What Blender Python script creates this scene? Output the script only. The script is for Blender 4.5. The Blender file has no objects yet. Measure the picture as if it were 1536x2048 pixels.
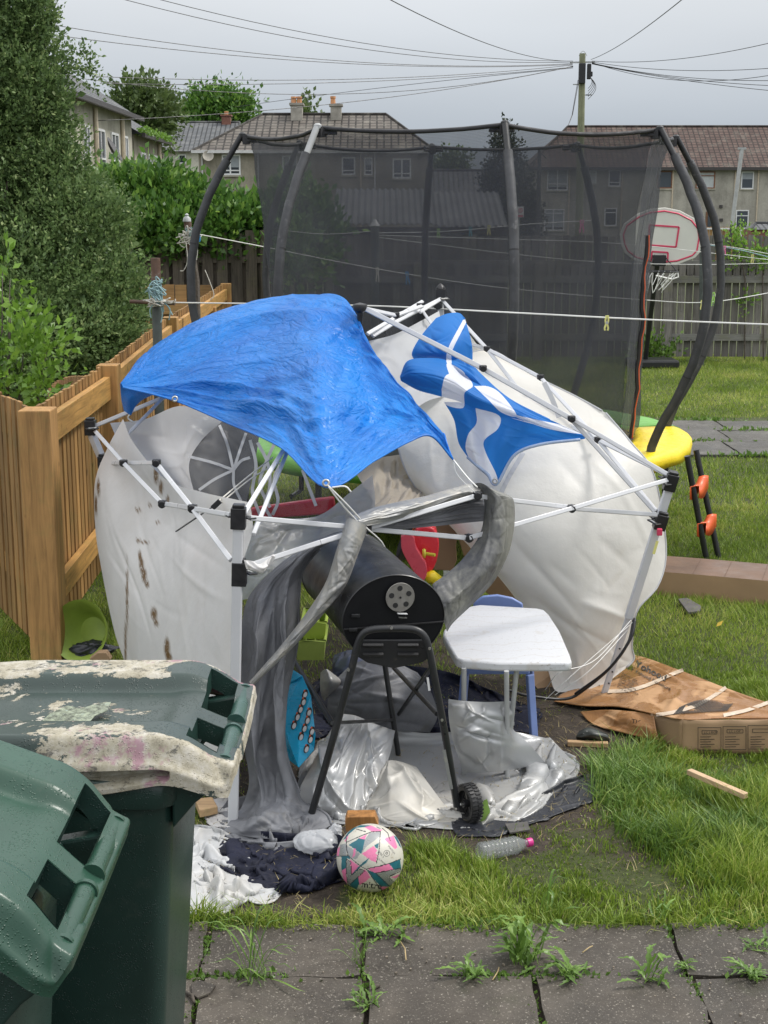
import bpy, math, random
import numpy as np
from mathutils import Vector, Matrix

S = bpy.context.scene
COL = S.collection
R = math.radians
random.seed(4); RNG = np.random.default_rng(4)

# ---------------------------------------------------------------- camera
F_PX, CAM_H = 2838.0, 2.2
PITCH = math.atan(604 / F_PX)
CP, SP = math.cos(PITCH), math.sin(PITCH)
cd = bpy.data.cameras.new('camera'); cam = bpy.data.objects.new('camera', cd); COL.objects.link(cam)
cam.location = (0, 0, CAM_H); cam.rotation_euler = (math.pi/2 - PITCH, 0, 0)
cd.sensor_fit = 'HORIZONTAL'; cd.sensor_width = 36; cd.lens = 36 * F_PX / 1536
cd.clip_start = .05; cd.clip_end = 900
S.camera = cam
S.render.resolution_x, S.render.resolution_y = 768, 1024

# ---------------------------------------------------------------- sky, sun, exposure
SUN_EL, SUN_AZ = 54, 75           # azimuth clockwise from +Y
W = bpy.data.worlds.new('World'); S.world = W; W.use_nodes = True
wn, wl = W.node_tree.nodes, W.node_tree.links
bg = wn['Background']
sky = wn.new('ShaderNodeTexSky'); sky.sky_type = 'NISHITA'; sky.sun_disc = False
sky.sun_elevation = R(SUN_EL); sky.sun_rotation = R(SUN_AZ); sky.dust_density = 4; sky.air_density = 1.2
tc = wn.new('ShaderNodeTexCoord'); sx = wn.new('ShaderNodeSeparateXYZ'); wl.new(tc.outputs['Generated'], sx.inputs[0])
rp = wn.new('ShaderNodeValToRGB'); wl.new(sx.outputs['Z'], rp.inputs[0])
el = rp.color_ramp.elements
el[0].position = 0; el[0].color = (.32, .37, .43, 1)
el[1].position = 1; el[1].color = (1.35, 1.37, 1.4, 1)
for p, c in ((.035, (.36, .41, .47)), (.09, (.52, .56, .61)), (.15, (.66, .685, .715)), (.4, (1.08, 1.1, 1.13))):
    e = rp.color_ramp.elements.new(p); e.color = (*c, 1)
nz = wn.new('ShaderNodeTexNoise'); nz.inputs['Scale'].default_value = 3.2; nz.inputs['Detail'].default_value = 4
mp = wn.new('ShaderNodeMapping'); mp.inputs['Scale'].default_value = (1, 1, 3.5)
wl.new(tc.outputs['Generated'], mp.inputs[0]); wl.new(mp.outputs[0], nz.inputs['Vector'])
mr = wn.new('ShaderNodeMapRange'); mr.inputs['To Min'].default_value = .9; mr.inputs['To Max'].default_value = 1.1
wl.new(nz.outputs['Fac'], mr.inputs['Value'])
mul = wn.new('ShaderNodeMix'); mul.data_type = 'RGBA'; mul.blend_type = 'MULTIPLY'; mul.inputs[0].default_value = 1
wl.new(rp.outputs[0], mul.inputs[6]); wl.new(mr.outputs[0], mul.inputs[7])
# cloud layer over the physical sky: strength 0.1 on the Nishita sky, clouds in the same units
k10 = wn.new('ShaderNodeMix'); k10.data_type = 'RGBA'; k10.blend_type = 'MULTIPLY'; k10.inputs[0].default_value = 1
k10.inputs[7].default_value = (10, 10, 10, 1); wl.new(mul.outputs[2], k10.inputs[6])
mx = wn.new('ShaderNodeMix'); mx.data_type = 'RGBA'; mx.inputs[0].default_value = .93
wl.new(sky.outputs[0], mx.inputs[6]); wl.new(k10.outputs[2], mx.inputs[7])
wl.new(mx.outputs[2], bg.inputs['Color']); bg.inputs['Strength'].default_value = .1
sd = bpy.data.lights.new('sun', 'SUN'); sun = bpy.data.objects.new('sun', sd); COL.objects.link(sun)
sd.energy = 2.1; sd.angle = R(11); sd.color = (1, .96, .9)
az, ele = R(SUN_AZ), R(SUN_EL)
sdir = Vector((math.sin(az)*math.cos(ele), math.cos(az)*math.cos(ele), math.sin(ele)))
sun.rotation_euler = sdir.to_track_quat('Z', 'Y').to_euler(); sun.location = sdir * 50
S.view_settings.view_transform = 'Standard'; S.view_settings.look = 'None'
S.view_settings.exposure = .28; S.view_settings.gamma = 1

# ---------------------------------------------------------------- helpers
def ray(px, py):
    a, b = (px - 768) / F_PX, -(py - 1024) / F_PX
    return Vector((a, CP + b * SP, -SP + b * CP))
def P(px, py, Y):
    d = ray(px, py); t = Y / d.y
    return Vector((d.x * t, Y, CAM_H + d.z * t))
def G(px, py, z=0.0):
    d = ray(px, py); t = (z - CAM_H) / d.z
    return Vector((d.x * t, d.y * t, z))
def proj(v):
    d = v[1] * CP - (v[2] - CAM_H) * SP; u = v[1] * SP + (v[2] - CAM_H) * CP
    return (768 + F_PX * v[0] / d, 1024 - F_PX * u / d)

def tag(o, label=None, cat=None, group=None, kind=None):
    for k, v in (('label', label), ('category', cat), ('group', group), ('kind', kind)):
        if v: o[k] = v
    return o
def empty(name, loc, label, cat, group=None):
    o = bpy.data.objects.new(name, None); COL.objects.link(o); o.location = loc; o.empty_display_size = .1
    return tag(o, label, cat, group)
def wloc(o):
    v = Vector((0, 0, 0))
    while o: v += o.location; o = o.parent
    return v

class MB:
    """collects shapes in world coordinates and links them as one mesh object"""
    def __init__(s): s.v = []; s.f = []; s.uv = {}; s.mi = {}; s.m = 0
    def add(s, vs, fs, uvs=None):
        b = len(s.v); s.v += [tuple(q) for q in vs]
        for i, f in enumerate(fs):
            if uvs: s.uv[len(s.f)] = uvs[i]
            if s.m: s.mi[len(s.f)] = s.m
            s.f.append(tuple(b + j for j in f))
        return s
    def box(s, c, size, rot=None):
        hx, hy, hz = size[0]/2, size[1]/2, size[2]/2
        M = rot if rot is not None else Matrix.Identity(3); c = Vector(c)
        vs = [c + M @ Vector((x*hx, y*hy, z*hz)) for z in (-1, 1) for y in (-1, 1) for x in (-1, 1)]
        return s.add(vs, [(0,2,3,1),(4,5,7,6),(0,1,5,4),(2,6,7,3),(0,4,6,2),(1,3,7,5)])
    def bar(s, a, b, w, h=None, up=(0, 0, 1)):
        a, b = Vector(a), Vector(b); z = (b - a); L = z.length; z.normalize()
        x = Vector(up).cross(z)
        if x.length < .05: x = Vector((1, 0, 0)).cross(z)
        x.normalize(); y = z.cross(x)
        return s.box((a + b)/2, (w, h or w, L), Matrix((x, y, z)).transposed())
    def tube(s, pts, r, n=8, caps=True, closed=False):
        pts = [Vector(p) for p in pts]; m = len(pts); rr = r if hasattr(r, '__len__') else [r]*m
        ref = None; vs = []
        for i, p in enumerate(pts):
            a = pts[(i-1) % m] if (closed or i) else p; b = pts[(i+1) % m] if (closed or i < m-1) else p
            t = (b - a)
            if t.length < 1e-9: t = Vector((0, 0, 1))
            t.normalize()
            if ref is None:
                ref = Vector((0, 0, 1)).cross(t)
                if ref.length < .1: ref = Vector((1, 0, 0)).cross(t)
            ref = (ref - t*ref.dot(t))
            if ref.length < 1e-6: ref = Vector((1, 0, 0)).cross(t)
            ref.normalize(); bi = t.cross(ref)
            for k in range(n):
                an = 2*math.pi*k/n; vs.append(p + (ref*math.cos(an) + bi*math.sin(an))*rr[i])
        fs = []
        for i in range(m if closed else m-1):
            for k in range(n):
                j = (i+1) % m
                fs.append((i*n+k, i*n+(k+1) % n, j*n+(k+1) % n, j*n+k))
        if caps and not closed:
            fs.append(tuple(range(n-1, -1, -1))); fs.append(tuple((m-1)*n+k for k in range(n)))
        return s.add(vs, fs)
    def lathe(s, c, prof, n=20, M=None):
        c = Vector(c); M = M or Matrix.Identity(3); vs = []
        for r, z in prof:
            for k in range(n):
                a = 2*math.pi*k/n; vs.append(c + M @ Vector((r*math.cos(a), r*math.sin(a), z)))
        fs = [(i*n+k, i*n+(k+1) % n, (i+1)*n+(k+1) % n, (i+1)*n+k) for i in range(len(prof)-1) for k in range(n)]
        fs.append(tuple(range(n-1, -1, -1))); fs.append(tuple((len(prof)-1)*n+k for k in range(n)))
        return s.add(vs, fs)
    def prism(s, poly, ext):
        poly = [Vector(p) for p in poly]; ext = Vector(ext); n = len(poly)
        return s.add(poly + [p + ext for p in poly], [tuple(range(n)), tuple(range(2*n-1, n-1, -1))] + [(i, i+n, (i+1) % n + n, (i+1) % n) for i in range(n)])
    def quad(s, a, b, c, d, uv=None):
        return s.add([a, b, c, d], [(0, 1, 2, 3)], [uv] if uv else None)
    def grid(s, X, uvscale=None):
        nv, nu = X.shape[:2]; b = len(s.v)
        s.v += [tuple(q) for q in X.reshape(-1, 3)]
        for j in range(nv-1):
            for i in range(nu-1):
                if s.m: s.mi[len(s.f)] = s.m
                if uvscale: s.uv[len(s.f)] = [((i+a)/(nu-1)*uvscale[0], (j+c)/(nv-1)*uvscale[1]) for a, c in ((0,0),(1,0),(1,1),(0,1))]
                s.f.append((b+j*nu+i, b+j*nu+i+1, b+(j+1)*nu+i+1, b+(j+1)*nu+i))
        return s
    def build(s, name, mat, parent=None, smooth=False, bevel=0, solid=0, label=None, attr=None):
        me = bpy.data.meshes.new(name); V = np.array(s.v, dtype=float)
        if parent is not None: off = np.array(wloc(parent))
        else: off = np.array([(V[:,0].min()+V[:,0].max())/2, (V[:,1].min()+V[:,1].max())/2, V[:,2].min()])
        me.from_pydata((V - off).tolist(), [], s.f)
        for m in (mat if isinstance(mat, (list, tuple)) else [mat]): me.materials.append(m)
        if s.mi:
            for i, m in s.mi.items(): me.polygons[i].material_index = m
        if s.uv:
            ul = me.uv_layers.new(name='UVMap')
            for i, uv in s.uv.items():
                for k, li in enumerate(me.polygons[i].loop_indices): ul.data[li].uv = uv[k]
        if attr:
            for k, a in attr.items():
                at = me.attributes.new(k, 'FLOAT', 'POINT'); at.data.foreach_set('value', np.asarray(a, dtype=np.float32).ravel())
        me.update()
        if smooth:
            me.polygons.foreach_set('use_smooth', [True]*len(me.polygons))
            if smooth == 'auto': me.set_sharp_from_angle(angle=R(40))
        o = bpy.data.objects.new(name, me); COL.objects.link(o)
        if parent is not None: o.parent = parent
        else: o.location = off
        if bevel:
            b = o.modifiers.new('bevel', 'BEVEL'); b.width = bevel; b.segments = 2; b.limit_method = 'ANGLE'
        if solid:
            b = o.modifiers.new('solid', 'SOLIDIFY'); b.thickness = solid; b.offset = 0
        if label: o['label'] = label
        return o

def copy_tree(o, parent=None):
    c = o.copy(); COL.objects.link(c); c.parent = parent
    for ch in list(o.children): copy_tree(ch, c)
    return c

# ---- node materials
MATS = {}
class N:
    def __init__(s, m): s.t = m.node_tree; s.n = s.t.nodes; s.l = s.t.links
    def new(s, typ, **kw):
        x = s.n.new(typ)
        for k, v in kw.items(): setattr(x, k, v)
        return x
    def noise(s, scale, detail=4, rough=.6, vec=None, dist=0):
        x = s.new('ShaderNodeTexNoise'); x.inputs['Scale'].default_value = scale; x.inputs['Detail'].default_value = detail
        x.inputs['Roughness'].default_value = rough; x.inputs['Distortion'].default_value = dist
        if vec is not None: s.l.new(vec, x.inputs['Vector'])
        return x.outputs['Fac']
    def coord(s, kind='Object', scale=(1, 1, 1), rot=(0, 0, 0)):
        t = s.new('ShaderNodeTexCoord'); m = s.new('ShaderNodeMapping')
        m.inputs['Scale'].default_value = scale; m.inputs['Rotation'].default_value = rot
        s.l.new(t.outputs[kind], m.inputs[0]); return m.outputs[0]
    def ramp(s, fac, stops, interp='LINEAR'):
        x = s.new('ShaderNodeValToRGB'); x.color_ramp.interpolation = interp; e = x.color_ramp.elements
        while len(e) < len(stops): e.new(.5)
        for i, (p, c) in enumerate(stops):
            e[i].position = p; e[i].color = (*c, 1) if hasattr(c, '__len__') else (c, c, c, 1)
        s.l.new(fac, x.inputs[0]); return x.outputs[0]
    def mix(s, fac, a, b, mode='MIX'):
        x = s.new('ShaderNodeMix', data_type='RGBA', blend_type=mode)
        for sock, val in ((0, fac), (6, a), (7, b)):
            if isinstance(val, (int, float)):
                x.inputs[sock].default_value = val if sock == 0 else (val, val, val, 1)
            elif isinstance(val, (tuple, list)): x.inputs[sock].default_value = (*val[:3], 1)
            else: s.l.new(val, x.inputs[sock])
        return x.outputs[2]
    def math(s, op, a, b=None, clamp=False):
        x = s.new('ShaderNodeMath', operation=op, use_clamp=clamp)
        for i, val in enumerate((a, b)):
            if val is None: continue
            if isinstance(val, (int, float)): x.inputs[i].default_value = val
            else: s.l.new(val, x.inputs[i])
        return x.outputs[0]
    def bump(s, h, strength=.3, dist=.01, prev=None):
        x = s.new('ShaderNodeBump'); x.inputs['Strength'].default_value = strength; x.inputs['Distance'].default_value = dist
        s.l.new(h, x.inputs['Height'])
        if prev is not None: s.l.new(prev, x.inputs['Normal'])
        return x.outputs[0]
    def ridge(s, scale, vec, detail=3, p=3.0, dist=0.6):
        a = s.math('ABSOLUTE', s.math('SUBTRACT', s.noise(scale, detail, .55, vec, dist), .5))
        return s.math('POWER', s.math('SUBTRACT', 1.0, s.math('MULTIPLY', a, 4.0, True), True), p)
    def attr(s, name):
        x = s.new('ShaderNodeAttribute'); x.attribute_name = name; return x.outputs['Fac']

def base(name, col=(.5, .5, .5), rough=.5, spec=.5, metal=0):
    m = bpy.data.materials.new(name); m.use_nodes = True; n = N(m)
    b = m.node_tree.nodes['Principled BSDF']
    b.inputs['Base Color'].default_value = (*col, 1); b.inputs['Roughness'].default_value = rough
    b.inputs['Specular IOR Level'].default_value = spec; b.inputs['Metallic'].default_value = metal
    MATS[name] = m
    return m, n, b

def simple(name, col, rough=.5, var=.2, nscale=8, bump=0, bscale=60, bdist=.004, metal=0, spec=.5, spots=None, spotscale=20):
    m, n, b = base(name, col, rough, spec, metal)
    v = n.coord()
    nf = n.noise(nscale, 5, .6, v)
    lo = tuple(c*(1-var) for c in col); hi = tuple(min(1, c*(1+var)) for c in col)
    c = n.ramp(nf, [(.3, lo), (.7, hi)])
    if spots:
        sp = n.ramp(n.noise(spotscale, 6, .7, v), [(.6, 0), (.7, 1)])
        c = n.mix(sp, c, spots)
    n.l.new(c, b.inputs['Base Color'])
    n.l.new(n.ramp(n.noise(nscale*2.3, 3, .5, v), [(.3, max(0, rough-.12)), (.7, min(1, rough+.12))]), b.inputs['Roughness'])
    if bump: n.l.new(n.bump(n.noise(bscale, 6, .65, v), bump, bdist), b.inputs['Normal'])
    return m

def catmull(C, t):
    """C: (n, k, 3), t in [0, n-1]"""
    n = len(C); i = np.clip(np.floor(t).astype(int), 0, n-2); u = (t - i)[:, None, None]
    p1, p2 = C[i], C[i+1]
    p0 = np.where((i > 0)[:, None, None], C[np.maximum(i-1, 0)], 2*C[0] - C[1])
    p3 = np.where((i < n-2)[:, None, None], C[np.minimum(i+2, n-1)], 2*C[-1] - C[-2])
    return .5*(2*p1 + (p2-p0)*u + (2*p0-5*p1+4*p2-p3)*u*u + (3*p1-p0-3*p2+p3)*u**3)
def patch(rows, nu, nv):
    """rows of (px, py, Y) or Vectors -> (nv, nu, 3) world grid"""
    C = np.array([[tuple(P(*q)) if not isinstance(q, Vector) else tuple(q) for q in r] for r in rows])
    A = catmull(C, np.linspace(0, len(C)-1, nv))
    B = catmull(A.transpose(1, 0, 2), np.linspace(0, A.shape[1]-1, nu))
    return B.transpose(1, 0, 2).copy()
def curve(pts, n):
    C = np.array([[tuple(P(*q)) if not isinstance(q, Vector) else tuple(q)] for q in pts])
    return [Vector(q) for q in catmull(C, np.linspace(0, len(C)-1, n))[:, 0]]

def smooth_noise(shape, freq, rng):
    nv, nu = shape; gy, gx = max(2, int(freq[0])+2), max(2, int(freq[1])+2)
    g = rng.normal(size=(gy, gx, 1))
    g = np.concatenate([g]*3, axis=2)
    A = catmull(g, np.linspace(0, gy-1.001, nv)); B = catmull(A.transpose(1, 0, 2), np.linspace(0, gx-1.001, nu))
    return B.transpose(1, 0, 2)[:, :, 0]
def normals(X):
    du = np.gradient(X, axis=1); dv = np.gradient(X, axis=0); n = np.cross(du, dv)
    return n/np.maximum(np.linalg.norm(n, axis=2, keepdims=True), 1e-9)

def relax(X, su=1.0, sv=1.0, iters=200, bend=.25, grav=0, pin='edge', amp=.01, floor=None, seed=1, follow=0.0, cell=5):
    """cloth relaxation: rest lengths are the start lengths times su / sv, so slack buckles into folds"""
    rng = np.random.default_rng(seed); X0 = X.copy(); nv, nu = X.shape[:2]
    Lx = np.linalg.norm(X[:, 1:]-X[:, :-1], axis=2)*su
    Ly = np.linalg.norm(X[1:]-X[:-1], axis=2)*sv
    Ld1 = np.sqrt((.5*(Lx[1:]+Lx[:-1]))**2 + (.5*(Ly[:, 1:]+Ly[:, :-1]))**2)
    B = 3
    Bx = np.stack([Lx[:, k:nu-1-(B-1)+k] for k in range(B)]).sum(0); By = np.stack([Ly[k:nv-1-(B-1)+k] for k in range(B)]).sum(0)
    w = np.ones((nv, nu, 1))
    if pin == 'edge': w[0] = w[-1] = 0; w[:, 0] = w[:, -1] = 0
    elif pin == 'top': w[0] = 0
    elif pin == 'bottom': w[-1] = 0
    elif pin == 'tb': w[0] = w[-1] = 0
    elif pin == 'corners':
        for a in (0, -1):
            for b in (0, -1): w[a, b] = 0
    elif isinstance(pin, np.ndarray): w[pin] = 0
    Nn = normals(X)
    ns = smooth_noise((nv, nu), (nv/cell, nu/cell), rng)[:, :, None] + .5*smooth_noise((nv, nu), (nv/cell*2, nu/cell*2), rng)[:, :, None]
    X = X + Nn*ns*amp*w
    Xp = X.copy()
    def sol(A, sa, sb, wa, wb, L, k):
        d = A[sb] - A[sa]; l = np.linalg.norm(d, axis=2, keepdims=True); l = np.maximum(l, 1e-9)
        ws = wa[sa] + wb[sb]; c = k*(l - L[:, :, None])/l/np.maximum(ws, 1e-9)*d
        A[sa] += c*wa[sa]; A[sb] -= c*wb[sb]
    sl = slice
    for it in range(iters):
        V = (X - Xp)*.93; Xp = X.copy(); X = X + V*w
        if grav: X[:, :, 2] -= grav*w[:, :, 0]
        for o in (0, 1):
            m = (nu-1-o+1)//2
            if m > 0:
                a = (sl(None), sl(o, o+2*m-1, 2)); b = (sl(None), sl(o+1, o+2*m, 2)); sol(X, a, b, w, w, Lx[:, o:o+2*m-1:2], 1)
            m = (nv-1-o+1)//2
            if m > 0:
                a = (sl(o, o+2*m-1, 2), sl(None)); b = (sl(o+1, o+2*m, 2), sl(None)); sol(X, a, b, w, w, Ly[o:o+2*m-1:2], 1)
        for o in (0, 1):
            m = (nv-1-o+1)//2
            if m > 0:
                sol(X, (sl(o, o+2*m-1, 2), sl(0, -1)), (sl(o+1, o+2*m, 2), sl(1, None)), w, w, Ld1[o:o+2*m-1:2], .4)
                sol(X, (sl(o, o+2*m-1, 2), sl(1, None)), (sl(o+1, o+2*m, 2), sl(0, -1)), w, w, Ld1[o:o+2*m-1:2], .4)
        if bend:
            Ds = X[:, B:] - X[:, :-B]; l = np.maximum(np.linalg.norm(Ds, axis=2, keepdims=True), 1e-9)
            c = bend*.25*np.minimum(l - Bx[:, :, None], 0)/l*Ds
            X[:, :-B] += c*w[:, :-B]; X[:, B:] -= c*w[:, B:]
            Ds = X[B:] - X[:-B]; l = np.maximum(np.linalg.norm(Ds, axis=2, keepdims=True), 1e-9)
            c = bend*.25*np.minimum(l - By[:, :, None], 0)/l*Ds
            X[:-B] += c*w[:-B]; X[B:] -= c*w[B:]
        if follow: X += (X0 - X)*follow*w
        if floor is not None: X[:, :, 2] = np.maximum(X[:, :, 2], floor)
    return X

def signed(poly, x, y):
    """signed distance in px to a polygon (inside positive); x, y arrays"""
    p = np.array(poly, float); q = np.roll(p, -1, axis=0); ins = np.zeros(x.shape, bool); dmin = np.full(x.shape, 1e9)
    for (ax, ay), (bx, by) in zip(p, q):
        ex, ey = bx-ax, by-ay; t = np.clip(((x-ax)*ex+(y-ay)*ey)/(ex*ex+ey*ey+1e-9), 0, 1)
        dmin = np.minimum(dmin, np.hypot(x-ax-t*ex, y-ay-t*ey))
        cnd = (ay > y) != (by > y); xs = ax + (y-ay)/(ey if abs(ey) > 1e-9 else 1e-9)*ex
        ins ^= cnd & (x < xs)
    return np.where(ins, dmin, -dmin)
def projarr(X):
    d = X[..., 1]*CP - (X[..., 2]-CAM_H)*SP; u = X[..., 1]*SP + (X[..., 2]-CAM_H)*CP
    return 768 + F_PX*X[..., 0]/d, 1024 - F_PX*u/d

def strips(name, mat, quads, attrs=None, parent=None):
    """quads: (n, 4, 3) array -> a mesh, fast"""
    n = len(quads); me = bpy.data.meshes.new(name); V = quads.reshape(-1, 3)
    if parent is not None: off = np.array(wloc(parent))
    else: off = np.array([V[:, 0].mean(), V[:, 1].mean(), V[:, 2].min()])
    me.vertices.add(4*n); me.vertices.foreach_set('co', (V - off).astype(np.float32).ravel())
    me.loops.add(4*n); me.loops.foreach_set('vertex_index', np.arange(4*n, dtype=np.int32))
    me.polygons.add(n); me.polygons.foreach_set('loop_start', np.arange(0, 4*n, 4, dtype=np.int32)); me.polygons.foreach_set('loop_total', np.full(n, 4, np.int32))
    me.update(calc_edges=True)
    if attrs:
        for k, a in attrs.items():
            at = me.attributes.new(k, 'FLOAT', 'POINT'); at.data.foreach_set('value', np.repeat(a, 4).astype(np.float32))
    me.materials.append(mat); me.validate()
    o = bpy.data.objects.new(name, me); COL.objects.link(o)
    if parent is not None: o.parent = parent
    else: o.location = off
    return o
def leaves(C, size, aspect, rng, up=.3, spread=1.0, bias=None):
    """diamond-ish leaf quads at points C (n,3); folded slightly"""
    n = len(C); d = rng.normal(size=(n, 3)); d[:, 2] += up
    if bias is not None: d = d*.75 + bias*1.3
    d /= np.linalg.norm(d, axis=1, keepdims=True)
    r = rng.normal(size=(n, 3)); s_ = np.cross(d, r); s_ /= np.linalg.norm(s_, axis=1, keepdims=True)
    L = size*rng.uniform(.6, 1.3, (n, 1)); Wd = L*aspect
    q = np.stack([C, C + d*L*.45 + s_*Wd, C + d*L, C + d*L*.45 - s_*Wd], axis=1)
    return q

def creases(X, K, amp, width, length, seed, ang=None, spread=3.15, edge=8, both=True, along=1.0, center=None):
    """adds K tapered fold lines along the normals; width / length as fractions of the sheet; ang = main direction in (u, v)"""
    rg = np.random.default_rng(seed); nv, nu = X.shape[:2]; u, v = np.meshgrid(np.linspace(0, 1, nu), np.linspace(0, 1, nv))
    n = normals(X); e = np.clip(np.minimum(np.minimum(u, 1-u), np.minimum(v, 1-v))*edge, 0, 1) if edge else 1.0
    H_ = np.zeros_like(u); asp = along
    for k in range(K):
        cu, cv = rg.uniform(0, 1, 2)
        if center is not None and rg.random() < .6: cu, cv = center[0] + rg.normal(0, .18), center[1] + rg.normal(0, .18)
        a = (ang if ang is not None else 0) + rg.uniform(-spread, spread)
        if center is not None and rg.random() < .7: a = math.atan2(cv-center[1], cu-center[0]) + rg.normal(0, .15)
        L = length*rg.uniform(.4, 1.3); w = width*rg.uniform(.4, 1.5)*(L/length)**.5
        dx, dy = u-cu, (v-cv)*asp; t = dx*math.cos(a)+dy*math.sin(a); s_ = -dx*math.sin(a)+dy*math.cos(a)
        s_ = s_ + .25*L*np.sin(t/L*2+rg.uniform(0, 6))*.3
        w_ = w*(1+.6*np.clip(t/L, -1, 1)*rg.choice([-1, 1]))
        tp = np.clip(1-(t/L)**2, 0, 1)**1.5
        prof = np.exp(-np.sqrt((s_/w_)**2 + .06)) if rg.random() < .6 else np.exp(-(s_/w_)**2)*np.sign(rg.uniform(-1, 1))*.8
        sg = rg.choice([-1, 1]) if both else 1
        H_ += sg*amp*rg.uniform(.3, 1)*(L/length)**.7*tp*prof
    return X + n*(H_*e)[..., None]
def billow(X, amp, cells, seed, edge=6):
    rg = np.random.default_rng(seed); nv, nu = X.shape[:2]; u, v = np.meshgrid(np.linspace(0, 1, nu), np.linspace(0, 1, nv))
    e = np.clip(np.minimum(np.minimum(u, 1-u), np.minimum(v, 1-v))*edge, 0, 1)
    return X + normals(X)*(smooth_noise((nv, nu), cells, rg)*amp*e)[..., None]
# ---------------------------------------------------------------- materials
def translucent(name, col, rough=.5, trans=.4, spec=.4, dirt=None, bump=.0, bscale=40, bdist=.003, dirtcol=(.35, .27, .18), alpha=1, sheen=0, dirtattr=None):
    """thin cloth or plastic sheet that lets some light through"""
    m, n, b = base(name, col, rough, spec)
    v = n.coord(); c = n.ramp(n.noise(2.2, 4, .6, v), [(.3, tuple(x*.86 for x in col)), (.7, col)])
    if dirt:
        c = n.mix(n.ramp(n.noise(dirt, 7, .72, v), [(.5, 0), (.78, .4)]), c, dirtcol)
    if dirtattr:
        d = n.attr(dirtattr)
        brk = n.ramp(n.noise(55, 6, .8, v), [(.36, 0), (.46, 1)])
        c = n.mix(n.math('MULTIPLY', d, brk, True), c, (.17, .095, .035))
    n.l.new(c, b.inputs['Base Color'])
    if bump: n.l.new(n.bump(n.noise(bscale, 5, .6, v), bump, bdist), b.inputs['Normal'])
    tr = n.new('ShaderNodeBsdfTranslucent'); n.l.new(c, tr.inputs[0])
    ms = n.new('ShaderNodeMixShader'); ms.inputs[0].default_value = trans
    n.l.new(b.outputs[0], ms.inputs[1]); n.l.new(tr.outputs[0], ms.inputs[2]); out = n.n['Material Output']; last = ms.outputs[0]
    if alpha < 1:
        tp = n.new('ShaderNodeBsdfTransparent'); m2 = n.new('ShaderNodeMixShader'); m2.inputs[0].default_value = alpha
        n.l.new(tp.outputs[0], m2.inputs[1]); n.l.new(last, m2.inputs[2]); last = m2.outputs[0]
    n.l.new(last, out.inputs[0]); return m

# ground
def ground_mat():
    m, n, b = base('soil_and_turf', (.1, .1, .05), .8, .3); v = n.coord()
    soil = n.ramp(n.noise(16, 10, .8, v), [(.3, (.02, .016, .012)), (.55, (.07, .055, .042)), (.75, (.16, .13, .10))])
    moss = n.ramp(n.noise(30, 9, .8, v), [(.3, (.025, .03, .012)), (.55, (.07, .085, .028)), (.75, (.15, .17, .06))])
    far = n.new('ShaderNodeSeparateXYZ'); n.l.new(v, far.inputs[0])
    k = n.attr('turf')
    k = n.math('ADD', k, n.math('MULTIPLY', n.math('SUBTRACT', n.noise(3, 6, .7, v), .5), .9), True)
    n.l.new(n.mix(n.ramp(k, [(.4, 0), (.6, 1)]), soil, moss), b.inputs['Base Color'])
    n.l.new(n.bump(n.noise(35, 8, .75, v), .9, .02), b.inputs['Normal']); return m
GROUND = ground_mat()
def slab_mat(name, c0, c1, damp):
    m, n, b = base(name, c0, .6, .4); v = n.coord()
    c = n.ramp(n.noise(6, 9, .75, v), [(.25, c0), (.55, c1), (.75, tuple(x*1.45 for x in c1))])
    c = n.mix(n.ramp(n.noise(1.7, 6, .7, v), [(.4, .75), (.62, 0)]), c, tuple(x*.8 for x in c0))
    sp = n.ramp(n.noise(130, 3, .7, v), [(.60, 0), (.68, 1)]); c = n.mix(sp, c, (.34, .31, .26)); c = n.mix(n.ramp(n.noise(22, 7, .8, v), [(.60, 0), (.70, .5)]), c, (.20, .19, .165)); c = n.mix(n.ramp(n.noise(48, 5, .8, v), [(.58, 0), (.66, .7)]), c, (.02, .016, .012))
    ms = n.ramp(n.noise(2.6, 6, .7, v), [(.56, 0), (.74, .6)]); c = n.mix(ms, c, (.055, .06, .03))
    n.l.new(c, b.inputs['Base Color'])
    n.l.new(n.ramp(n.noise(3.5, 5, .6, v), [(.35, damp), (.65, .85)]), b.inputs['Roughness'])
    n.l.new(n.bump(n.noise(90, 8, .8, v), .55, .006, n.bump(n.noise(4, 5, .6, v), .3, .02)), b.inputs['Normal']); return m
SLAB = slab_mat('wet_concrete_slab', (.04, .033, .026), (.105, .09, .074), .35)
PATHM = slab_mat('old_paving', (.055, .052, .047), (.125, .12, .11), .4)
def leafmat(name, c0, c1, c2, rough=.42, trans=.3, spec=.5):
    m, n, b = base(name, c0, rough, spec)
    c = n.ramp(n.attr('tone'), [(0, c0), (.55, c1), (1, c2)])
    n.l.new(c, b.inputs['Base Color'])
    tr = n.new('ShaderNodeBsdfTranslucent'); n.l.new(c, tr.inputs[0]); ms = n.new('ShaderNodeMixShader'); ms.inputs[0].default_value = trans
    n.l.new(b.outputs[0], ms.inputs[1]); n.l.new(tr.outputs[0], ms.inputs[2]); n.l.new(ms.outputs[0], n.n['Material Output'].inputs[0]); return m
GRASSM = leafmat('grass', (.11, .18, .02), (.26, .37, .045), (.54, .53, .17), .5, .35)
LUSHM = leafmat('lush_grass', (.06, .12, .02), (.16, .28, .05), (.33, .42, .10), .5, .35)
STRAWM = leafmat('dry_grass', (.30, .24, .10), (.42, .34, .16), (.55, .46, .25), .6, .3)
BUSHM = leafmat('small_leaf_bush', (.07, .12, .045), (.17, .26, .09), (.38, .46, .20), .5, .35, .3)
LAURELM = leafmat('laurel_leaf', (.03, .085, .018), (.11, .23, .04), (.30, .46, .09), .36, .3)
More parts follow.
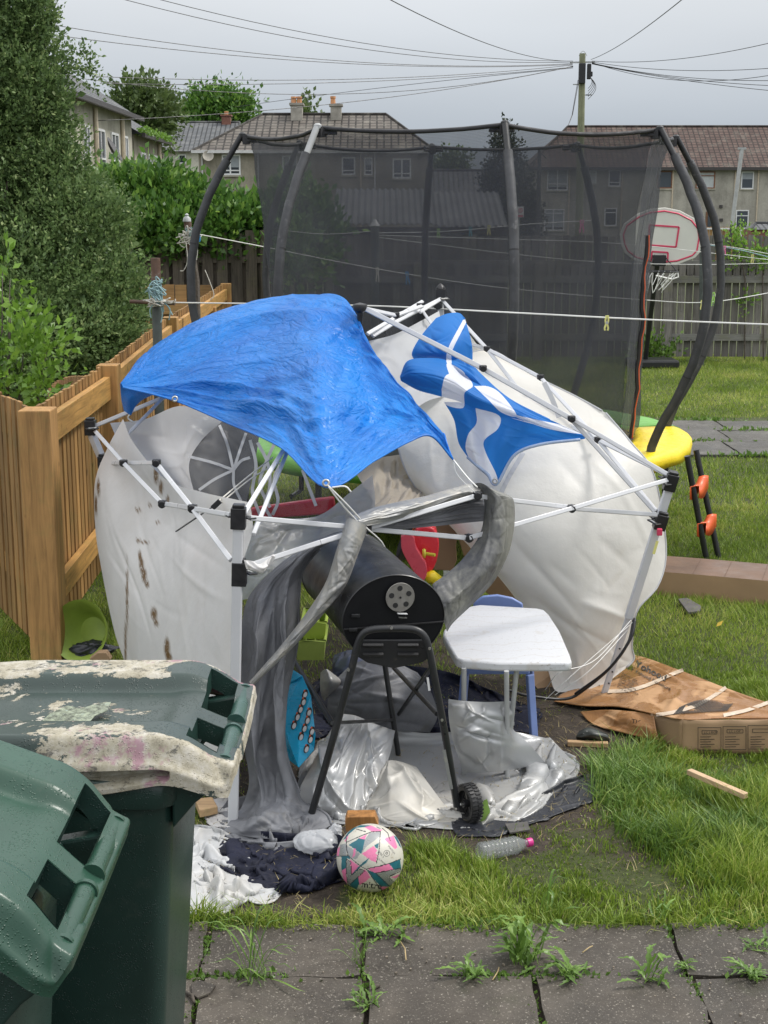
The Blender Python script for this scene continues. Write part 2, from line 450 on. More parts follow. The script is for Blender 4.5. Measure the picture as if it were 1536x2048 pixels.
YOUNGM = leafmat('young_leaf', (.10, .2, .03), (.2, .36, .05), (.34, .52, .09), .35, .4)
TREEM = leafmat('tree_leaf', (.055, .095, .028), (.11, .165, .05), (.19, .26, .08), .5, .25)
CONIFM = leafmat('conifer_leaf', (.012, .022, .012), (.025, .04, .018), (.05, .065, .03), .5, .15)
WEEDM = leafmat('weed_leaf', (.09, .17, .03), (.16, .28, .05), (.28, .42, .09), .4, .3)
BARK = simple('bark', (.09, .075, .06), .8, .4, 12, .8, 40, .01)

def wood(name, col, var=.25, grain=(14, 14, .9), rough=.6, knots=True, dark=.45, bump=.25, axis=2, algae=True):
    m, n, b = base(name, col, rough, .35)
    sc = [14, 14, 14]; sc[axis] = .9
    v = n.coord('Object', tuple(sc))
    g = n.noise(3, 7, .65, v, .6)
    c = n.ramp(g, [(.25, tuple(x*(1-var*1.4) for x in col)), (.5, col), (.75, tuple(min(1, x*(1+var)) for x in col))])
    v2 = n.coord('Object', tuple(.35*x if i != axis else 4 for i, x in enumerate(sc)))
    if knots: c = n.mix(n.ramp(n.noise(2.2, 2, .5, v2), [(.68, 0), (.74, .8)]), c, tuple(x*dark for x in col))
    big = n.ramp(n.noise(1.3, 4, .6, n.coord()), [(.3, .72), (.7, 1.15)]); c = n.mix(1.0, c, big, 'MULTIPLY')
    if algae: c = n.mix(n.ramp(n.noise(3.1, 7, .75, n.coord()), [(.52, 0), (.75, .55)]), c, (.20, .21, .07))
    at = n.attr('tone'); c = n.mix(1.0, c, n.ramp(at, [(0, 1.0), (1, .55)]), 'MULTIPLY')
    n.l.new(c, b.inputs['Base Color']); n.l.new(n.bump(g, bump, .004), b.inputs['Normal']); return m
ORANGEW = wood('treated_orange_timber', (.43, .24, .09), var=.38)
ORANGEWY = wood('treated_orange_rail', (.46, .255, .08), axis=1, var=.38)
ORANGEWX = wood('treated_orange_board', (.43, .25, .10), axis=0)
GREYW = wood('weathered_grey_timber', (.235, .22, .20), var=.42, rough=.75)
GREYWX = wood('weathered_grey_rail', (.21, .205, .19), var=.3, rough=.75, axis=0)
DARKW = wood('dark_weathered_timber', (.135, .115, .09), var=.5, rough=.75)
PLANKM = wood('bare_offcut', (.5, .33, .18), axis=0)
ENDW = wood('wet_firewood', (.36, .17, .055), var=.5)
POLEW = wood('mossy_pole', (.23, .24, .15), var=.3)
STUMPW = wood('log_roll', (.33, .2, .1))

BLACKP = simple('black_plastic', (.018, .018, .02), .4, .2, 20, .1, 120)
WHITEMETAL = simple('white_enamel_steel', (.58, .59, .61), .38, .05, 6, 0, spec=.5)
STEEL = simple('brushed_steel', (.5, .5, .48), .35, .1, 20, .1, 100, .002, metal=.9)
BLACKMETAL = simple('black_enamel', (.018, .019, .021), .38, .25, 6, .12, 200, .0015, spots=(.05, .045, .04), spotscale=30)
SLEEVE = simple('grey_foam_sleeve', (.055, .057, .062), .6, .25, 9, .35, 50, .006, spots=(.14, .14, .145), spotscale=12)
WHITEP = simple('white_plastic', (.72, .72, .73), .35, .05, 8, .05, 80, spots=(.5, .46, .4), spotscale=70)
ORANGEP = simple('orange_plastic', (.75, .13, .04), .4, .08)
YELLOWPAD = simple('yellow_pad', (.86, .66, .02), .38, .12, 6, .35, 14, .02)
GREENPAD = simple('green_pad', (.14, .4, .06), .45, .12, 6, .3, 14, .02)
MATM = simple('jump_mat', (.02, .02, .022), .8, .2)
def net_mat(name, alpha, col=(.035, .037, .042)):
    m, n, b = base(name, col, .6, .3)
    v = n.coord('UV')
    # woven net: fine horizontal threads whose density drifts (gives the banding seen in the photograph)
    wv = n.new('ShaderNodeTexWave', wave_type='BANDS', bands_direction='Y'); n.l.new(v, wv.inputs['Vector'])
    wv.inputs['Scale'].default_value = 11; wv.inputs['Distortion'].default_value = 1.5; wv.inputs['Detail'].default_value = 2; wv.inputs['Detail Scale'].default_value = .6
    a = n.ramp(wv.outputs['Fac'], [(0, alpha-.05), (1, alpha+.05)])
    big = n.ramp(n.noise(1.5, 3, .5, v), [(.3, -.03), (.7, .05)])
    a = n.math('ADD', a, big, True)
    tp = n.new('ShaderNodeBsdfTransparent'); ms = n.new('ShaderNodeMixShader'); n.l.new(a, ms.inputs[0])
    n.l.new(tp.outputs[0], ms.inputs[1]); n.l.new(b.outputs[0], ms.inputs[2]); n.l.new(ms.outputs[0], n.n['Material Output'].inputs[0]); return m
NET = net_mat('safety_net', .60, (.052, .056, .068))
NETEDGE = simple('net_hem', (.03, .03, .033), .7, .2)

# buildings
def render_wall(name, col, streak=.25):
    m, n, b = base(name, col, .9, .2); v = n.coord()
    c = n.ramp(n.noise(.5, 8, .72, v), [(.3, tuple(x*.62 for x in col)), (.5, col), (.72, tuple(x*1.15 for x in col))])
    st = n.ramp(n.noise(1.0, 5, .65, n.coord('Object', (1.6, 1.6, .16))), [(.35, 1-streak), (.6, 1)])
    c = n.mix(1.0, c, st, 'MULTIPLY')
    g = n.ramp(n.noise(9, 3, .8, v), [(.3, .88), (.7, 1.1)]); c = n.mix(1.0, c, g, 'MULTIPLY')
    n.l.new(c, b.inputs['Base Color']); return m
HARL = render_wall('grey_harling', (.42, .40, .35)); HARL2 = render_wall('light_harling', (.46, .44, .37)); CREAMW = render_wall('cream_render', (.62, .60, .52), .12)
HARL3 = render_wall('warm_harling', (.36, .33, .27), .3)
def tile_mat(name, c0, c1, tw, th, lichen=(.3, .29, .24), k=.35):
    m, n, b = base(name, c0, .7, .3); v = n.coord('UV')
    br = n.new('ShaderNodeTexBrick'); n.l.new(v, br.inputs['Vector']); br.inputs['Scale'].default_value = 1; br.offset = 0.0
    br.inputs['Brick Width'].default_value = tw; br.inputs['Row Height'].default_value = th; br.inputs['Mortar Size'].default_value = .05
    br.inputs['Mortar Smooth'].default_value = .4; br.inputs['Color1'].default_value = (*c0, 1); br.inputs['Color2'].default_value = (*c1, 1)
    br.inputs['Mortar'].default_value = tuple(x*.25 for x in c0) + (1,)
    o = n.coord(); c = n.mix(n.ramp(n.noise(1.1, 8, .75, o), [(.5, 0), (.72, k)]), br.outputs['Color'], lichen)
    n.l.new(c, b.inputs['Base Color']); n.l.new(n.bump(br.outputs['Fac'], -.8, .04), b.inputs['Normal']); return m
TILE_BROWN = tile_mat('red_brown_tiles', (.075, .046, .038), (.108, .068, .056), .34, .32)
TILE_GREY = tile_mat('grey_brown_tiles', (.10, .088, .078), (.145, .128, .11), .34, .34, (.34, .32, .27), .45)
SLATE = tile_mat('slates', (.13, .14, .15), (.175, .18, .185), .28, .2, (.26, .26, .25), .5)
CORR = simple('corrugated_sheet', (.09, .095, .10), .7, .25, 1.5)
FRAMEW = simple('white_window_frame', (.72, .73, .74), .4, .05); FRAMEB = simple('brown_window_frame', (.22, .09, .04), .5, .15)
GLASSM, _n, _b = base('dark_window_glass', (.05, .06, .07), .06, .8)
CURT = simple('net_curtain', (.5, .53, .54), .7, .12, 3)
BLIND = simple('pale_blind', (.3, .33, .36), .6, .15, 3)
PIPE = simple('cream_downpipe', (.55, .47, .36), .5, .12); GUTW = simple('white_gutter', (.6, .6, .6), .5, .1); GUTD = simple('dark_gutter', (.05, .045, .045), .5, .1)
STONE = simple('chimney_render', (.33, .31, .27), .9, .3, 3); POTM = simple('clay_pot', (.5, .24, .11), .7, .25, 5)
BRICKM = simple('red_brick', (.2, .09, .065), .8, .3, 5); DOORM = simple('brown_door', (.16, .08, .04), .5, .2)
MOSSM = simple('gutter_moss', (.2, .24, .06), .9, .4, 20, .8, 50, .02)
WIRE = simple('black_cable', (.03, .03, .032), .5, .1); LINEW = simple('white_line', (.75, .75, .72), .5, .1)
ROPE = simple('teal_twine', (.28, .42, .44), .8, .3, 30); ROPEW = simple('pale_twine', (.6, .58, .52), .8, .2, 30)
RUST = simple('rusty_pole', (.12, .07, .05), .75, .5, 10, .5, 60, spots=(.2, .2, .19)); GREENGREY = simple('grey_green_pole', (.085, .10, .095), .7, .3, 6, .3)
DARKP = simple('dark_pole', (.05, .052, .055), .5, .2); GALV = simple('galvanised_pole', (.4, .41, .41), .5, .15)

# cloths
CANVAS = translucent('cream_canvas', (.86, .845, .81), .42, .34, .4, 1.0, .35, 22, .008, (.70, .60, .45))
CANVASW = translucent('dirty_white_canvas', (.80, .785, .775), .5, .25, .35, 1.4, .25, 30, .006, (.6, .53, .46), dirtattr='dirt')
CANVASG = translucent('grey_white_canvas', (.62, .63, .65), .5, .35, .3, 1.6, .2, 30, .005, (.45, .43, .4))
CLEAR = translucent('clear_plastic_window', (.62, .64, .64), .12, .35, .8, None, .5, 14, .012, alpha=.07)
HAZYP = translucent('hazy_plastic', (.55, .56, .57), .3, .4, .7, 3, .5, 16, .012, (.36, .33, .29), alpha=.78)
STRAPM = translucent('white_window_strap', (.48, .49, .50), .5, .3, .3)
def tarp_mat():
    m, n, b = base('blue_woven_tarpaulin', (.01, .17, .72), .3, .4)
    v = n.coord()
    c = n.ramp(n.noise(2.5, 4, .6, v), [(.3, (.003, .14, .55)), (.7, (.008, .235, .74))])
    n.l.new(c, b.inputs['Base Color']); b.inputs['Roughness'].default_value = .32
    u = n.coord('UV', (9, 30, 1)); u2 = n.coord('UV', (30, 26, 1))
    w1 = n.ridge(1.0, n.coord('UV', (11, 17, 1), (0, 0, .5)), 4, 4, 1.0); w2 = n.ridge(1.0, n.coord('UV', (26, 34, 1), (0, 0, -.3)), 3, 5, .8)
    vor = n.new('ShaderNodeTexVoronoi', feature='DISTANCE_TO_EDGE'); n.l.new(u2, vor.inputs['Vector']); vor.inputs['Scale'].default_value = .9
    e = n.ramp(vor.outputs['Distance'], [(0, 1), (.12, 0)])
    b1 = n.bump(w2, .28, .007, n.bump(w1, .4, .016)); b2 = n.bump(e, .25, .005, b1); b3 = n.bump(n.noise(30, 4, .6, v), .25, .006, b2)
    n.l.new(b3, b.inputs['Normal'])
    tr = n.new('ShaderNodeBsdfTranslucent'); n.l.new(c, tr.inputs[0]); ms = n.new('ShaderNodeMixShader'); ms.inputs[0].default_value = .22
    n.l.new(b.outputs[0], ms.inputs[1]); n.l.new(tr.outputs[0], ms.inputs[2]); n.l.new(ms.outputs[0], n.n['Material Output'].inputs[0]); return m
TARP = tarp_mat()
def flag_mat():
    m, n, b = base('blue_and_white_flag', (.03, .2, .62), .55, .3)
    k = n.ramp(n.attr('white'), [(.48, 0), (.52, 1)])
    c = n.mix(k, (.025, .20, .60), (.80, .82, .88)); n.l.new(c, b.inputs['Base Color'])
    n.l.new(n.bump(n.noise(28, 4, .6, n.coord()), .25, .006), b.inputs['Normal'])
    tr = n.new('ShaderNodeBsdfTranslucent'); n.l.new(c, tr.inputs[0]); ms = n.new('ShaderNodeMixShader'); ms.inputs[0].default_value = .4
    n.l.new(b.outputs[0], ms.inputs[1]); n.l.new(tr.outputs[0], ms.inputs[2]); n.l.new(ms.outputs[0], n.n['Material Output'].inputs[0]); return m
FLAGM = flag_mat()
def silver(name, c, rough, metal, dirt=.25, dsc=2.4):
    m, n, b = base(name, c, rough, .5, metal); v = n.coord()
    k = n.ramp(n.noise(dsc, 8, .75, v), [(.45, 0), (.75, 1)])
    cc = n.mix(n.math('MULTIPLY', k, dirt), c, (.52, .48, .40)); sp = n.ramp(n.noise(70, 4, .8, v), [(.66, 0), (.73, .8)])
    cc = n.mix(sp, cc, (.1, .08, .06)); n.l.new(cc, b.inputs['Base Color'])
    n.l.new(n.bump(n.noise(11, 4, .55, v), .22, .012), b.inputs['Normal']); return m
SILVER = silver('silver_coated_sheet', (.36, .37, .38), .40, .25, .7, 1.4)
SILVERD = silver('creased_silver_cloth', (.27, .275, .275), .42, .15, .9, 7)
GREYC = simple('wet_grey_cloth', (.155, .16, .175), .52, .3, 5, .4, 30, .006, spots=(.15, .15, .15), spotscale=9)
NAVYC = simple('navy_cloth', (.009, .011, .026), .7, .35, 12, .6, 60, .006, spots=(.05, .045, .04), spotscale=70, spec=.3)
DARKC = simple('black_sheet', (.025, .027, .034), .4, .3, 6, .5, 20, .01)
WSHEET = silver('white_muddy_sheet', (.44, .45, .46), .5, 0, .6, 3)
BEIGEC = translucent('beige_cloth', (.42, .37, .30), .6, .2, .3, 2.5, .3, 30, .005, (.22, .17, .12))
CARD = simple('cardboard', (.36, .235, .135), .75, .12, 3, .2, 60, .003)
def wet_card():
    m, n, b = base('wet_printed_cardboard', (.4, .24, .12), .6, .4); v = n.coord()
    k = n.ramp(n.noise(2.6, 5, .6, v, .7), [(.44, 0), (.49, 1)])
    c = n.mix(k, (.46, .27, .135), (.31, .155, .06)); n.l.new(c, b.inputs['Base Color'])
    n.l.new(n.ramp(k, [(0, .7), (1, .25)]), b.inputs['Roughness'])
    n.l.new(n.bump(n.noise(9, 6, .6, v, .8), .5, .02), b.inputs['Normal']); return m
WETCARD = wet_card()
INK = simple('black_print', (.03, .028, .025), .7, .2, 30)
TAPE = simple('pale_parcel_tape', (.62, .5, .38), .3, .15, 10)
BINM, _n, _b = base('green_wheelie_bin', (.022, .06, .045), .32, .5)
def bin_mats():
    def mk(name, col, paint):
        m, n, b = base(name, col, .33, .5); v = n.coord()
        c = n.ramp(n.noise(3, 5, .6, v), [(.3, tuple(x*.8 for x in col)), (.7, tuple(x*1.2 for x in col))])
        dust = n.ramp(n.noise(7, 8, .75, v), [(.58, 0), (.8, .35)]); c = n.mix(dust, c, (.12, .13, .11))
        if paint:
            edge = n.attr('paint')
            big = n.noise(6.5, 10, .74, n.coord('Object', (.75, 1, 1.2)), .3)
            k = n.math('ADD', n.math('MULTIPLY', edge, .36), n.math('SUBTRACT', big, .5))
            msk = n.ramp(k, [(.165, 0), (.175, 1)])
            pk = n.ramp(n.noise(6, 6, .7, v), [(.58, 0), (.63, .7)])
            pc = n.ramp(n.noise(18, 8, .8, v), [(.3, (.15, .13, .09)), (.48, (.36, .33, .25)), (.72, (.56, .54, .50))])
            pc = n.mix(pk, pc, (.30, .13, .2)); cr = n.ramp(n.noise(30, 8, .85, n.coord('Object', (.7, 1, 1.3))), [(.55, 0), (.60, .8)])
            pc = n.mix(cr, pc, (.03, .03, .03)); c = n.mix(msk, c, pc)
            n.l.new(n.ramp(msk, [(0, .3), (1, .6)]), b.inputs['Roughness'])
            bb = n.bump(msk, .6, .002)
        else: bb = None
        n.l.new(c, b.inputs['Base Color'])
        vo = n.new('ShaderNodeTexVoronoi'); vo.inputs['Scale'].default_value = 190; n.l.new(v, vo.inputs['Vector']); vo.inputs['Randomness'].default_value = 1
        dr = n.ramp(vo.outputs['Distance'], [(.1, 1), (.38, 0)]); drm = n.ramp(n.noise(30, 4, .7, v), [(.45, 0), (.6, 1)])
        n.l.new(n.bump(n.math('MULTIPLY', dr, drm), .7, .002, bb if bb is not None else n.bump(n.noise(260, 3, .6, v), .15, .001)), b.inputs['Normal']); return m
    return mk('old_bin_lid_with_peeling_paint', (.033, .052, .046), True), mk('green_bin_lid', (.021, .064, .042), False), mk('dark_green_bin_body', (.016, .042, .034), False)
LIDP, LIDG, BODYG = bin_mats()
RUBBER = simple('black_rubber', (.02, .02, .021), .6, .2, 10, .3, 60)
REDP = simple('red_plastic', (.68, .03, .045), .3, .1); PINKP = simple('pink_red_plastic', (.72, .09, .12), .35, .1)
LIMEP = simple('lime_plastic', (.42, .55, .08), .4, .12); LIMEP2 = simple('muted_lime_plastic', (.36, .46, .1), .4, .12)
BLUEP = simple('blue_chair_plastic', (.17, .24, .48), .4, .1); GREENF = simple('bright_green_plastic', (.16, .5, .05), .4, .1)
CYANP = simple('cyan_bag', (.01, .36, .62), .3, .15, 8, .3, 30)
PEGY = simple('yellow_peg', (.75, .72, .25), .4, .05); PEGB = simple('blue_peg', (.05, .35, .75), .4, .05); PEGG = simple('green_peg', (.4, .7, .15), .4, .05)
PEGP = simple('pink_peg', (.8, .2, .4), .4, .05); PEGW = simple('white_peg', (.75, .72, .62), .4, .05); PEGT = simple('teal_peg', (.08, .4, .5), .4, .05)
MAGENTA = simple('magenta_cap', (.55, .03, .22), .35, .05)
REDLINE = simple('red_board_print', (.62, .05, .12), .5, .1); BOARDM = simple('backboard_plastic', (.66, .66, .6), .45, .06, 3)
SLATEM = simple('slate_piece', (.09, .085, .08), .6, .3, 12, .5, 40)
# ---------------------------------------------------------------- ground, paving
def turf_at(x, y):
    """1 = turf, 0 = bare soil"""
    px, py = projarr(np.stack([x, y, np.zeros_like(x)], -1))
    t = np.ones_like(x)
    def carve(poly, soft=18, amt=1.0):
        nonlocal t
        s_ = signed(poly, px, py); t = np.minimum(t, 1 - amt*np.clip(s_/soft + .5, 0, 1))
    near = y < 9
    carve([(360,1660),(560,1600),(1190,1580),(1160,1640),(1060,1660),(930,1668),(830,1690),(790,1720),(660,1790),(560,1815),(380,1835),(300,1835)])
    carve([(380,1690),(680,1690),(700,1810),(620,1845),(430,1840),(380,1810)], 20, .9)
    carve([(880,1625),(1100,1600),(1120,1700),(1040,1730),(940,1720),(900,1700)], 30, .65)
    carve([(1110,1540),(1230,1560),(1250,1640),(1330,1700),(1380,1790),(1300,1800),(1200,1770),(1130,1700),(1080,1650)], 60, .48)
    carve([(500,1180),(1200,1340),(1130,1560),(600,1640),(400,1650),(430,1300)], 30, .75)
    carve([(1080,1370),(1240,1380),(1300,1560),(1200,1600),(1120,1520)], 20, .85)
    carve([(560,1425),(1180,1435),(1225,1560),(1180,1600),(900,1675),(560,1665)], 16, 1.0)
    t[y < 4.055 + .03*np.sin(x*9) + .02*np.sin(x*23+1)] = 0
    return t
xs = np.concatenate([[-400, -60, -20], np.linspace(-6, 9, 151), [20, 60, 400]]); ys = np.concatenate([[-30, 0], np.linspace(3, 10, 141), np.linspace(10.5, 24, 28), [40, 80, 450]])
XX, YY = np.meshgrid(xs, ys); T = turf_at(XX.ravel(), YY.ravel())
g = MB(); g.grid(np.stack([XX, YY, np.zeros_like(XX)], -1))
o = g.build('ground', GROUND, attr={'turf': T}, smooth=True); tag(o, 'damp brown soil and turf of the back garden', kind='structure')

def rough_slab(mb, x0, x1, y0, y1, z, rng, n=7):
    """a slab with a slightly uneven top and chipped edge"""
    nx = ny = n; X = np.zeros((ny, nx, 3)); gx, gy = np.meshgrid(np.linspace(x0, x1, nx), np.linspace(y0, y1, ny))
    jx = rng.normal(0, .004, (ny, nx)); jy = rng.normal(0, .004, (ny, nx))
    X[..., 0] = gx + jx; X[..., 1] = gy + jy; X[..., 2] = z + rng.normal(0, .0012, (ny, nx)) + (gx-x0)*rng.normal(0, .006) + (gy-y0)*rng.normal(0, .006)
    mb.grid(X)
    ring = [X[0, i] for i in range(nx)] + [X[j, -1] for j in range(1, ny)] + [X[-1, i] for i in range(nx-2, -1, -1)] + [X[j, 0] for j in range(ny-2, 0, -1)]
    low = [(p[0], p[1], z-.05) for p in ring]; m = len(ring)
    mb.add(list(map(tuple, ring)) + low, [(i, i+m, (i+1) % m + m, (i+1) % m) for i in range(m)])
pa = MB(); rg = np.random.default_rng(2)
jx = [-2.0, -1.5, -1.02, -.54, -.065, .42, .885, 1.36, 1.83, 2.3]
for a, b in zip(jx[:-1], jx[1:]):
    rough_slab(pa, a+.006, b-.006, 3.765, 4.07, .018, rg); rough_slab(pa, a+.02, b+.008, 3.27, 3.752, .02, rg); rough_slab(pa, a, b-.01, 2.78, 3.258, .02, rg)
    rough_slab(pa, a, b-.01, 2.28, 2.768, .02, rg)
tag(pa.build('patio', SLAB, smooth='auto'), 'damp dark concrete patio slabs with weedy joints', kind='structure')
pp = MB()
for j, y in enumerate((12.72, 13.5, 14.22)):
    x = -1.6 + .3*(j % 2)
    while x < 9.6:
        w_ = rg.uniform(.75, 1.1); rough_slab(pp, x, x+w_-.03, y + rg.normal(0, .01), y+(.75 if j == 0 else .69), .02 + rg.uniform(-.004, .006), rg, 7); x += w_
tag(pp.build('path', PATHM, smooth='auto'), 'weathered grey paving strip crossing the lawn behind the trampoline', kind='structure')

# ---------------------------------------------------------------- grass
def vnoise(x, y, cell, seed):
    rs = np.random.default_rng(seed); Tb = rs.random((256, 256)); u, v = x/cell, y/cell; i, j = np.floor(u).astype(int), np.floor(v).astype(int); fu, fv = u-i, v-j
    fu, fv = fu*fu*(3-2*fu), fv*fv*(3-2*fv); g_ = lambda a, b: Tb[a % 256, b % 256]
    return (g_(i, j)*(1-fu)+g_(i+1, j)*fu)*(1-fv) + (g_(i, j+1)*(1-fu)+g_(i+1, j+1)*fu)*fv
def blades(n, area, hfun, width, rng, lean=.5, seg=2, keep=None):
    x = rng.uniform(area[0], area[1], n); y = rng.uniform(area[2], area[3], n)
    clump = np.clip(vnoise(x, y, .07, 1)*.65 + vnoise(x, y, .17, 2)*.5 - .08, 0, 1)
    h = hfun(x, y, clump)
    k = h > .004
    if keep is not None: k &= keep(x, y)
    x, y, h, clump = x[k], y[k], h[k], clump[k]; n = len(x)
    h = h*rng.uniform(.5, 1.25, n); a = rng.uniform(0, 2*math.pi, n); l = rng.uniform(.1, 1, n)*lean*h + .0
    # blades of one tuft lean the same way
    ca = np.sin(x*5+y*3)*2.5; a = np.where(rng.random(n) < .22, ca, a)
    dx, dy = np.cos(a), np.sin(a); wa = rng.uniform(0, 2*math.pi, n); wx, wy = np.cos(wa), np.sin(wa)
    w = width*rng.uniform(.6, 1.3, n)
    B = np.stack([x, y, np.zeros(n)], 1); Wv = np.stack([wx, wy, np.zeros(n)], 1)*w[:, None]
    D = np.stack([dx, dy, np.zeros(n)], 1)
    M = B + D*(l*.35)[:, None] + np.array([0, 0, 1])*(h*.6)[:, None]
    Tp = B + D*(l*1.0)[:, None] + np.array([0, 0, 1])*(h*.95)[:, None]
    if seg == 2:
        q1 = np.stack([B-Wv/2, B+Wv/2, M+Wv*.38, M-Wv*.38], 1); q2 = np.stack([M-Wv*.38, M+Wv*.38, Tp+Wv*.06, Tp-Wv*.06], 1)
        q = np.concatenate([q1, q2]); idx = np.concatenate([np.arange(n)]*2)
    else:
        q = np.stack([B-Wv/2, B+Wv/2, Tp+Wv*.08, Tp-Wv*.08], 1); idx = np.arange(n)
    return q, x[idx], y[idx], clump[idx], n, idx
rng = np.random.default_rng(11)
LONG = [(1185,1530),(1235,1515),(1290,1520),(1330,1560),(1400,1575),(1700,1600),(1680,1790),(1420,1800),(1330,1720),(1240,1660),(1195,1600)]
def h_near(x, y, c):
    t = turf_at(x, y); px, py = projarr(np.stack([x, y, np.zeros_like(x)], -1))
    L = np.clip(signed(LONG, px, py)/45 + .5, 0, 1)
    big_ = vnoise(x, y, .45, 5); h = (.012 + .085*c*c)*t*(.6+.8*big_) + L*.055*(.6+.6*c)
    pn = np.sin(x*3.7+1.3*np.sin(y*4.1))*np.sin(y*4.9+x*2.2)
    h *= np.where(pn < -.45, .45, 1.0)
    r = rng.random(len(x)); h = np.where(r > np.clip(t, .04, 1)**1.3*np.clip(.15+1.3*c+.35*big_, 0, 1), 0, h)
    pen = (px > -300) & (px < 2100) & (py < 2080)
    return np.where(pen, h, 0)
def tone(x, y, idx, n, rng, bias=0):
    t = rng.normal(.42, .24, n)[idx] + .12*np.sin(x*2.3+y*1.9+2*np.sin(x*1.1)) + .1*np.sin(x*5.3-y*4.2) + .3*(vnoise(x, y, .8, 7)-.5) + .25*(vnoise(x, y, .25, 8)-.5) + bias
    return np.clip(t, 0, 1)
q, x, y, c, n, idx = blades(215000, (-1.6, 3.0, 4.02, 6.6), h_near, .0042, rng, .9)
gr = strips('lawn_grass', GRASSM, q, {'tone': tone(x, y, idx, n, rng)}); tag(gr, 'short bright tufty grass in front of the collapsed gazebo', 'grass', kind='stuff')
def h_long(x, y, c):
    px, py = projarr(np.stack([x, y, np.zeros_like(x)], -1)); L = np.clip(signed(LONG, px, py)/40 + .5, 0, 1)
    pn = np.sin(x*3.1+.7*np.sin(y*5))*np.sin(y*4.3+1)
    pq = np.sin(x*5.1+2.2*np.sin(y*3.3))*np.sin(y*6.1+x*2.7); return np.where(rng.random(len(x)) < L*(.62+.3*pn+.3*pq), (.04+.08*c)*(1+.45*pq)*np.where(x > 1.25, .75, 1), 0)
q, x, y, c, n, idx = blades(60000, (.6, 2.3, 4.2, 5.8), h_long, .0048, rng, 1.25)
gr = strips('long_grass', LUSHM, q, {'tone': tone(x, y, idx, n, rng)}); tag(gr, 'long lush green grass tufts in front of the cardboard box', 'grass', kind='stuff')
def h_mid(x, y, c):
    t = turf_at(x, y); px, py = projarr(np.stack([x, y, np.zeros_like(x)], -1))
    h = (.014+.04*c)*(.7+.6*vnoise(x, y, .6, 9))*np.where((x < 1.2) & (y < 8), 1.3, 1)
    h = np.where(rng.random(len(x)) > t, 0, h); pth = (y > 12.65) & (y < 15.2)
    h = np.where(pth, 0, h)
    return np.where((px > -350) & (px < 2000), h, 0)
q, x, y, c, n, idx = blades(245000, (-3.4, 4.6, 6.5, 10.5), h_mid, .005, rng, 1.0, 1)
gr = strips('middle_lawn_grass', GRASSM, q, {'tone': tone(x, y, idx, n, rng)}); tag(gr, 'mown grass round the trampoline and long brown box', 'grass', kind='stuff')
q, x, y, c, n, idx = blades(290000, (-3, 8.5, 10.4, 22), lambda x, y, c: h_mid(x, y, c)*1.15, .008, rng, 1.0, 1)
gr = strips('back_lawn_grass', GRASSM, q, {'tone': tone(x, y, idx, n, rng, .03)}); tag(gr, 'mown lawn running back to the grey fence', 'grass', kind='stuff')
q, x, y, c, n, idx = blades(9000, (-1.3, 2.2, 4.03, 4.16), lambda x, y, c: np.where((rng.random(len(x)) < .25+.6*c*(np.sin(x*6)*.5+.6)) & (x > -.6), .03+.045*c, 0), .0042, rng, 1.6)
gr = strips('edge_grass', GRASSM, q, {'tone': tone(x, y, idx, n, rng, .05)}); tag(gr, 'ragged grass fringe hanging over the front edge of the lawn', 'grass', kind='stuff')
# straw and dead blades on the bare soil
def h_straw(x, y, c):
    t = turf_at(x, y); px, py = projarr(np.stack([x, y, np.zeros_like(x)], -1))
    return np.where((px > -80) & (px < 1640) & (rng.random(len(x)) < (1.05-t*.75)), .02, 0)
q, x, y, c, n, idx = blades(7000, (-1.4, 2.2, 4.03, 6.4), h_straw, .003, rng, 3.2)
gr = strips('dead_grass', STRAWM, q, {'tone': rng.random(len(x))}); tag(gr, 'dry straw coloured grass stems scattered on the soil', 'grass', kind='stuff')
# far thin moss strip in joints
qs = []
for yj, w in ((3.757, .012), (4.07, .03), (3.265, .01)):
    k = 2600; X = rng.uniform(-1.0, 2.1, k); sel = np.sin(X*7+yj*3)+rng.normal(0, .5, k) > .35; X = X[sel]; Cc = np.stack([X, yj + rng.normal(0, w, len(X)), np.full(len(X), .014)], 1); qs.append(leaves(Cc, .02, .3, rng, 1.2))
for xj in jx:
    k = 420; Y = rng.uniform(3.3, 4.07, k); Y = Y[np.sin(Y*19+xj*7)+rng.normal(0, .5, k) > -.1]; k = len(Y); Cc = np.stack([xj + rng.normal(0, .009, k) + (3.757-Y)*.0, Y, np.full(k, .012)], 1); qs.append(leaves(Cc, .015, .3, rng, 1.2))
q = np.concatenate(qs); tag(strips('joint_moss', WEEDM, q, {'tone': rng.random(len(q))*.6}), 'green moss and seedlings in the patio joints', 'moss', kind='stuff')
k = 5200; X = rng.uniform(1.5, 7.5, k); Y = rng.choice([12.7, 13.485, 14.205, 14.94], k) + rng.normal(0, .03, k); sel = np.sin(X*4+Y*3)+rng.normal(0, .6, k) > .1
q = leaves(np.stack([X, Y, np.full(k, .015)], 1)[sel], .05, .25, rng, 1.3); tag(strips('path_weeds', WEEDM, q, {'tone': rng.random(len(q))*.7}), 'weeds and moss growing in the joints of the old grey path', 'weeds', kind='stuff')
# grit on the soil and slabs
k = 2600; gx = rng.uniform(-1.2, 2.1, k); gy = rng.uniform(3.4, 5.2, k); gz = np.where(gy < 4.07, .02, .003); s_ = rng.uniform(.0015, .006, k)
Cc = np.stack([gx, gy, gz], 1); mg = MB()
for p, r_ in zip(Cc[:900], s_): mg.box(p, (r_*1.2, r_*1.0, r_*.8), Matrix.Rotation(rng.uniform(0, 3), 3, 'Z'))
tag(mg.build('grit', simple('grit', (.2, .17, .13), .8, .5, 60)), 'loose grit and crumbs of soil on the paving edge', 'grit', kind='stuff')

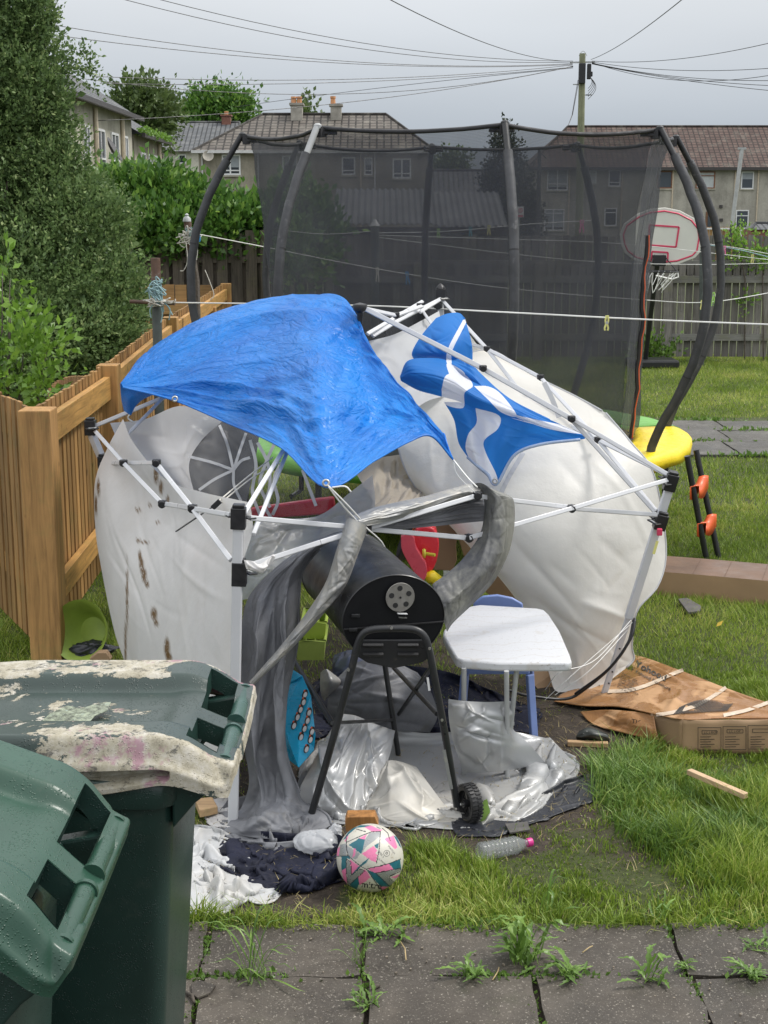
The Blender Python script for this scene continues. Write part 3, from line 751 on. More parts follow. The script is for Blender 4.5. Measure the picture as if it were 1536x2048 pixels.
# ---------------------------------------------------------------- weeds (individual plants)
def weed(p, r, nl, label, name='weed', upright=.35, seed=0, mat=None, width=.22, group='weeds rooted round the patio edge'):
    rg = np.random.default_rng(seed); m = MB(); tones = []
    if width > .1: nl = int(nl*2.0); width = width*.62; r = r*.82
    for i in range(nl):
        a = rg.uniform(0, 2*math.pi); L = r*rg.uniform(.25, 1.15); up = upright*rg.uniform(.15, 1.9); n = 10; cx0, cy0 = rg.normal(0, r*.16, 2)
        d = np.array([math.cos(a), math.sin(a)]); sdv = np.array([-d[1], d[0]]); row = []
        for j in range(n+1):
            t = j/n; h = L*up*math.sin(min(1, t*1.3)*1.9)*.9; w = L*width*math.sin(math.pi*min(.98, t*.9+.08))*(1 + (.75 if j % 2 else -.25)*(1 if width > .1 else 0))
            c = np.array(p[:2]) + (cx0, cy0) + d*L*t + sdv*L*.18*math.sin(t*2.5+i)*(1 if i % 2 else -1); row.append([(*(c - sdv*w/2), p[2]+h+w*.15), (*c, p[2]+h), (*(c + sdv*w/2), p[2]+h+w*.15)])
        m.grid(np.array(row)); tones += [rg.uniform(.0, .75)]*(3*(n+1))
    o = m.build(name, mat or WEEDM, attr={'tone': tones}); tag(o, label, 'weed', group)
    return o
for i, (px, py, r, nl, up, w, lb) in enumerate([
    (510, 1960, .13, 34, .9, .05, 'spiky grass tuft on the patio slab right of the bins'),
    (715, 1925, .07, 22, 1.1, .06, 'small grass tuft in the upper slab joint below the ball'),
    (735, 2010, .075, 12, .5, .2, 'leafy weed at the bottom edge of the photo below the ball'),
    (945, 1955, .10, 16, .45, .2, 'jagged dandelion leaves flat on the slab, left of the tall weed'),
    (1045, 1925, .13, 24, .9, .2, 'tall bushy dandelion standing in the slab joint'),
    (1140, 1950, .10, 16, .45, .22, 'low rosette weed just right of the tall dandelion'),
    (1290, 1960, .09, 10, .8, .25, 'dock seedling with one upright leaf in the slab joint'),
    (1370, 1935, .05, 9, .4, .25, 'tiny weed where four slabs meet near the right edge'),
    (1500, 1950, .09, 18, .35, .2, 'spreading dandelion at the right edge of the patio'),
    (770, 1880, .11, 16, .5, .22, 'ragged dandelion on the soil edge under the football'),
    (1325, 1840, .10, 8, 1.3, .16, 'upright dock leaves in the grass at the patio edge'),
    (1515, 1895, .08, 10, .4, .2, 'broad weed overhanging the slabs at the right edge'),
    (1095, 1835, .08, 10, 1.2, .1, 'clump of upright grass leaves midway along the patio edge')]):
    p = G(px, py, .018 if py > 1885 else 0); weed(p, r, nl, lb, 'grass_tuft' if w < .1 else 'dandelion', up, i, None, w)
# dock by the barbecue wheel
p = G(968, 1668); m = MB(); rowz = []
cen = [(966,1672),(970,1650),(968,1625),(971,1600)]; wd = [8, 20, 24, 6]
X = np.array([[tuple(P(c[0]-w/2, c[1], 4.84+.01*i)), tuple(P(c[0], c[1], 4.83+.015*i)), tuple(P(c[0]+w/2, c[1]-3, 4.85+.01*i))] for i, (c, w) in enumerate(zip(cen, wd))])
m.grid(X); X2 = np.array([[tuple(P(950-8*i, 1668-3*i, 4.82)), tuple(P(948-8*i, 1664-2*i, 4.83)), tuple(P(952-8*i, 1656-1*i, 4.86))] for i in range(3)]); m.grid(X2)
tag(m.build('dock_plant', WEEDM, attr={'tone': [.6]*len(m.v)}, smooth=True), 'bright green dock leaf standing beside the barbecue wheel', 'weed')

# ---------------------------------------------------------------- fences
def fence_boards(x0, y0, x1, y1, z0, z1, bw, gap, mat, parent, th=.018, jit=.01, name='board_panel', seed=0, backgap=None):
    rg = random.Random(seed); a, b = Vector((x0, y0, 0)), Vector((x1, y1, 0)); d = (b-a); L = d.length; d.normalize(); nrm = Vector((-d.y, d.x, 0))
    n = int(L/(bw+gap)); m = MB(); tn = []
    for i in range(n):
        s0 = i*(bw+gap); w = bw*rg.uniform(.94, 1.0); top = z1 + rg.uniform(-jit, jit)
        c = a + d*(s0 + bw/2); off = nrm*(rg.uniform(0, .004))
        m.box(c + off + Vector((0, 0, (z0+top)/2)), (w, th, top-z0), Matrix((d, nrm, Vector((0, 0, 1)))).transposed())
        tn += [rg.random()]*8
    return m.build(name, mat, parent, attr={'tone': tn}, bevel=.002 if y0 < 12 else 0)
# grey back fence
BFY = 21.2
fb = empty('garden_fence', (3.0, BFY, 0), 'weathered grey board fence across the back of the lawn', 'fence')
def bx(px, Y=BFY): return P(px, 600, Y).x
fence_boards(-1.35, BFY, 8.2, BFY, .06, 1.42, .10, .014, GREYW, fb, seed=3)
fence_boards(-1.35, BFY+.12, 8.2, BFY+.12, 1.25, 1.83, .098, .016, GREYW, fb, seed=4, jit=.015)
for z in (.35, 1.2): 
    m = MB(); m.box((3.4, BFY-.045, z), (9.5, .04, .10)); m.build('rail', GREYWX, fb)
m = MB(); m.box((3.4, BFY+.06, 1.41), (9.5, .09, .12)); m.build('rail', GREYWX, fb)
for px in (660, 835, 1075, 1333):
    x = bx(px); m = MB(); m.box((x, BFY-.07, .72), (.12, .10, 1.44)); m.build('post', GREYW, fb, bevel=.004)
# dark tall fence on the left (neighbour)
DFY = 19.2
fd = empty('boundary_fence', (-2.6, DFY, 0), 'dark tall vertical board fence under the laurel hedge', 'fence')
fence_boards(-7.5, DFY, -1.35, DFY, 0, 1.92, .15, .045, DARKW, fd, seed=5, jit=.03)
fence_boards(-7.6, DFY+.06, -1.35, DFY+.06, 0, 1.88, .15, .045, DARKW, fd, seed=6, jit=.03, name='rear_board_panel')
m = MB(); m.box((-4.4, DFY+.03, 1.55), (6.2, .04, .08)); m.box((-4.4, DFY+.03, .5), (6.2, .04, .08)); m.build('rail', DARKW, fd)
m = MB(); m.bar((-1.33, DFY, .95), (-1.33, BFY, .95), .03, 1.9); m.build('side_panel', DARKW, fd)
# orange fence on the left running away
A = G(66, 1322); OF = empty('timber_fence', (A.x-.05, A.y+.05, 0), 'new orange timber fence running from the bins to the far corner', 'fence')
pts = [Vector((-1.66, 6.75, 0)), Vector((-1.70, 8.75, 0)), Vector((-1.90, 12.7, 0)), Vector((-2.05, 18.6, 0))]
ztop = 1.27
for i, p in enumerate(pts):
    s_ = .155 if i == 0 else .13
    m = MB(); m.box((p.x, p.y, ztop/2), (s_, s_, ztop)); m.build('post', ORANGEW, OF, bevel=.006)
for mid in (Vector((-1.855, 10.8, 0)), Vector((-1.95, 14.65, 0)), Vector((-2.0, 16.6, 0))):
    m = MB(); m.box((mid.x, mid.y, .55), (.1, .1, 1.1)); m.build('post', ORANGEW, OF, bevel=.006)
for i in range(3):
    a, b = pts[i], pts[i+1]; d = (b-a).normalized(); nr = Vector((d.y, -d.x, 0))
    a2 = a + d*.065; b2 = b - d*.065; sh = nr*-.035
    fence_boards(a2.x+sh.x, a2.y, b2.x+sh.x, b2.y, .05, ztop-.01, .075, .028, ORANGEW, OF, th=.016, jit=.006, seed=20+i)
    for z, hh in ((ztop-.14, .14), (.3, .12)):
        m = MB(); m.bar(a2+Vector((0, 0, z))+nr*.0, b2+Vector((0, 0, z))+nr*.0, .04, hh); m.build('rail', ORANGEWY, OF, bevel=.003)
# far cross piece
p4 = pts[3]; OX = empty('low_timber_fence', (p4.x-1.4, p4.y, 0), 'short orange board fence crossing in front of the dark fence', 'fence')
fence_boards(p4.x-2.9, p4.y, p4.x-.08, p4.y, .05, ztop-.02, .15, .01, ORANGEWX, OX, seed=31)
m = MB(); m.box((p4.x-1.5, p4.y-.04, .95), (2.8, .04, .14)); m.build('rail', ORANGEWX, OX)
# left return panel beside the first post
c = pts[0]; c2 = Vector((-2.62, 8.5, 0)); OL = empty('side_timber_fence', (-2.1, 7.5, 0), 'orange timber fence panel at the far left edge beside the square post', 'fence')
d = (c2-c).normalized()
fence_boards(c.x+d.x*.1-.03, c.y+d.y*.1+.03, c2.x, c2.y, .05, ztop+.0, .075, .03, ORANGEW, OL, th=.016, seed=41)
a2 = c + d*.08
for z, hh in ((ztop-.14, .13), (.35, .11)):
    m = MB(); m.bar(a2+Vector((.02, -.02, z)), c2+Vector((.02, -.02, z)), .04, hh); m.build('rail', ORANGEWY, OL, bevel=.003)
# raised bed with curved log edging behind the fence
LB = empty('log_planter', tuple(G(150, 905)), 'round log-edged planter behind the orange fence', 'planter')
cc = P(150, 785, 10.2); m = MB()
for k in range(26):
    a = math.pi*k/25; q_ = Vector((cc.x + .17*math.cos(a), cc.y + .14*math.sin(a) - .05, 0)); m.tube([q_ + Vector((0, 0, .3)), q_ + Vector((0, 0, cc.z+.02+.09*math.sin(a)))], .017, 7)
m.build('log_ring', STUMPW, LB, smooth='auto'); m = MB(); m.box((cc.x, cc.y+.02, .5), (.30, .18, .9)); m.build('dark_tub', BLACKP, LB, bevel=.03)
# ---------------------------------------------------------------- trees and bushes
def crown(blobs, n, size, aspect, mat, parent, rng, up=.3, shell=.75, name='crown', toneb=0, gap=.0, twig=4.5):
    """blobs: (x, y, z, rx, ry, rz); leaves biased to the outside, in small sprigs"""
    vol = np.array([b[3]*b[4]*b[5] for b in blobs])**.67; vol /= vol.sum(); Q = []; Tn = []
    for b, v in zip(blobs, vol):
        k = int(n*v/7)
        d = rng.normal(size=(k, 3)); d /= np.linalg.norm(d, axis=1, keepdims=True)
        r = np.where(rng.random(k) < .8, rng.uniform(shell, 1.08, k), rng.uniform(.3, shell, k))
        lump = 1 + .16*np.sin(d[:, 0]*6+b[0]*3)*np.sin(d[:, 1]*5+b[1])*np.sin(d[:, 2]*6+b[2]*5)
        C = np.array(b[:3]) + d*np.array(b[3:6])*(r*lump)[:, None]
        if gap: kk = (np.sin(C[:, 0]*gap)+np.sin(C[:, 2]*gap*1.1+1)+np.sin(C[:, 1]*gap*.9)) > -1.1; C, d = C[kk], d[kk]; k = len(C)
        tn = np.clip(rng.normal(.42, .17, k), 0, 1)
        m = 7
        tw = d*.8 + rng.normal(0, .35, (k, 3)); tw[:, 2] += .45; tw /= np.linalg.norm(tw, axis=1, keepdims=True); tl = size*rng.uniform(1.5, twig, (k, 1)); twr = np.repeat(tw, m, 0)
        Cs = np.repeat(C, m, 0) + twr*np.repeat(tl, m, 0)*np.tile(np.linspace(0, 1, m), k)[:, None] + rng.normal(0, size*.3, (k*m, 3)); Q.append(leaves(Cs, size, aspect, rng, up, bias=twr)); Tn.append(np.clip(np.repeat(tn, m) + rng.normal(0, .13, k*m) + toneb, 0, 1))
    Q = np.concatenate(Q); Tn = np.concatenate(Tn)
    Q[:, :, 2] = np.maximum(Q[:, :, 2], .01)
    return strips(name, mat, Q, {'tone': Tn}, parent)
def trunk(p, h, r, parent, rng, limbs=6, spread=1.0, lean=(0, 0)):
    m = MB(); p = Vector(p); top = p + Vector((lean[0], lean[1], h))
    m.tube([p.lerp(top, t) + Vector((math.sin(t*5)*r*.6, math.cos(t*4)*r*.5, 0)) for t in (0, .25, .5, .75, 1)], [r*1.2, r, r*.8, r*.55, r*.25], 8)
    for i in range(limbs):
        t = rng.uniform(.25, .9); a = rng.uniform(0, 6.28); b = p.lerp(top, t); L = spread*rng.uniform(.5, 1)*(1.2-t)
        e = b + Vector((math.cos(a)*L, math.sin(a)*L, L*.8)); m.tube([b, b.lerp(e, .5) + Vector((0, 0, -L*.05)), e], [r*.45*(1.1-t), r*.3*(1.1-t), r*.1], 6)
    m.build('trunk', BARK, parent, smooth=True)
rng = np.random.default_rng(21)
# big evergreen bush at the left
def blob(px, py, Y, rpx, rz=None, ry=None):
    c = P(px, py, Y); k = (Y*CP+1)/F_PX
    return (c.x, c.y, c.z, rpx*k, (ry or rpx)*k, (rz or rpx)*k)
YB = 12.2
t = empty('evergreen_bush', (-3.25, YB, 0), 'tall small-leaved evergreen bush at the left behind the orange fence', 'bush')
bl = [blob(-40, -40, YB, 105), blob(25, 40, YB, 62), blob(10, 150, YB, 100, 85), blob(75, 190, YB-.2, 45), blob(30, 280, YB, 112, 90), blob(105, 350, YB-.2, 58), blob(50, 430, YB, 150, 95),
      blob(160, 450, YB-.3, 86, 70), blob(40, 560, YB-.3, 190, 110), blob(190, 585, YB-.5, 95, 75), blob(60, 700, YB-.8, 190, 120), blob(190, 670, YB-.8, 80, 60), blob(-80, 300, YB, 150, 250), blob(245, 620, YB-.3, 45, 55),
      blob(62, 80, YB, 36, 50), blob(100, 245, YB, 26, 40), blob(168, 395, YB, 30, 36), blob(70, 0, YB, 30, 60), blob(158, 120, YB, 20, 24), blob(180, 165, YB, 14, 14)]
crown(bl, 150000, .036, .28, BUSHM, t, rng, .25, .7, 'crown', gap=0)
inner = [(b[0], b[1]+.15, b[2], b[3]*.78, b[4]*.6, b[5]*.78) for b in bl[:13]]
crown(inner, 30000, .06, .3, BUSHM, t, rng, .2, .5, 'inner_foliage')
trunk((-3.3, YB+.1, 0), 3.6, .09, t, rng, 22, 1.1)
# young apple-like shrub front left
t = empty('young_shrub', tuple(G(20, 880)), 'pale green leafy shrub with larger leaves at the left edge', 'shrub')
bl = [blob(12, 560, 8.6, 18, 45), blob(20, 650, 8.5, 32, 45), blob(40, 720, 8.4, 55, 55), blob(60, 690, 8.4, 45, 28), blob(20, 790, 8.4, 70, 50), blob(85, 770, 8.3, 30, 35), blob(105, 690, 8.3, 22, 10), blob(40, 620, 8.4, 16, 10), blob(8, 540, 8.4, 6, 16)]
crown(bl, 1300, .058, .28, YOUNGM, t, rng, .35, .3)
m = MB()
for px, top in ((5, 545), (22, 620), (48, 690), (95, 690), (20, 560)): m.tube([P(px*.6, 900, 8.5), P(px*.8, (900+top)/2, 8.5), P(px, top, 8.45)], [.009, .007, .003], 5)
m.build('stem', BARK, t, smooth=True)
# laurel hedge behind the dark fence
YH = 19.9
t = empty('laurel_hedge', (-2.6, YH, 0), 'glossy bright green laurel hedge spilling over the dark fence', 'hedge')
bl = [blob(250, 411, YH, 56, 48), blob(300, 391, YH, 48, 34), blob(345, 414, YH, 55, 42), blob(400, 436, YH, 52, 38), blob(450, 449, YH, 50, 36), blob(500, 466, YH, 46, 40), blob(540, 456, YH, 36, 40), blob(280, 451, YH-.3, 55, 40), blob(340, 456, YH-.4, 55, 38),
      blob(400, 469, YH-.4, 60, 40), blob(460, 461, YH-.4, 50, 36), blob(520, 471, YH-.3, 40, 36), blob(310, 463, YH-.8, 30, 28), blob(350, 468, YH-.85, 22, 16), blob(590, 438, YH-.2, 40, 60), blob(625, 468, YH-.2, 35, 50), blob(600, 518, YH-1.4, 22, 60), blob(235, 388, YH, 30, 28), blob(290, 478, YH-.85, 20, 20)]
crown(bl, 21000, .11, .26, LAURELM, t, rng, .9, .75, gap=0, twig=3)
inner = [(b[0], b[1]+.2, b[2]-.05, b[3]*.8, b[4]*.5, b[5]*.75) for b in bl]
crown(inner, 8000, .13, .3, LAURELM, t, rng, .2, .5, 'inner_foliage')
m = MB()
for k in range(26):
    x0 = 250+k*12; a = P(x0, 520, YH-.1); b = P(x0+rng.uniform(-25, 25), 430, YH-.45); m.tube([a, a.lerp(b, .5)+Vector((rng.uniform(-.1, .1), 0, 0)), b], [.02, .014, .008], 5)
for px in (300, 370, 440, 520, 600): m.tube([Vector((P(px, 500, YH).x, YH, 0)), P(px, 430, YH)], [.05, .03], 6)
m.build('stem', BARK, t, smooth=True)
# distant trees
def tree(name, label, px, pytop, pybase, wpx, Y, mat, n, size, gy=0, cat='tree', kind='round', grp=None):
    base_ = Vector((P(px, 400, Y).x, Y, gy)); t = empty(name, tuple(base_), label, cat, grp); top = P(px, pytop, Y).z; k = Y/F_PX; w = wpx*k/2
    zb = P(px, pybase, Y).z; bl = []
    if kind == 'round':
        for i in range(9):
            a = i*2.4; rr = w*.55*math.sqrt(i/9); bl.append((base_.x + rr*math.cos(a)*1.1, Y + rr*math.sin(a), zb + (top-zb)*(.45 + .33*math.sin(i*1.7)), w*.5, w*.5, (top-zb)*.28))
        bl.append((base_.x, Y, top-(top-zb)*.25, w*.5, w*.5, (top-zb)*.25))
    else:
        for i in range(9):
            f = i/8; bl.append((base_.x + .08*math.sin(i*3)*w, Y, zb + (top-zb)*f*.93, w*(1-.75*f**1.6), w*(1-.75*f**1.6), (top-zb)*.12))
    crown(bl, n, size, .3, mat, t, rng, .3, .7, gap=0)
    trunk(tuple(base_), max(.5, top*.75-gy), .02*top+.06, t, rng, 7, w*.7)
tree('broadleaf_tree', 'grey-green broadleaf tree behind the near left terrace', 280, 182, 300, 105, 78, TREEM, 6500, .30)
tree('broadleaf_tree', 'small round outlying tree right of the grey-green one beyond the terrace roofs', 330, 208, 262, 46, 80, TREEM, 2200, .28)
tree('broadleaf_tree', 'bright green tree above the slate roof', 422, 196, 290, 100, 105, LAURELM, 6500, .36)
tree('broadleaf_tree', 'lower bright green tree directly left of the hipped tiled roof', 472, 200, 290, 66, 104, LAURELM, 3800, .36)
tree('tall_conifer', 'dark tall conifer between the two tiled houses', 1008, 266, 480, 100, 52, CONIFM, 16000, .12, kind='cone')
tree('dark_shrub', 'dark bulging shrub against the right of the tall conifer', 1050, 350, 480, 56, 51, CONIFM, 5000, .12, cat='shrub', kind='cone')
tree('distant_tree', 'hazy low tree left of centre above the bungalow roof', 890, 316, 360, 34, 170, TREEM, 1200, .45)
tree('distant_tree', 'hazy low tree right of centre above the bungalow roof', 918, 318, 360, 32, 172, TREEM, 1200, .45)
tree('distant_shrub', 'small tree top peeping over the ridge between the two chimneys', 617, 215, 260, 18, 90, TREEM, 500, .3)
# climbing leaves on the grey fence at right
t = empty('climbing_plant', (bx(1500), BFY-.1, 0), 'yellow-green climber growing over the grey fence at the right edge', 'plant')
crown([blob(1465, 500, BFY-.1, 22, 20, 6), blob(1505, 515, BFY-.1, 26, 16, 6), blob(1535, 520, BFY-.1, 26, 18, 6), blob(1470, 480, BFY, 8, 18, 4), blob(1490, 600, BFY-.1, 14, 20, 4), blob(1480, 470, BFY+.2, 6, 22, 4), blob(1520, 480, BFY+.2, 8, 16, 4)], 900, .06, .3, YOUNGM, t, rng, .4, .3)
m = MB(); m.tube([Vector((bx(1492), BFY-.1, 0)), P(1490, 560, BFY-.1), P(1478, 490, BFY-.1)], .012, 5); m.tube([Vector((bx(1530), BFY-.1, 0)), P(1525, 530, BFY-.1)], .012, 5); m.build('stem', BARK, t)
t = empty('weed_patch', (bx(1305), BFY-.25, 0), 'patch of leafy weeds at the foot of the grey fence', 'plant')
crown([blob(1300, 705, BFY-.3, 24, 14, 10), blob(1325, 710, BFY-.3, 18, 9, 10)], 500, .07, .35, WEEDM, t, rng, .6, .3)

# ---------------------------------------------------------------- houses
def window(house, x0, x1, z0, z1, y, frame=FRAMEW, glass=None, split=None, bar=None, ydir=-1, axis='x', blind=0):
    """window in a wall facing -Y (axis x) or facing +X (axis y); x0, x1 along the wall"""
    def V(u, w, z): return Vector((u, y + w*ydir, z)) if axis == 'x' else Vector((y - w*ydir, u, z))
    def bx_(m, u0, u1, z0, z1, w0, w1):
        a, b = V(u0, w0, z0), V(u1, w1, z1); m.box((a+b)/2, (abs(a.x-b.x), abs(a.y-b.y), abs(a.z-b.z)))
    t = min(.07, (x1-x0)*.13); m = MB()
    bx_(m, x0, x1, z1-t, z1, 0, .05); bx_(m, x0, x1, z0, z0+t, 0, .05); bx_(m, x0, x0+t, z0+t, z1-t, 0, .05); bx_(m, x1-t, x1, z0+t, z1-t, 0, .05)
    if split: xm = x0 + (x1-x0)*split; bx_(m, xm-t*.5, xm+t*.5, z0+t, z1-t, 0, .05)
    if bar: zm = z0 + (z1-z0)*bar; bx_(m, x0+t, x1-t, zm-t*.4, zm+t*.4, 0, .052)
    f = m.build('window', frame, house)
    m = MB(); bx_(m, x0+t, x1-t, z0+t, z1-t, .0, .012); m.build('pane', glass or GLASSM, f)
    if blind: m = MB(); bx_(m, x0+t*1.2, x1-t*1.2, z0+t+(z1-z0)*(1-blind), z1-t, .013, .018); m.build('blind', BLIND, f)
    m = MB(); bx_(m, x0-.05, x1+.05, z0-.08, z0-.003, 0, .09); m.build('sill', HARL2, f)
    return f
def downpipe(h, x, z0, z1, y, mat=PIPE, axis='x', r=.05):
    m = MB(); q_ = (lambda z: Vector((x, y-.07, z))) if axis == 'x' else (lambda z: Vector((y+.07, x, z)))
    m.tube([q_(z0), q_(z1)], r, 8); m.build('downpipe', mat, h, smooth='auto')
def chimney(h, x, y, w, d, z0, z1, pots, name='chimney', mat=STONE):
    m = MB(); m.box((x, y, (z0+z1)/2), (w, d, z1-z0)); m.box((x, y, z1+.05), (w+.14, d+.14, .1)); c = m.build(name, mat, h)
    for px_, pz in pots:
        m = MB(); m.lathe((px_, y, z1+.1), [(.13, 0), (.11, pz*.7), (.14, pz*.75), (.13, pz)], 10); m.build('chimney_pot', POTM, c, smooth='auto')
def hip_roof(x0, x1, y0, y1, ze, zr, inset_l, inset_r, mat, h, gable=False, over=.35, th=.12, name='roof'):
    """pitched roof with UVs in metres, ridge along x"""
    m = MB(); x0 -= over; x1 += over; y0 -= over; y1 += over; ym = (y0+y1)/2; rl = (x0+inset_l, ym, zr); rr_ = (x1-inset_r, ym, zr); S_ = math.hypot(ym-y0, zr-ze)
    A_, B_, C_, D_ = (x0, y0, ze), (x1, y0, ze), (x1, y1, ze), (x0, y1, ze)
    m.add([A_, B_, rr_, rl], [(0, 1, 2, 3)], [[(x0, 0), (x1, 0), (rr_[0], S_), (rl[0], S_)]])
    m.add([C_, D_, rl, rr_], [(0, 1, 2, 3)], [[(x1, 0), (x0, 0), (rl[0], S_), (rr_[0], S_)]])
    m.add([D_, A_, rl], [(0, 1, 2)], [[(y1, 0), (y0, 0), (ym, S_)]]); m.add([B_, C_, rr_], [(0, 1, 2)], [[(y0, 0), (y1, 0), (ym, S_)]])
    m.add([A_, B_, C_, D_], [(3, 2, 1, 0)], [[(0, 0)]*4])
    o = m.build(name, mat, h)
    m = MB(); m.tube([rl, rr_], .09, 8)
    for a, b in ((A_, rl), (B_, rr_)): m.tube([a, b], .07, 6)
    m.build('ridge_tiles', mat, o); return o
def zat(py, Y): return P(768, py, Y).z
def xat(px, Y): return P(px, 420, Y).x

# right hand terrace
Y = 95; h = empty('terraced_house', (xat(1300, Y), Y, 0), 'long grey two-storey terrace with red-brown tiled roof at the right', 'house')
XL, XR = xat(1062, Y), xat(1536, Y)+14; ze = zat(337, Y); m = MB(); m.box(((XL+XR)/2, Y+4, ze/2), (XR-XL, 8, ze)); m.build('wall', HARL, h)
hip_roof(XL, XR, Y, Y+8, ze, zat(253, Y+4), 3.1, .4, TILE_BROWN, h)
m = MB(); m.box(((XL+XR)/2, Y-.42, ze-.02), (XR-XL+.8, .14, .2)); m.build('gutter', GUTD, h)
def W95(a, b, t_, bt, **k): window(h, xat(a, Y), xat(b, Y), zat(bt, Y), zat(t_, Y), Y, **k)
W95(1093, 1134, 337, 381, split=.5, bar=.3, blind=.9); W95(1176, 1191, 341, 367, glass=CURT); W95(1215, 1239, 340, 373, bar=.25); W95(1312, 1342, 342, 377, frame=FRAMEB); W95(1389, 1427, 343, 377, frame=FRAMEB, glass=CURT, bar=.75)
W95(1479, 1504, 343, 378, blind=.5); W95(1089, 1129, 418, 461, split=.45, bar=.8, blind=.9); W95(1209, 1234, 416, 452, bar=.75); W95(1388, 1398, 432, 452); W95(1472, 1498, 420, 461, bar=.72)
m = MB(); m.box((xat(1422, Y), Y-.02, (zat(423, Y)+zat(456, Y))/2), (20*Y/F_PX, .06, zat(423, Y)-zat(456, Y))); d_ = m.build('door', DOORM, h)
m = MB(); m.box((xat(1422, Y), Y-.06, zat(440, Y)), (12*Y/F_PX, .03, .9)); m.build('pane', GLASSM, d_)
for px in (1137, 1343, 1467, 1513, 1242): downpipe(h, xat(px, Y), .3, ze-.1, Y)
for px, py in ((1441, 413), (1443, 440)): m = MB(); m.box((xat(px, Y), Y-.06, zat(py, Y)), (.2, .12, .2)); m.build('vent', GUTD, h)

# centre house with two chimneys
Y = 68; h = empty('detached_house', (xat(640, Y), Y, 0), 'grey house with hipped tiled roof and two chimneys behind the trampoline', 'house')
XL, XR = xat(400, Y), xat(858, Y); ze = zat(303, Y); m = MB(); m.box(((XL+XR)/2, Y+3.8, ze/2), (XR-XL, 7.6, ze)); m.build('wall', HARL3, h)
hip_roof(XL, XR, Y, Y+7.6, ze, zat(229, Y+3.8), 3.0, 2.3, TILE_GREY, h, over=.3)
m = MB(); m.box(((XL+XR)/2, Y-.36, ze-.02), (XR-XL+.6, .1, .13)); m.build('gutter', GUTW, h)
yc = Y+3.8; chimney(h, xat(597, yc), yc-.3, .55, .8, zat(246, yc), zat(212, yc), ((xat(591, yc), .32), (xat(602, yc), .32))); chimney(h, xat(674, yc), yc-.3, .52, .7, zat(246, yc), zat(214, yc), ((xat(668, yc), .38),))
m = MB(); m.tube([P(582, 245, yc), P(582, 197, yc)], .02, 5); m.box(P(582, 199, yc), (.25, .02, .02)); m.build('aerial', GALV, h)
def W68(a, b, t_, bt, **k): window(h, xat(a, Y), xat(b, Y), zat(bt, Y), zat(t_, Y), Y, **k)
W68(446, 483, 309, 350, split=.45, bar=.22, blind=.7); W68(684, 711, 314, 350, bar=.25); W68(729, 745, 315, 350, bar=.25, blind=.5); W68(785, 822, 317, 357, split=.5, bar=.25); W68(566, 596, 311, 350, split=.5, blind=.6); W68(640, 655, 392, 420, glass=CURT)
for px in (722, 750, 407, 518): downpipe(h, xat(px, Y), .3, ze-.1, Y, GUTW if px != 722 else PIPE, r=.035)
m = MB(); M_ = Matrix.Rotation(R(70), 3, 'X') @ Matrix.Rotation(R(10), 3, 'Y'); m.lathe(P(416, 313, Y-.4), [(.02, 0), (.16, .03), (.26, .1), (.25, .105), (.15, .05)], 14, M_); m.build('satellite_dish', STONE, h, smooth='auto')
# rear slate house
Y = 88; h = empty('slate_roof_house', (xat(400, Y), Y, 0), 'pale house with slate roof and brick chimney, left of the hipped house', 'house')
XL, XR = xat(318, Y), xat(470, Y); ze = zat(303, Y); m = MB(); m.box(((XL+XR)/2, Y+3.5, ze/2), (XR-XL, 7, ze)); m.build('wall', CREAMW, h)
hip_roof(XL, XR, Y, Y+7, ze, zat(245, Y+3.5), 1.3, .3, SLATE, h); yc = Y+3.5; chimney(h, xat(457, yc), yc, .55, .6, zat(262, yc), zat(233, yc), ((xat(457, yc), .2),), mat=BRICKM)
window(h, xat(360, Y), xat(375, Y), zat(327, Y), zat(309, Y), Y)
# bungalow roof beyond
Y = 80; h = empty('bungalow', (xat(920, Y), Y, 0), 'low bungalow with plain grey roof between the house and the conifer', 'house')
m = MB(); m.box((xat(915, Y), Y+3, 1.1), (4.6, 6, 2.2)); m.build('wall', HARL, h); hip_roof(xat(862, Y), xat(1040, Y), Y, Y+6, 2.1, zat(341, Y+3), .4, .4, SLATE, h)
window(h, xat(900, Y), xat(925, Y), 1.0, 2.0, Y)
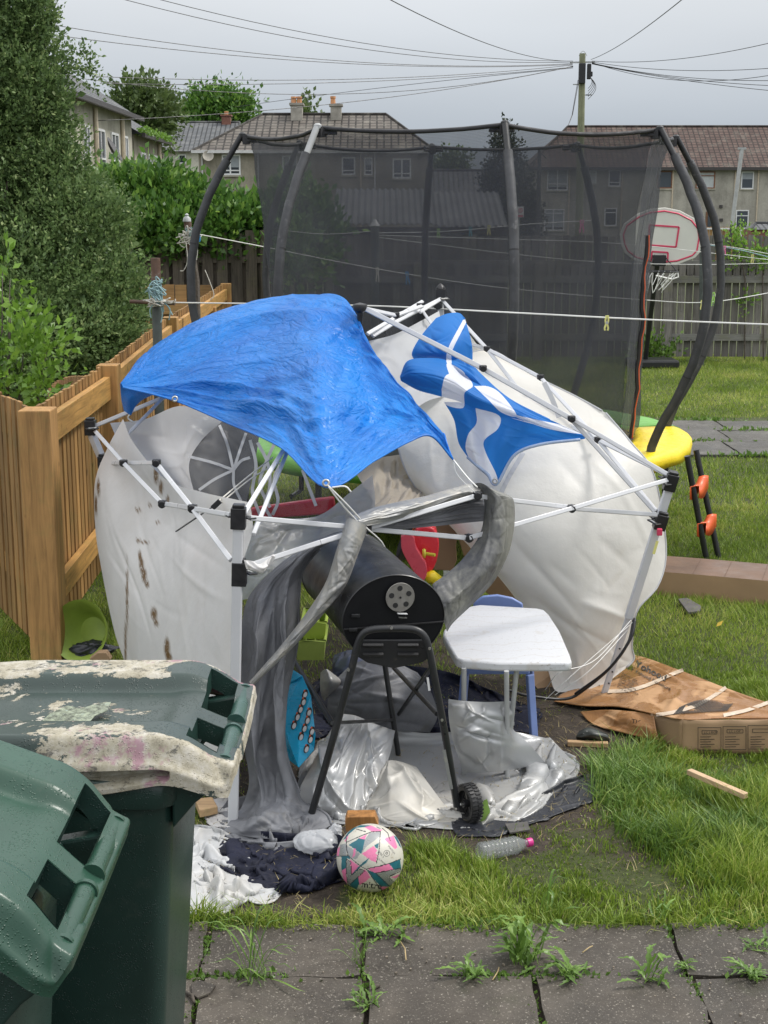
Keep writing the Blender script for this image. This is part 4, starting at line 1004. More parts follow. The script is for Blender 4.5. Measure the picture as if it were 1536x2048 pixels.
# near left terrace: facade runs away from the camera at x = -8.6
xf = -8.6
def terrace(y0, y1, ze, zr, label, wins, pipes, mat, roofm):
    h = empty('terraced_house', (xf-3.5, (y0+y1)/2, 0), label, 'house'); m = MB(); m.box((xf-3.5, (y0+y1)/2, ze/2), (7, y1-y0, ze)); m.build('wall', mat, h)
    m = MB(); xm = xf-3.5; S_ = math.hypot(3.8, zr-ze)
    m.add([(xf+.3, y1+.2, ze), (xf+.3, y0-.2, ze), (xm, y0-.2, zr), (xm, y1+.2, zr)], [(0, 1, 2, 3)][::-1], [[(y1, 0), (y0, 0), (y0, S_), (y1, S_)]])
    m.add([(xm-3.8, y0-.2, ze), (xm-3.8, y1+.2, ze), (xm, y1+.2, zr), (xm, y0-.2, zr)], [(0, 1, 2, 3)], [[(y0, 0), (y1, 0), (y1, S_), (y0, S_)]])
    m.add([(xf+.3, y0-.2, ze), (xm-3.8, y0-.2, ze), (xm, y0-.2, zr)], [(0, 1, 2)], [[(0, 0), (1, 0), (0, 1)]]); m.add([(xf+.3, y1+.2, ze), (xm-3.8, y1+.2, ze), (xm, y1+.2, zr)], [(2, 1, 0)], [[(0, 0), (1, 0), (0, 1)]])
    ro = m.build('roof', roofm, h); m = MB(); m.tube([(xm, y0-.2, zr), (xm, y1+.2, zr)], .1, 6); m.build('ridge_tiles', mat, ro)
    m = MB(); m.box((xf+.36, (y0+y1)/2, ze-.03), (.12, y1-y0+.4, .14)); m.build('gutter', GUTD, h)
    for a, b, z0, z1 in wins: window(h, a, b, z0, z1, xf, axis='y', split=.5, bar=.3)
    for p in pipes: downpipe(h, p, .2, ze-.1, xf, axis='y', r=.07)
    return h
h = terrace(36.5, 50, 5.25, 7.7, 'grey two-storey terrace with slate roof, nearest house at the left above the hedge', [(41.9, 42.7, 3.35, 4.6), (43.7, 45.0, 3.35, 4.6), (46.1, 47.3, 3.35, 4.6), (48.2, 49.0, 3.35, 4.6), (38, 39.3, 3.35, 4.6)], (43.5, 47.9), HARL2, SLATE)
chimney(h, xf-3.5, 38.5, .9, .7, 7.3, 8.7, ((xf-3.7, .3), (xf-3.3, .3)))
h = terrace(50.4, 56.3, 4.75, 7.0, 'second terrace house with a mossy gutter just beyond the nearest one', [(51.6, 52.6, 3.1, 4.2), (53.2, 54.0, 3.1, 4.2), (54.4, 55.2, 3.1, 4.2)], (55.6,), HARL3, SLATE)
q = leaves(np.stack([rng.normal(xf+.3, .1, 900), rng.uniform(50.3, 56.5, 900), rng.normal(4.83, .06, 900)], 1), .12, .4, rng, .6); strips('gutter_moss', YOUNGM, q, {'tone': rng.random(900)*.5}, h)
m = MB(); m.lathe((xf+.4, 44.0, zat(303, 44)), [(.03, 0), (.25, .04), (.42, .13), (.4, .14)], 14, Matrix.Rotation(R(60), 3, 'Y')); m.build('satellite_dish', GUTD, h)

# shed with corrugated roof behind the fence
YS = 23.4; h = empty('garden_shed', (xat(830, YS), YS+1, 0), 'low shed with dark corrugated sheet roof behind the grey fence', 'shed')
def corrugated(x0, x1, y0, z0, y1, z1, name):
    n = int((x1-x0)/.0125); X = np.zeros((2, n, 3)); u = np.linspace(x0, x1, n); w = .018*np.sin(u/.105*2*math.pi)
    for j, (yy, zz) in enumerate(((y0, z0), (y1, z1))): X[j, :, 0] = u; X[j, :, 1] = yy; X[j, :, 2] = zz + w
    X2 = X.copy(); X2[..., 2] -= .012; m = MB(); m.grid(X); m.grid(X2[::-1]); m.build(name, CORR, h, smooth=True)
corrugated(xat(664, YS), xat(874, YS), YS, 1.98, YS+2.1, 2.56, 'roof'); corrugated(xat(872, YS), xat(1016, YS), YS+.02, 1.945, YS+2.1, 2.51, 'roof')
m = MB(); m.box(((xat(670, YS)+xat(1010, YS))/2, YS+1.2, .95), (xat(1010, YS)-xat(670, YS), 2.0, 1.85)); m.build('wall', DARKW, h)
m = MB(); m.box(((xat(664, YS)+xat(1016, YS))/2, YS+.06, 1.87), (xat(1016, YS)-xat(664, YS), .03, .12)); m.build('fascia', GUTD, h)
# little red shed at right edge, low timber fence, leaning poles
Yr = 70; h = empty('small_shed', (xat(1530, Yr), Yr, 0), 'small red-brown shed with grey roof at the right edge below the terrace', 'shed')
m = MB(); m.box((xat(1534, Yr), Yr+1, zat(460, Yr)/2), (1.45, 2, zat(460, Yr))); m.build('wall', BRICKM, h); hip_roof(xat(1508, Yr), xat(1570, Yr), Yr, Yr+2, zat(459, Yr), zat(447, Yr), .5, .5, SLATE, h, over=.12)
Yf = 64; h = empty('low_timber_fence', (xat(1450, Yf), Yf, 0), 'short tan board fence with white rail in front of the brown door', 'fence')
fence_boards(xat(1415, Yf), Yf, xat(1487, Yf), Yf, 0, zat(454, Yf), .12, .02, ORANGEWX, h, seed=50); m = MB(); m.box((xat(1450, Yf), Yf-.1, zat(457, Yf)), (1.75, .06, .07)); m.box((xat(1483, Yf), Yf-.1, .7), (.08, .06, 1.3)); m.build('rail', FRAMEW, h)
Yl = 36; a = Vector((P(1449, 500, Yl).x, Yl, 0)); b = P(1484, 297, Yl); LP = empty('leaning_pole', tuple(a), 'thin grey pole with a flat top leaning in front of the terrace', 'pole')
m = MB(); m.tube([a, a.lerp(b, .5)], .045, 8); m.build('lower_shaft', DARKP, LP); m = MB(); m.tube([a.lerp(b, .5), b], .05, 8); m.build('upper_shaft', GALV, LP); m = MB(); m.box(b, (.2, .06, .05)); m.build('cap', GALV, LP)
a = Vector((P(1037, 500, 38).x, 38, 0)); SG = empty('warning_sign', tuple(a), 'small red and white sign on a post in front of the dark conifer', 'sign')
m = MB(); m.tube([a, P(1038, 436, 38)], .02, 6); m.build('post', GALV, SG); c_ = P(1041, 424, 38); m = MB(); m.box(c_, (.17, .02, .28)); pl = m.build('plate', FRAMEW, SG)
m = MB(); m.tube([c_+Vector((.05*math.cos(k*.5236), -.013, .04+.05*math.sin(k*.5236))) for k in range(12)], .008, 5, closed=True); m.bar(c_+Vector((-.035, -.013, .075)), c_+Vector((.035, -.013, .005)), .012, .01); m.box(c_+Vector((0, -.013, -.1)), (.13, .008, .05)); m.build('symbol', REDLINE, pl)
a = Vector((P(1076, 500, 40).x, 40, 0)); m = MB(); b = P(1079, 300, 40); m.tube([a, b], [.07, .05], 8); m.tube([P(1079, 303, 40), P(1094, 318, 40)], .015, 5); tag(m.build('thin_pole', DARKP), 'thin dark pole standing left of the terrace seen through the net', 'pole')

# ---------------------------------------------------------------- telegraph pole and wires
YP = 60; pb = Vector((P(1160, 400, YP).x, YP, 0)); ptop = P(1165, 107, YP); TP = empty('telegraph_pole', tuple(pb), 'mossy wooden telegraph pole with cables fanning out from its top', 'pole')
m = MB(); m.tube([pb, pb.lerp(ptop, .5), ptop], [.17, .15, .125], 12); m.build('shaft', POLEW, TP, smooth='auto')
c_ = P(1164, 147, YP-.2); m = MB(); m.box(c_, (.27, .2, .8)); m.build('cable_box', BLACKP, TP, bevel=.03); c_ = P(1178, 143, YP-.1); m = MB(); m.box(c_, (.16, .2, .6)); m.box(c_+Vector((.1, 0, -.1)), (.1, .1, .2)); m.build('cable_box', BLACKP, TP, bevel=.03)
m = MB()
for px, py in ((1152, 169), (1178, 190), (1172, 190)): m.bar(P(px-6, py, YP), P(px+6, py, YP), .04)
m.bar(P(1140, 125, YP), P(1190, 124, YP), .06); m.tube([P(1158+k*2.3, 112-10*math.sin(k/7*3.14), YP) for k in range(8)], .012, 5); m.build('bracket', GALV, TP)
m = MB()
for k in range(5): m.tube([P(1176+ (8+k*2)*math.sin(j/9*3.14), 150 + j*(3+k*.6), YP-.1) for j in range(10)], .01, 4)
for k in range(2): m.tube([P(1158-k*2, 160, YP-.2), P(1145-k, 230, YP-1), P(1136, 252, YP-2)], .012, 4)
m.build('loose_cable', WIRE, TP)
def wire(a, b, Yb, sag, label, r=.011, Ya=YP-.1):
    A_ = P(*a, Ya); B_ = P(*b, Yb); n = 18; m = MB(); pts_ = []
    for i in range(n+1):
        t_ = i/n; q_ = A_.lerp(B_, t_); q_.z -= sag*4*t_*(1-t_); pts_.append(q_)
    m.tube(pts_, r, 5); return tag(m.build('overhead_cable', WIRE), label, 'cable', 'telephone cables fanning from the pole')
for a, b, Yb, sag, lb in [
    ((1145, 122), (240, -22), 42, .5, 'upper cable of the pair leaving through the top left corner'), ((1145, 124), (170, -22), 42, .6, 'second cable of the pair leaving through the top left corner'),
    ((1145, 127), (90, 47), 44, .5, 'cable entering the bush highest at the left'), ((1145, 129), (100, 69), 44, .4, 'cable entering the bush second highest'),
    ((1145, 130), (190, 153), 45, .3, 'nearly level cable running to the ridge of the near terrace'), ((1146, 132), (170, 158), 46, .75, 'sagging cable passing just under the level one to the terrace'),
    ((1146, 134), (200, 167), 46, .25, 'faint cable below the level one, reaching the terrace eave'), ((1146, 136), (470, 214), 72, -.1, 'cable dropping to the hipped roof left end'),
    ((1146, 133), (180, 242), 44, .35, 'lowest cable crossing the terrace wall'), ((1146, 122), (755, -14), 30, .35, 'cable rising steeply left of the pole to the top edge'),
    ((1182, 119), (1380, -14), 30, .15, 'cable rising steeply right of the pole to the top edge'), ((1184, 122), (1560, 81), 45, .25, 'cable climbing gently to the right edge'),
    ((1184, 124), (1560, 135), 48, .2, 'highest of the cables descending to the right edge'), ((1184, 125), (1560, 147), 50, .45, 'second of the cables descending to the right edge'),
    ((1184, 126), (1560, 161), 50, .2, 'third of the cables descending to the right edge'), ((1184, 127), (1560, 172), 50, .15, 'fourth of the cables descending to the right edge'), ((1184, 128), (1560, 183), 50, .1, 'lowest of the cables descending to the right edge')]:
    wire(a, b, Yb, sag, lb)
# ---------------------------------------------------------------- trampoline
TC = Vector((.537, 9.99, 0)); TR = 1.488; TA = [R(-38.76 + 45*i) for i in range(8)]
TM = empty('trampoline', tuple(TC), 'round trampoline with dark safety net and bowed grey foam poles behind the gazebo', 'trampoline')
def rad(a, r, z): return Vector((TC.x + r*math.cos(a), TC.y + r*math.sin(a), z))
prof = [(1.50, .60), (1.56, .80), (1.72, 1.10), (1.83, 1.40), (1.865, 1.72), (1.82, 2.05), (1.71, 2.33), (1.60, 2.53)]
for i, a in enumerate(TA):
    C = np.array([[[r, z, 0]] for r, z in prof]); cc = catmull(C, np.linspace(0, len(C)-1, 26))[:, 0]
    wob = [.004*math.sin(k*2.3+i*2) for k in range(26)]
    m = MB(); m.tube([rad(a, r+w*.6, z) for (r, z, _), w in zip(cc, wob)], .029, 12); p = m.build('foam_pole', SLEEVE, TM, smooth='auto')
    m = MB()
    for k in (8, 17): r, z = cc[k][:2]; r2, z2 = cc[k+1][:2]; m.tube([rad(a, r, z), rad(a, r+(r2-r)*.1, z+(z2-z)*.1)], .0303, 12)
    m.build('tape_seam', NETEDGE, p, smooth='auto')
    m = MB(); m.tube([rad(a, 1.615, 2.50), rad(a, 1.50, 2.69)], .020, 10); m.lathe(rad(a, 1.495, 2.68), [(.0, -.0), (.024, .0), (.024, .02), (.012, .03)], 10); m.build('pole_tip', GALV if i in (6,) else BLACKMETAL, p, smooth='auto')
    m = MB(); m.tube([rad(a, 1.52, .60), rad(a, 1.52, .05), rad(a+.1, 1.5, .022)], .021, 10); m.build('leg', BLACKMETAL, TM, smooth='auto')
# net: pulled in between the poles
nu, nvv = 8*14+1, 30; X = np.zeros((nvv, nu, 3))
rprof = np.interp(np.linspace(0, 1, nvv), [0, .06, .2, .4, .7, 1], [1.47, 1.42, 1.38, 1.345, 1.32, 1.30])
for i in range(nu):
    s_ = i/14; k = int(s_) % 8; f = s_-int(s_); a0 = TA[k]; a1 = TA[0]+2*math.pi if k == 7 else TA[k+1]
    for j in range(nvv):
        r = rprof[j]; p0 = rad(a0, r, 0); p1 = rad(a1, r, 0); p = p0.lerp(p1, f); zt = 2.685 - .038*4*f*(1-f)*(1.1 if k % 2 else .8); z = zt + (.655-zt)*j/(nvv-1)
        rr = .008*math.sin(i*1.7+j*.35) + .006*math.sin(i*.6+j*.9); d = (p - TC); d.z = 0; d.normalize()
        X[j, i] = (p.x + d.x*rr, p.y + d.y*rr, z)
m = MB(); m.grid(X, (34, 7)); m.build('safety_net', NET, TM, smooth=True)
m = MB(); m.tube([Vector(X[0, i]) for i in range(nu-1)], .013, 6, closed=True); m.build('net_hem', NETEDGE, TM, smooth=True)
m = MB()
for k, a in enumerate(TA):
    m = MB()
    for dz in (-.01, .01): m.tube([rad(a-.05, 1.40, 2.665+dz), rad(a, 1.49, 2.665+dz), rad(a+.05, 1.40, 2.665+dz)], .012, 5)
    m.box(rad(a, 1.47, 2.66), (.05, .05, .06), Matrix.Rotation(a, 3, 'Z')); m.build('hem_strap', NETEDGE, TM)
# zip edge (orange cord) down the right hand side
zi = 8; zc = [Vector(X[j, zi]) + Vector((.02, -.02, 0)) + Vector((.006*math.sin(j*1.9), 0, 0)) for j in range(nvv)]
m = MB(); m.tube(zc[9:], .0075, 5); m.build('zip_cord', ORANGEP, TM)
m = MB(); m.tube([q_ + Vector((-.012, .0, 0)) for q_ in zc[9:]], .014, 5); m.build('zip_edge', NETEDGE, TM)
m = MB(); m.lathe((TC.x, TC.y, .635), [(1.27, 0), (1.27, .006)], 64); m.build('jumping_mat', MATM, TM)
for d0, d1, pm_ in ((-83.8, 6.2, YELLOWPAD), (6.2, 96.2, GREENPAD), (96.2, 141.2, ORANGEP), (141.2, 276.2, GREENPAD)):
    n = int((d1-d0)/3.2); X = []
    for (r, z) in ((1.22, .645), (1.27, .668), (1.45, .676), (1.565, .670), (1.612, .652), (1.618, .61), (1.61, .565)):
        X.append([tuple(rad(R(d0+.4+(d1-d0-.8)*i_/n), r + .0035*math.sin(i_*1.7+z*40), z + .003*math.sin(i_*1.3+r*9) + (.004*math.sin(i_*.9) if z < .6 else 0))) for i_ in range(n+1)])
    m = MB(); m.grid(np.array(X)); m.build('edge_pad', pm_, TM, smooth=True, solid=.006)
# ladder
LD = empty('trampoline_ladder', tuple(G(1425, 1115)), 'black tubular ladder with two orange steps at the right of the trampoline', 'ladder')
ra = (P(1374, 912, 8.84), P(1413, 1117, 8.86)); rb = (P(1392, 900, 9.0), P(1437, 1113, 8.93))
for a, b in (ra, rb):
    m = MB(); b2 = b.copy(); b2.z = .0; m.tube([a, b2], .019, 10); m.build('rail', BLACKMETAL, LD, smooth='auto')
for t in (.36, .72):
    a = ra[0].lerp(ra[1], t); b = rb[0].lerp(rb[1], t-.05); X = []
    for i in range(9):
        f = i/8; q_ = a.lerp(b, f); s_ = -.03*math.sin(f*math.pi)
        X.append([tuple(q_ + Vector((dx, -.02 if dx < .03 else .0, s_+dz))) for dx, dz in ((-.028, -.035), (-.03, .045), (.0, .055), (.03, .05), (.032, -.03))])
    m = MB(); m.grid(np.array(X)); m.build('step', ORANGEP, LD, smooth=True, solid=.008)
# dark items beneath and beside the trampoline
for px, py, w in ((1300, 815, 40),):
    pass
# ---------------------------------------------------------------- basketball hoop
YB_ = 19.6; root = Vector((P(1290, 715, 20.3).x, 20.3, 0)); BH = empty('basketball_hoop', tuple(root), 'white basketball backboard with red lines on a black pole', 'basketball hoop')
out = [(1243,490),(1240,470),(1248,448),(1275,428),(1300,418),(1330,415),(1360,421),(1388,436),(1402,455),(1405,475),(1400,505),(1390,516),(1358,528),(1320,532),(1300,529),(1268,520),(1250,506)]
def Bp(px, py, dy=0): return P(px, py, YB_ + dy)
m = MB(); m.prism([Bp(*q_) for q_ in out][::-1], (0, .04, 0)); m.build('backboard', BOARDM, BH, bevel=.008)
m = MB(); cx_, cy_ = 1323, 474
inn = [((x-cx_)*.92+cx_, (y-cy_)*.88+cy_) for x, y in out]; m.tube([Bp(x, y, -.004) for x, y in inn], .011, 4, closed=True)
for rect in ([(1299,450),(1358,454),(1352,494),(1298,490)], [(1304,503),(1336,505),(1335,524),(1302,520)]):
    for a, b in zip(rect, rect[1:]+rect[:1]): m.bar(Bp(*a, -.004), Bp(*b, -.004), .022, .01, up=(0, 1, 0))
m.build('board_lines', REDLINE, BH)
m = MB(); m.box(Bp(1318, 521, -.05), (.18, .08, .15)); m.build('rim_bracket', BLACKP, BH, bevel=.01)
rc = Bp(1324, 543, -.28); m = MB(); m.tube([rc + Vector((.215*math.cos(k*.2618), .215*math.sin(k*.2618), 0)) for k in range(24)], .010, 6, closed=True)
for sx_ in (-1, 1): m.tube([Bp(1318, 516, -.03) + Vector((sx_*.06, 0, .04)), rc + Vector((sx_*.2, -.02, 0))], .008, 5)
m.build('rim', BLACKMETAL, BH, smooth='auto')
m = MB(); rg = random.Random(5)
for k in range(16):
    a = k*.3927; a2 = a + rg.uniform(-.5, .5); top = rc + Vector((.21*math.cos(a), .21*math.sin(a), 0)); lo = rc + Vector((.02+.12*math.cos(a2)-.12, .12*math.sin(a2), -.15-rg.uniform(0, .14)))
    m.tube([top, top.lerp(lo, .5) + Vector((rg.uniform(-.03, .03), 0, 0)), lo], .006, 4)
m.tube([rc+Vector((.2, -.05, 0)), rc+Vector((.21, -.06, -.07)), rc+Vector((.12, -.1, -.1)), rc+Vector((-.1, -.1, -.05))], .011, 5)
m.build('hoop_net', LINEW, BH)
m = MB(); m.tube([root + Vector((0, 0, .02)), P(1300, 640, 20.1), Bp(1314, 535, .12), Bp(1318, 500, .1)], .035, 10); m.build('pole', BLACKMETAL, BH, smooth='auto')
m = MB(); m.box(root + Vector((.1, 0, .06)), (.7, .5, .12)); m.build('base', BLACKP, BH, bevel=.03)

# ---------------------------------------------------------------- clothes poles, lines, pegs
a = Vector((P(312, 690, 8.9).x, 8.9, 0)); C1 = empty('clothes_pole', tuple(a), 'nearer dark metal clothes pole with crossbar and teal twine behind the blue tarp', 'pole')
m = MB(); m.tube([a, P(312, 560, 8.9)], .030, 12); m.build('shaft', GREENGREY, C1, smooth='auto'); m = MB(); m.tube([P(312, 560, 8.9), P(311, 516, 8.9)], .030, 12); m.build('rusty_top', RUST, C1, smooth='auto')
m = MB(); m.tube([P(260, 603, 8.9), P(350, 607, 8.85)], .012, 8); m.build('crossbar', RUST, C1, smooth='auto')
def knot(cx, cy, Y, sx_, sy_, n, mat, parent, r=.0035, seed=0, name='twine'):
    rg = random.Random(seed); m = MB()
    for k in range(n):
        pts_ = [P(cx + rg.gauss(0, sx_), cy + rg.gauss(0, sy_), Y - .03 + rg.uniform(-.03, .03)) for _ in range(6)]
        m.tube(curve(pts_, 18), r, 4)
    m.build(name, mat, parent)
knot(316, 585, 8.86, 9, 14, 9, ROPE, C1, .0045, 1); knot(318, 602, 8.86, 14, 5, 7, ROPEW, C1, .004, 2)
m = MB()
for pts_ in ([(322,600),(335,612),(345,630)], [(326,604),(340,618),(338,640)], [(320,606),(325,628),(322,645)], [(308,605),(300,620),(302,635)], [(300,600),(298,575),(308,562),(325,565)]): m.tube(curve([(x, y, 8.84) for x, y in pts_], 10), .004, 4)
m.build('loose_twine', ROPE, C1)
a = Vector((P(392, 640, 13.5).x, 13.5, 0)); C2 = empty('clothes_pole', tuple(a), 'farther wooden clothes pole with finial and tangled pale twine in front of the dark fence', 'pole')
m = MB(); m.tube([a, P(390, 560, 13.5), P(380, 500, 13.5)], .045, 9); m.build('shaft', BARK, C2, smooth='auto'); m = MB(); m.tube([P(380, 500, 13.5), P(375, 443, 13.5)], .036, 10); m.build('rusty_top', RUST, C2, smooth='auto')
m = MB(); m.lathe(P(374, 443, 13.5), [(.04, 0), (.035, .03), (.015, .05), (.02, .06), (.005, .075)], 10); m.build('finial', GALV, C2, smooth='auto')
knot(378, 474, 13.4, 10, 8, 12, ROPEW, C2, .005, 4); knot(382, 470, 13.4, 8, 8, 5, ROPE, C2, .005, 5)
m = MB()
for pts_ in ([(372,485),(375,520),(368,540),(360,542)], [(392,480),(395,500),(393,520)], [(410,540),(420,565),(428,590),(420,600)]): m.tube(curve([(x, y, 13.3) for x, y in pts_], 12), .004, 4)
m.build('loose_twine', ROPEW, C2)
a = Vector((P(750, 600, 17).x, 17, 0)); C3 = empty('clothes_pole', tuple(a), 'weathered clothes pole with pointed cap seen through the middle of the trampoline net', 'pole')
m = MB(); m.tube([a, P(750, 450, 17)], .05, 10); m.build('shaft', GREENGREY, C3, smooth='auto'); m = MB(); m.lathe(P(750, 452, 17), [(.065, 0), (.03, .05), (.01, .08)], 10); m.build('finial', GALV, C3, smooth='auto')
a = Vector((P(1404, 715, 20.5).x, 20.5, 0)); m = MB(); m.tube([a, P(1404, 440, 20.5)], .035, 8); tag(m.build('clothes_pole', GREENGREY), 'rusty post hidden behind the right trampoline poles in front of the grey fence', 'pole')
LINES = {}
def line(name, pts_, label, r=.0035, mat=LINEW, n=40):
    c_ = curve(pts_, n); LINES[name] = c_; m = MB(); m.tube(c_, r, 5); tag(m.build('clothes_line', mat), label, 'clothes line', 'clothes lines')
line('near', [(340,605,8.85),(720,611,8.2),(1000,624,7.75),(1290,639,7.4),(1560,650,7.1)], 'long white clothes line crossing in front of the trampoline', .0042)
line('mid', [(395,468,13.4),(530,494,14.2),(750,537,15.0),(1000,575,15.7),(1290,600,16.2),(1420,604,16.4),(1560,582,17)], 'clothes line running from the farther pole behind the net to the right edge', .0048)
line('b1', [(752,466,17),(900,462,17.5),(1060,448,18),(1200,440,18.4)], 'clothes line rising gently right from the capped pole', .004)
line('b2', [(752,470,17),(1000,478,17.5),(1250,488,18),(1560,522,18.5)], 'clothes line sagging from the capped pole towards the climber', .004)
line('b3', [(752,474,17),(1000,505,17.4),(1200,524,18),(1400,529,18.3),(1560,526,18.5)], 'lower clothes line from the capped pole', .004)
line('teal', [(1404,488,20.4),(1480,500,19.6),(1560,520,19)], 'pale green clothes line at the right above the fence rail', .006, ROPE)
line('b4', [(1404,486,20.4),(1480,497,19.6),(1560,512,19)], 'thin upper clothes line at the right', .004)
line('b5', [(752,462,17),(650,468,17.5),(560,460,18)], 'clothes line running left from the capped pole', .004)
def peg(cpx, cpy, Y, mat, label, tilt=0, L=.075, sw=1.0):
    c_ = P(cpx, cpy, Y); t = empty('clothes_peg', tuple(c_), label, 'clothes peg', 'clothes pegs on the lines')
    M_ = Matrix.Rotation(tilt, 3, 'Y')
    for s_ in (-1, 1):
        pts_ = [(-.004*s_, .016), (-.009*s_, -.01), (-.004*s_, -.03), (-.011*s_, -L+.01), (-.007*s_, -L)]
        m = MB()
        for (x0, z0), (x1, z1) in zip(pts_, pts_[1:]): m.bar(c_ + M_ @ Vector((x0*sw, 0, z0)), c_ + M_ @ Vector((x1*sw, 0, z1)), .0085*sw, .012, up=(0, 1, 0))
        m.build('prong', mat, t)
    m = MB(); m.tube([c_ + M_ @ Vector((0, -.008, -.022)), c_ + M_ @ Vector((0, .008, -.022))], .008, 8); m.build('spring', GALV, t)
peg(1214, 637, 7.48, PEGY, 'pale yellow peg hanging on the long white line right of the gazebo peak', .03, .062, .9)
peg(397, 461, 13.3, PEGB, 'bright blue peg beside the farther clothes pole', .05, .1, 1.5)
peg(755, 538, 14.95, PEGW, 'white peg near the middle of the line behind the net', 0, .13, 1.4); peg(814, 546, 15.1, PEGB, 'blue peg with yellow edge behind the net', -.1, .12, 1.6)
peg(1193, 590, 15.9, PEGT, 'teal peg behind the net right of centre', .05, .12, 1.3); peg(1404, 603, 16.2, PEGY, 'cream peg directly left of the blue one near the right poles', 0, .09, 1.3); peg(1419, 590, 16.3, PEGB, 'large blue peg right of the trampoline poles', 0, .12, 2.6)
peg(1427, 587, 16.25, PEGG, 'lime green peg next to the large blue one', 0, .14, 1.5); peg(1434, 590, 16.3, PEGW, 'pale peg at the end of the cluster', -.2, .13, 1.8)
peg(877, 459, 17.3, PEGG, 'yellow-green peg on the line above the fence behind the net', 0, .1, 1.4); peg(941, 456, 17.6, PEGT, 'teal peg above the fence behind the net', 0, .1, 1.4); peg(978, 453, 17.7, PEGY, 'yellow peg above the fence left of the front net pole', 0, .1, 1.6)
peg(1449, 494, 19.8, PEGP, 'pink peg on the pale green line', 0, .1, 1.7); peg(1505, 511, 19.5, PEGY, 'yellow peg on the pale green line at the right', 0, .1, 1.3); peg(1164, 442, 18.2, PEGP, 'red-pink peg seen through the net in front of the terrace', 0, .14, 2.2)
# ---------------------------------------------------------------- collapsed gazebo
GZ = empty('gazebo', tuple(G(760, 1500)), 'collapsed white pop-up gazebo with bent steel frame and sagging canvas', 'gazebo')
D1t, D1f = 4.86, G(466, 1652).y
L1t = P(477, 1022, D1t); L1f = G(466, 1652)
L2t = P(1346, 952, 6.05); L2f = G(1205, 1402)
L4t = P(181, 855, 7.0); L3t = P(881, 592, 7.95); PK = P(720, 612, 6.45)
def leg(a, f, split, w=.036, label=None):
    m = MB(); mid = a.lerp(f, split); ax = (f-a).normalized(); m.bar(a, mid, w, w, up=(0, 1, 0)); o = m.build('leg', WHITEMETAL, GZ, bevel=.005, label=label)
    m = MB(); m.bar(mid - ax*.02, f + Vector((0, 0, .012)), w*.72, w*.72, up=(0, 1, 0)); m.build('inner_tube', WHITEMETAL, o, bevel=.003)
    m = MB(); M_ = Matrix.Identity(3)
    for k in range(5):
        q_ = mid.lerp(f, .35 + k*.14); m.lathe(q_ + Vector((0, -w*.37, 0)), [(.004, 0), (.004, .003)], 8, Matrix.Rotation(math.pi/2, 3, 'X'))
    m.build('pin_hole', BLACKP, o)
    m = MB(); m.box(f + Vector((0, 0, .004)), (w*1.9, w*1.9, .008)); m.build('foot', STEEL, o)
    return o
leg(L1t, L1f, .995); leg(L2t, L2f, .62)
def corner(c, ax, n=3, s=.052, h=.075, tabs=()):
    """moulded connector: a sleeve with ears for the truss bars"""
    m = MB(); ax = ax.normalized(); m.bar(c - ax*h/2, c + ax*h/2, s, s, up=(0, 1, 0)); m.bar(c + ax*h/2, c + ax*(h/2+.012), s*.8, s*.8, up=(0, 1, 0))
    for t in tabs:
        t = Vector(t).normalized(); sd_ = t.cross(ax).normalized()*.011
        for k in (-1, 1): m.bar(c + sd_*k + t*s*.4, c + sd_*k + t*(s*.5+.030), .006, h*.55, up=tuple(ax.cross(t)))
    o = m.build('corner_connector', BLACKP, GZ, bevel=.004)
    for t in tabs:
        t = Vector(t).normalized(); sd_ = t.cross(ax).normalized(); q_ = c + t*(s*.5+.018); m = MB(); m.tube([q_ - sd_*.02, q_ + sd_*.02], .006, 8); m.build('bolt', STEEL, o, smooth='auto')
    return o
up = Vector((0, 0, 1)); a1 = (L1t-L1f).normalized(); a2 = (L2t-L2f).normalized()
d14 = (L4t-L1t); d12 = (L2t-L1t); d23 = (L3t-L2t)
S1 = P(479, 1147, 4.86); S2 = P(1321, 1043, 6.06); S4 = P(207, 924, 6.95); S3 = P(905, 690, 7.93)
corner(P(477, 1036, 4.86), a1, tabs=(d14, d12)); corner(S1, a1, tabs=(d12,), h=.085); corner(P(1341, 964, 6.05), a2, tabs=(-d12, d23)); corner(S2, a2, tabs=(-d12, d23), h=.07)
corner(L4t, up, tabs=(-d14,)); corner(S4, up, tabs=(-d14,), h=.06); corner(L3t, up, tabs=(-d23,))
m = MB(); m.bar(P(183, 868, 7.0), S4, .034, .034); m.build('leg', WHITEMETAL, GZ, bevel=.004)
m = MB(); m.bar(L3t, Vector((L3t.x+.05, L3t.y+.02, .05)), .034, .034); m.build('leg', WHITEMETAL, GZ, bevel=.004)
m = MB(); m.box(P(1319, 1064, 6.0), (.022, .02, .03)); m.build('release_button', REDLINE, GZ, bevel=.003)
m = MB(); m.box(P(1311, 1095, 6.02), (.012, .003, .06), Matrix.Rotation(R(14), 3, 'Y')); m.build('sticker', PEGY, GZ)
def tbar(*pts_, w=.022, h=.013, name='truss_bar'):
    w *= .86
    m = MB(); p_ = [P(*q_) if not isinstance(q_, Vector) else q_ for q_ in pts_]
    for a, b in zip(p_, p_[1:]):
        v = (b-a).normalized(); m.bar(a, b, w, h, up=(0, -1, .3))
    m.build(name, WHITEMETAL, GZ, bevel=.003)
def joint(px, py, Y, s=.016):
    m = MB(); c_ = P(px, py, Y); m.tube([c_ + Vector((0, -.022, 0)), c_ + Vector((0, .018, 0))], s, 8); m.box(c_ + Vector((0, .0, .003)), (s*2.2, .026, s*1.5)); m.build('joint', BLACKP, GZ, bevel=.003)
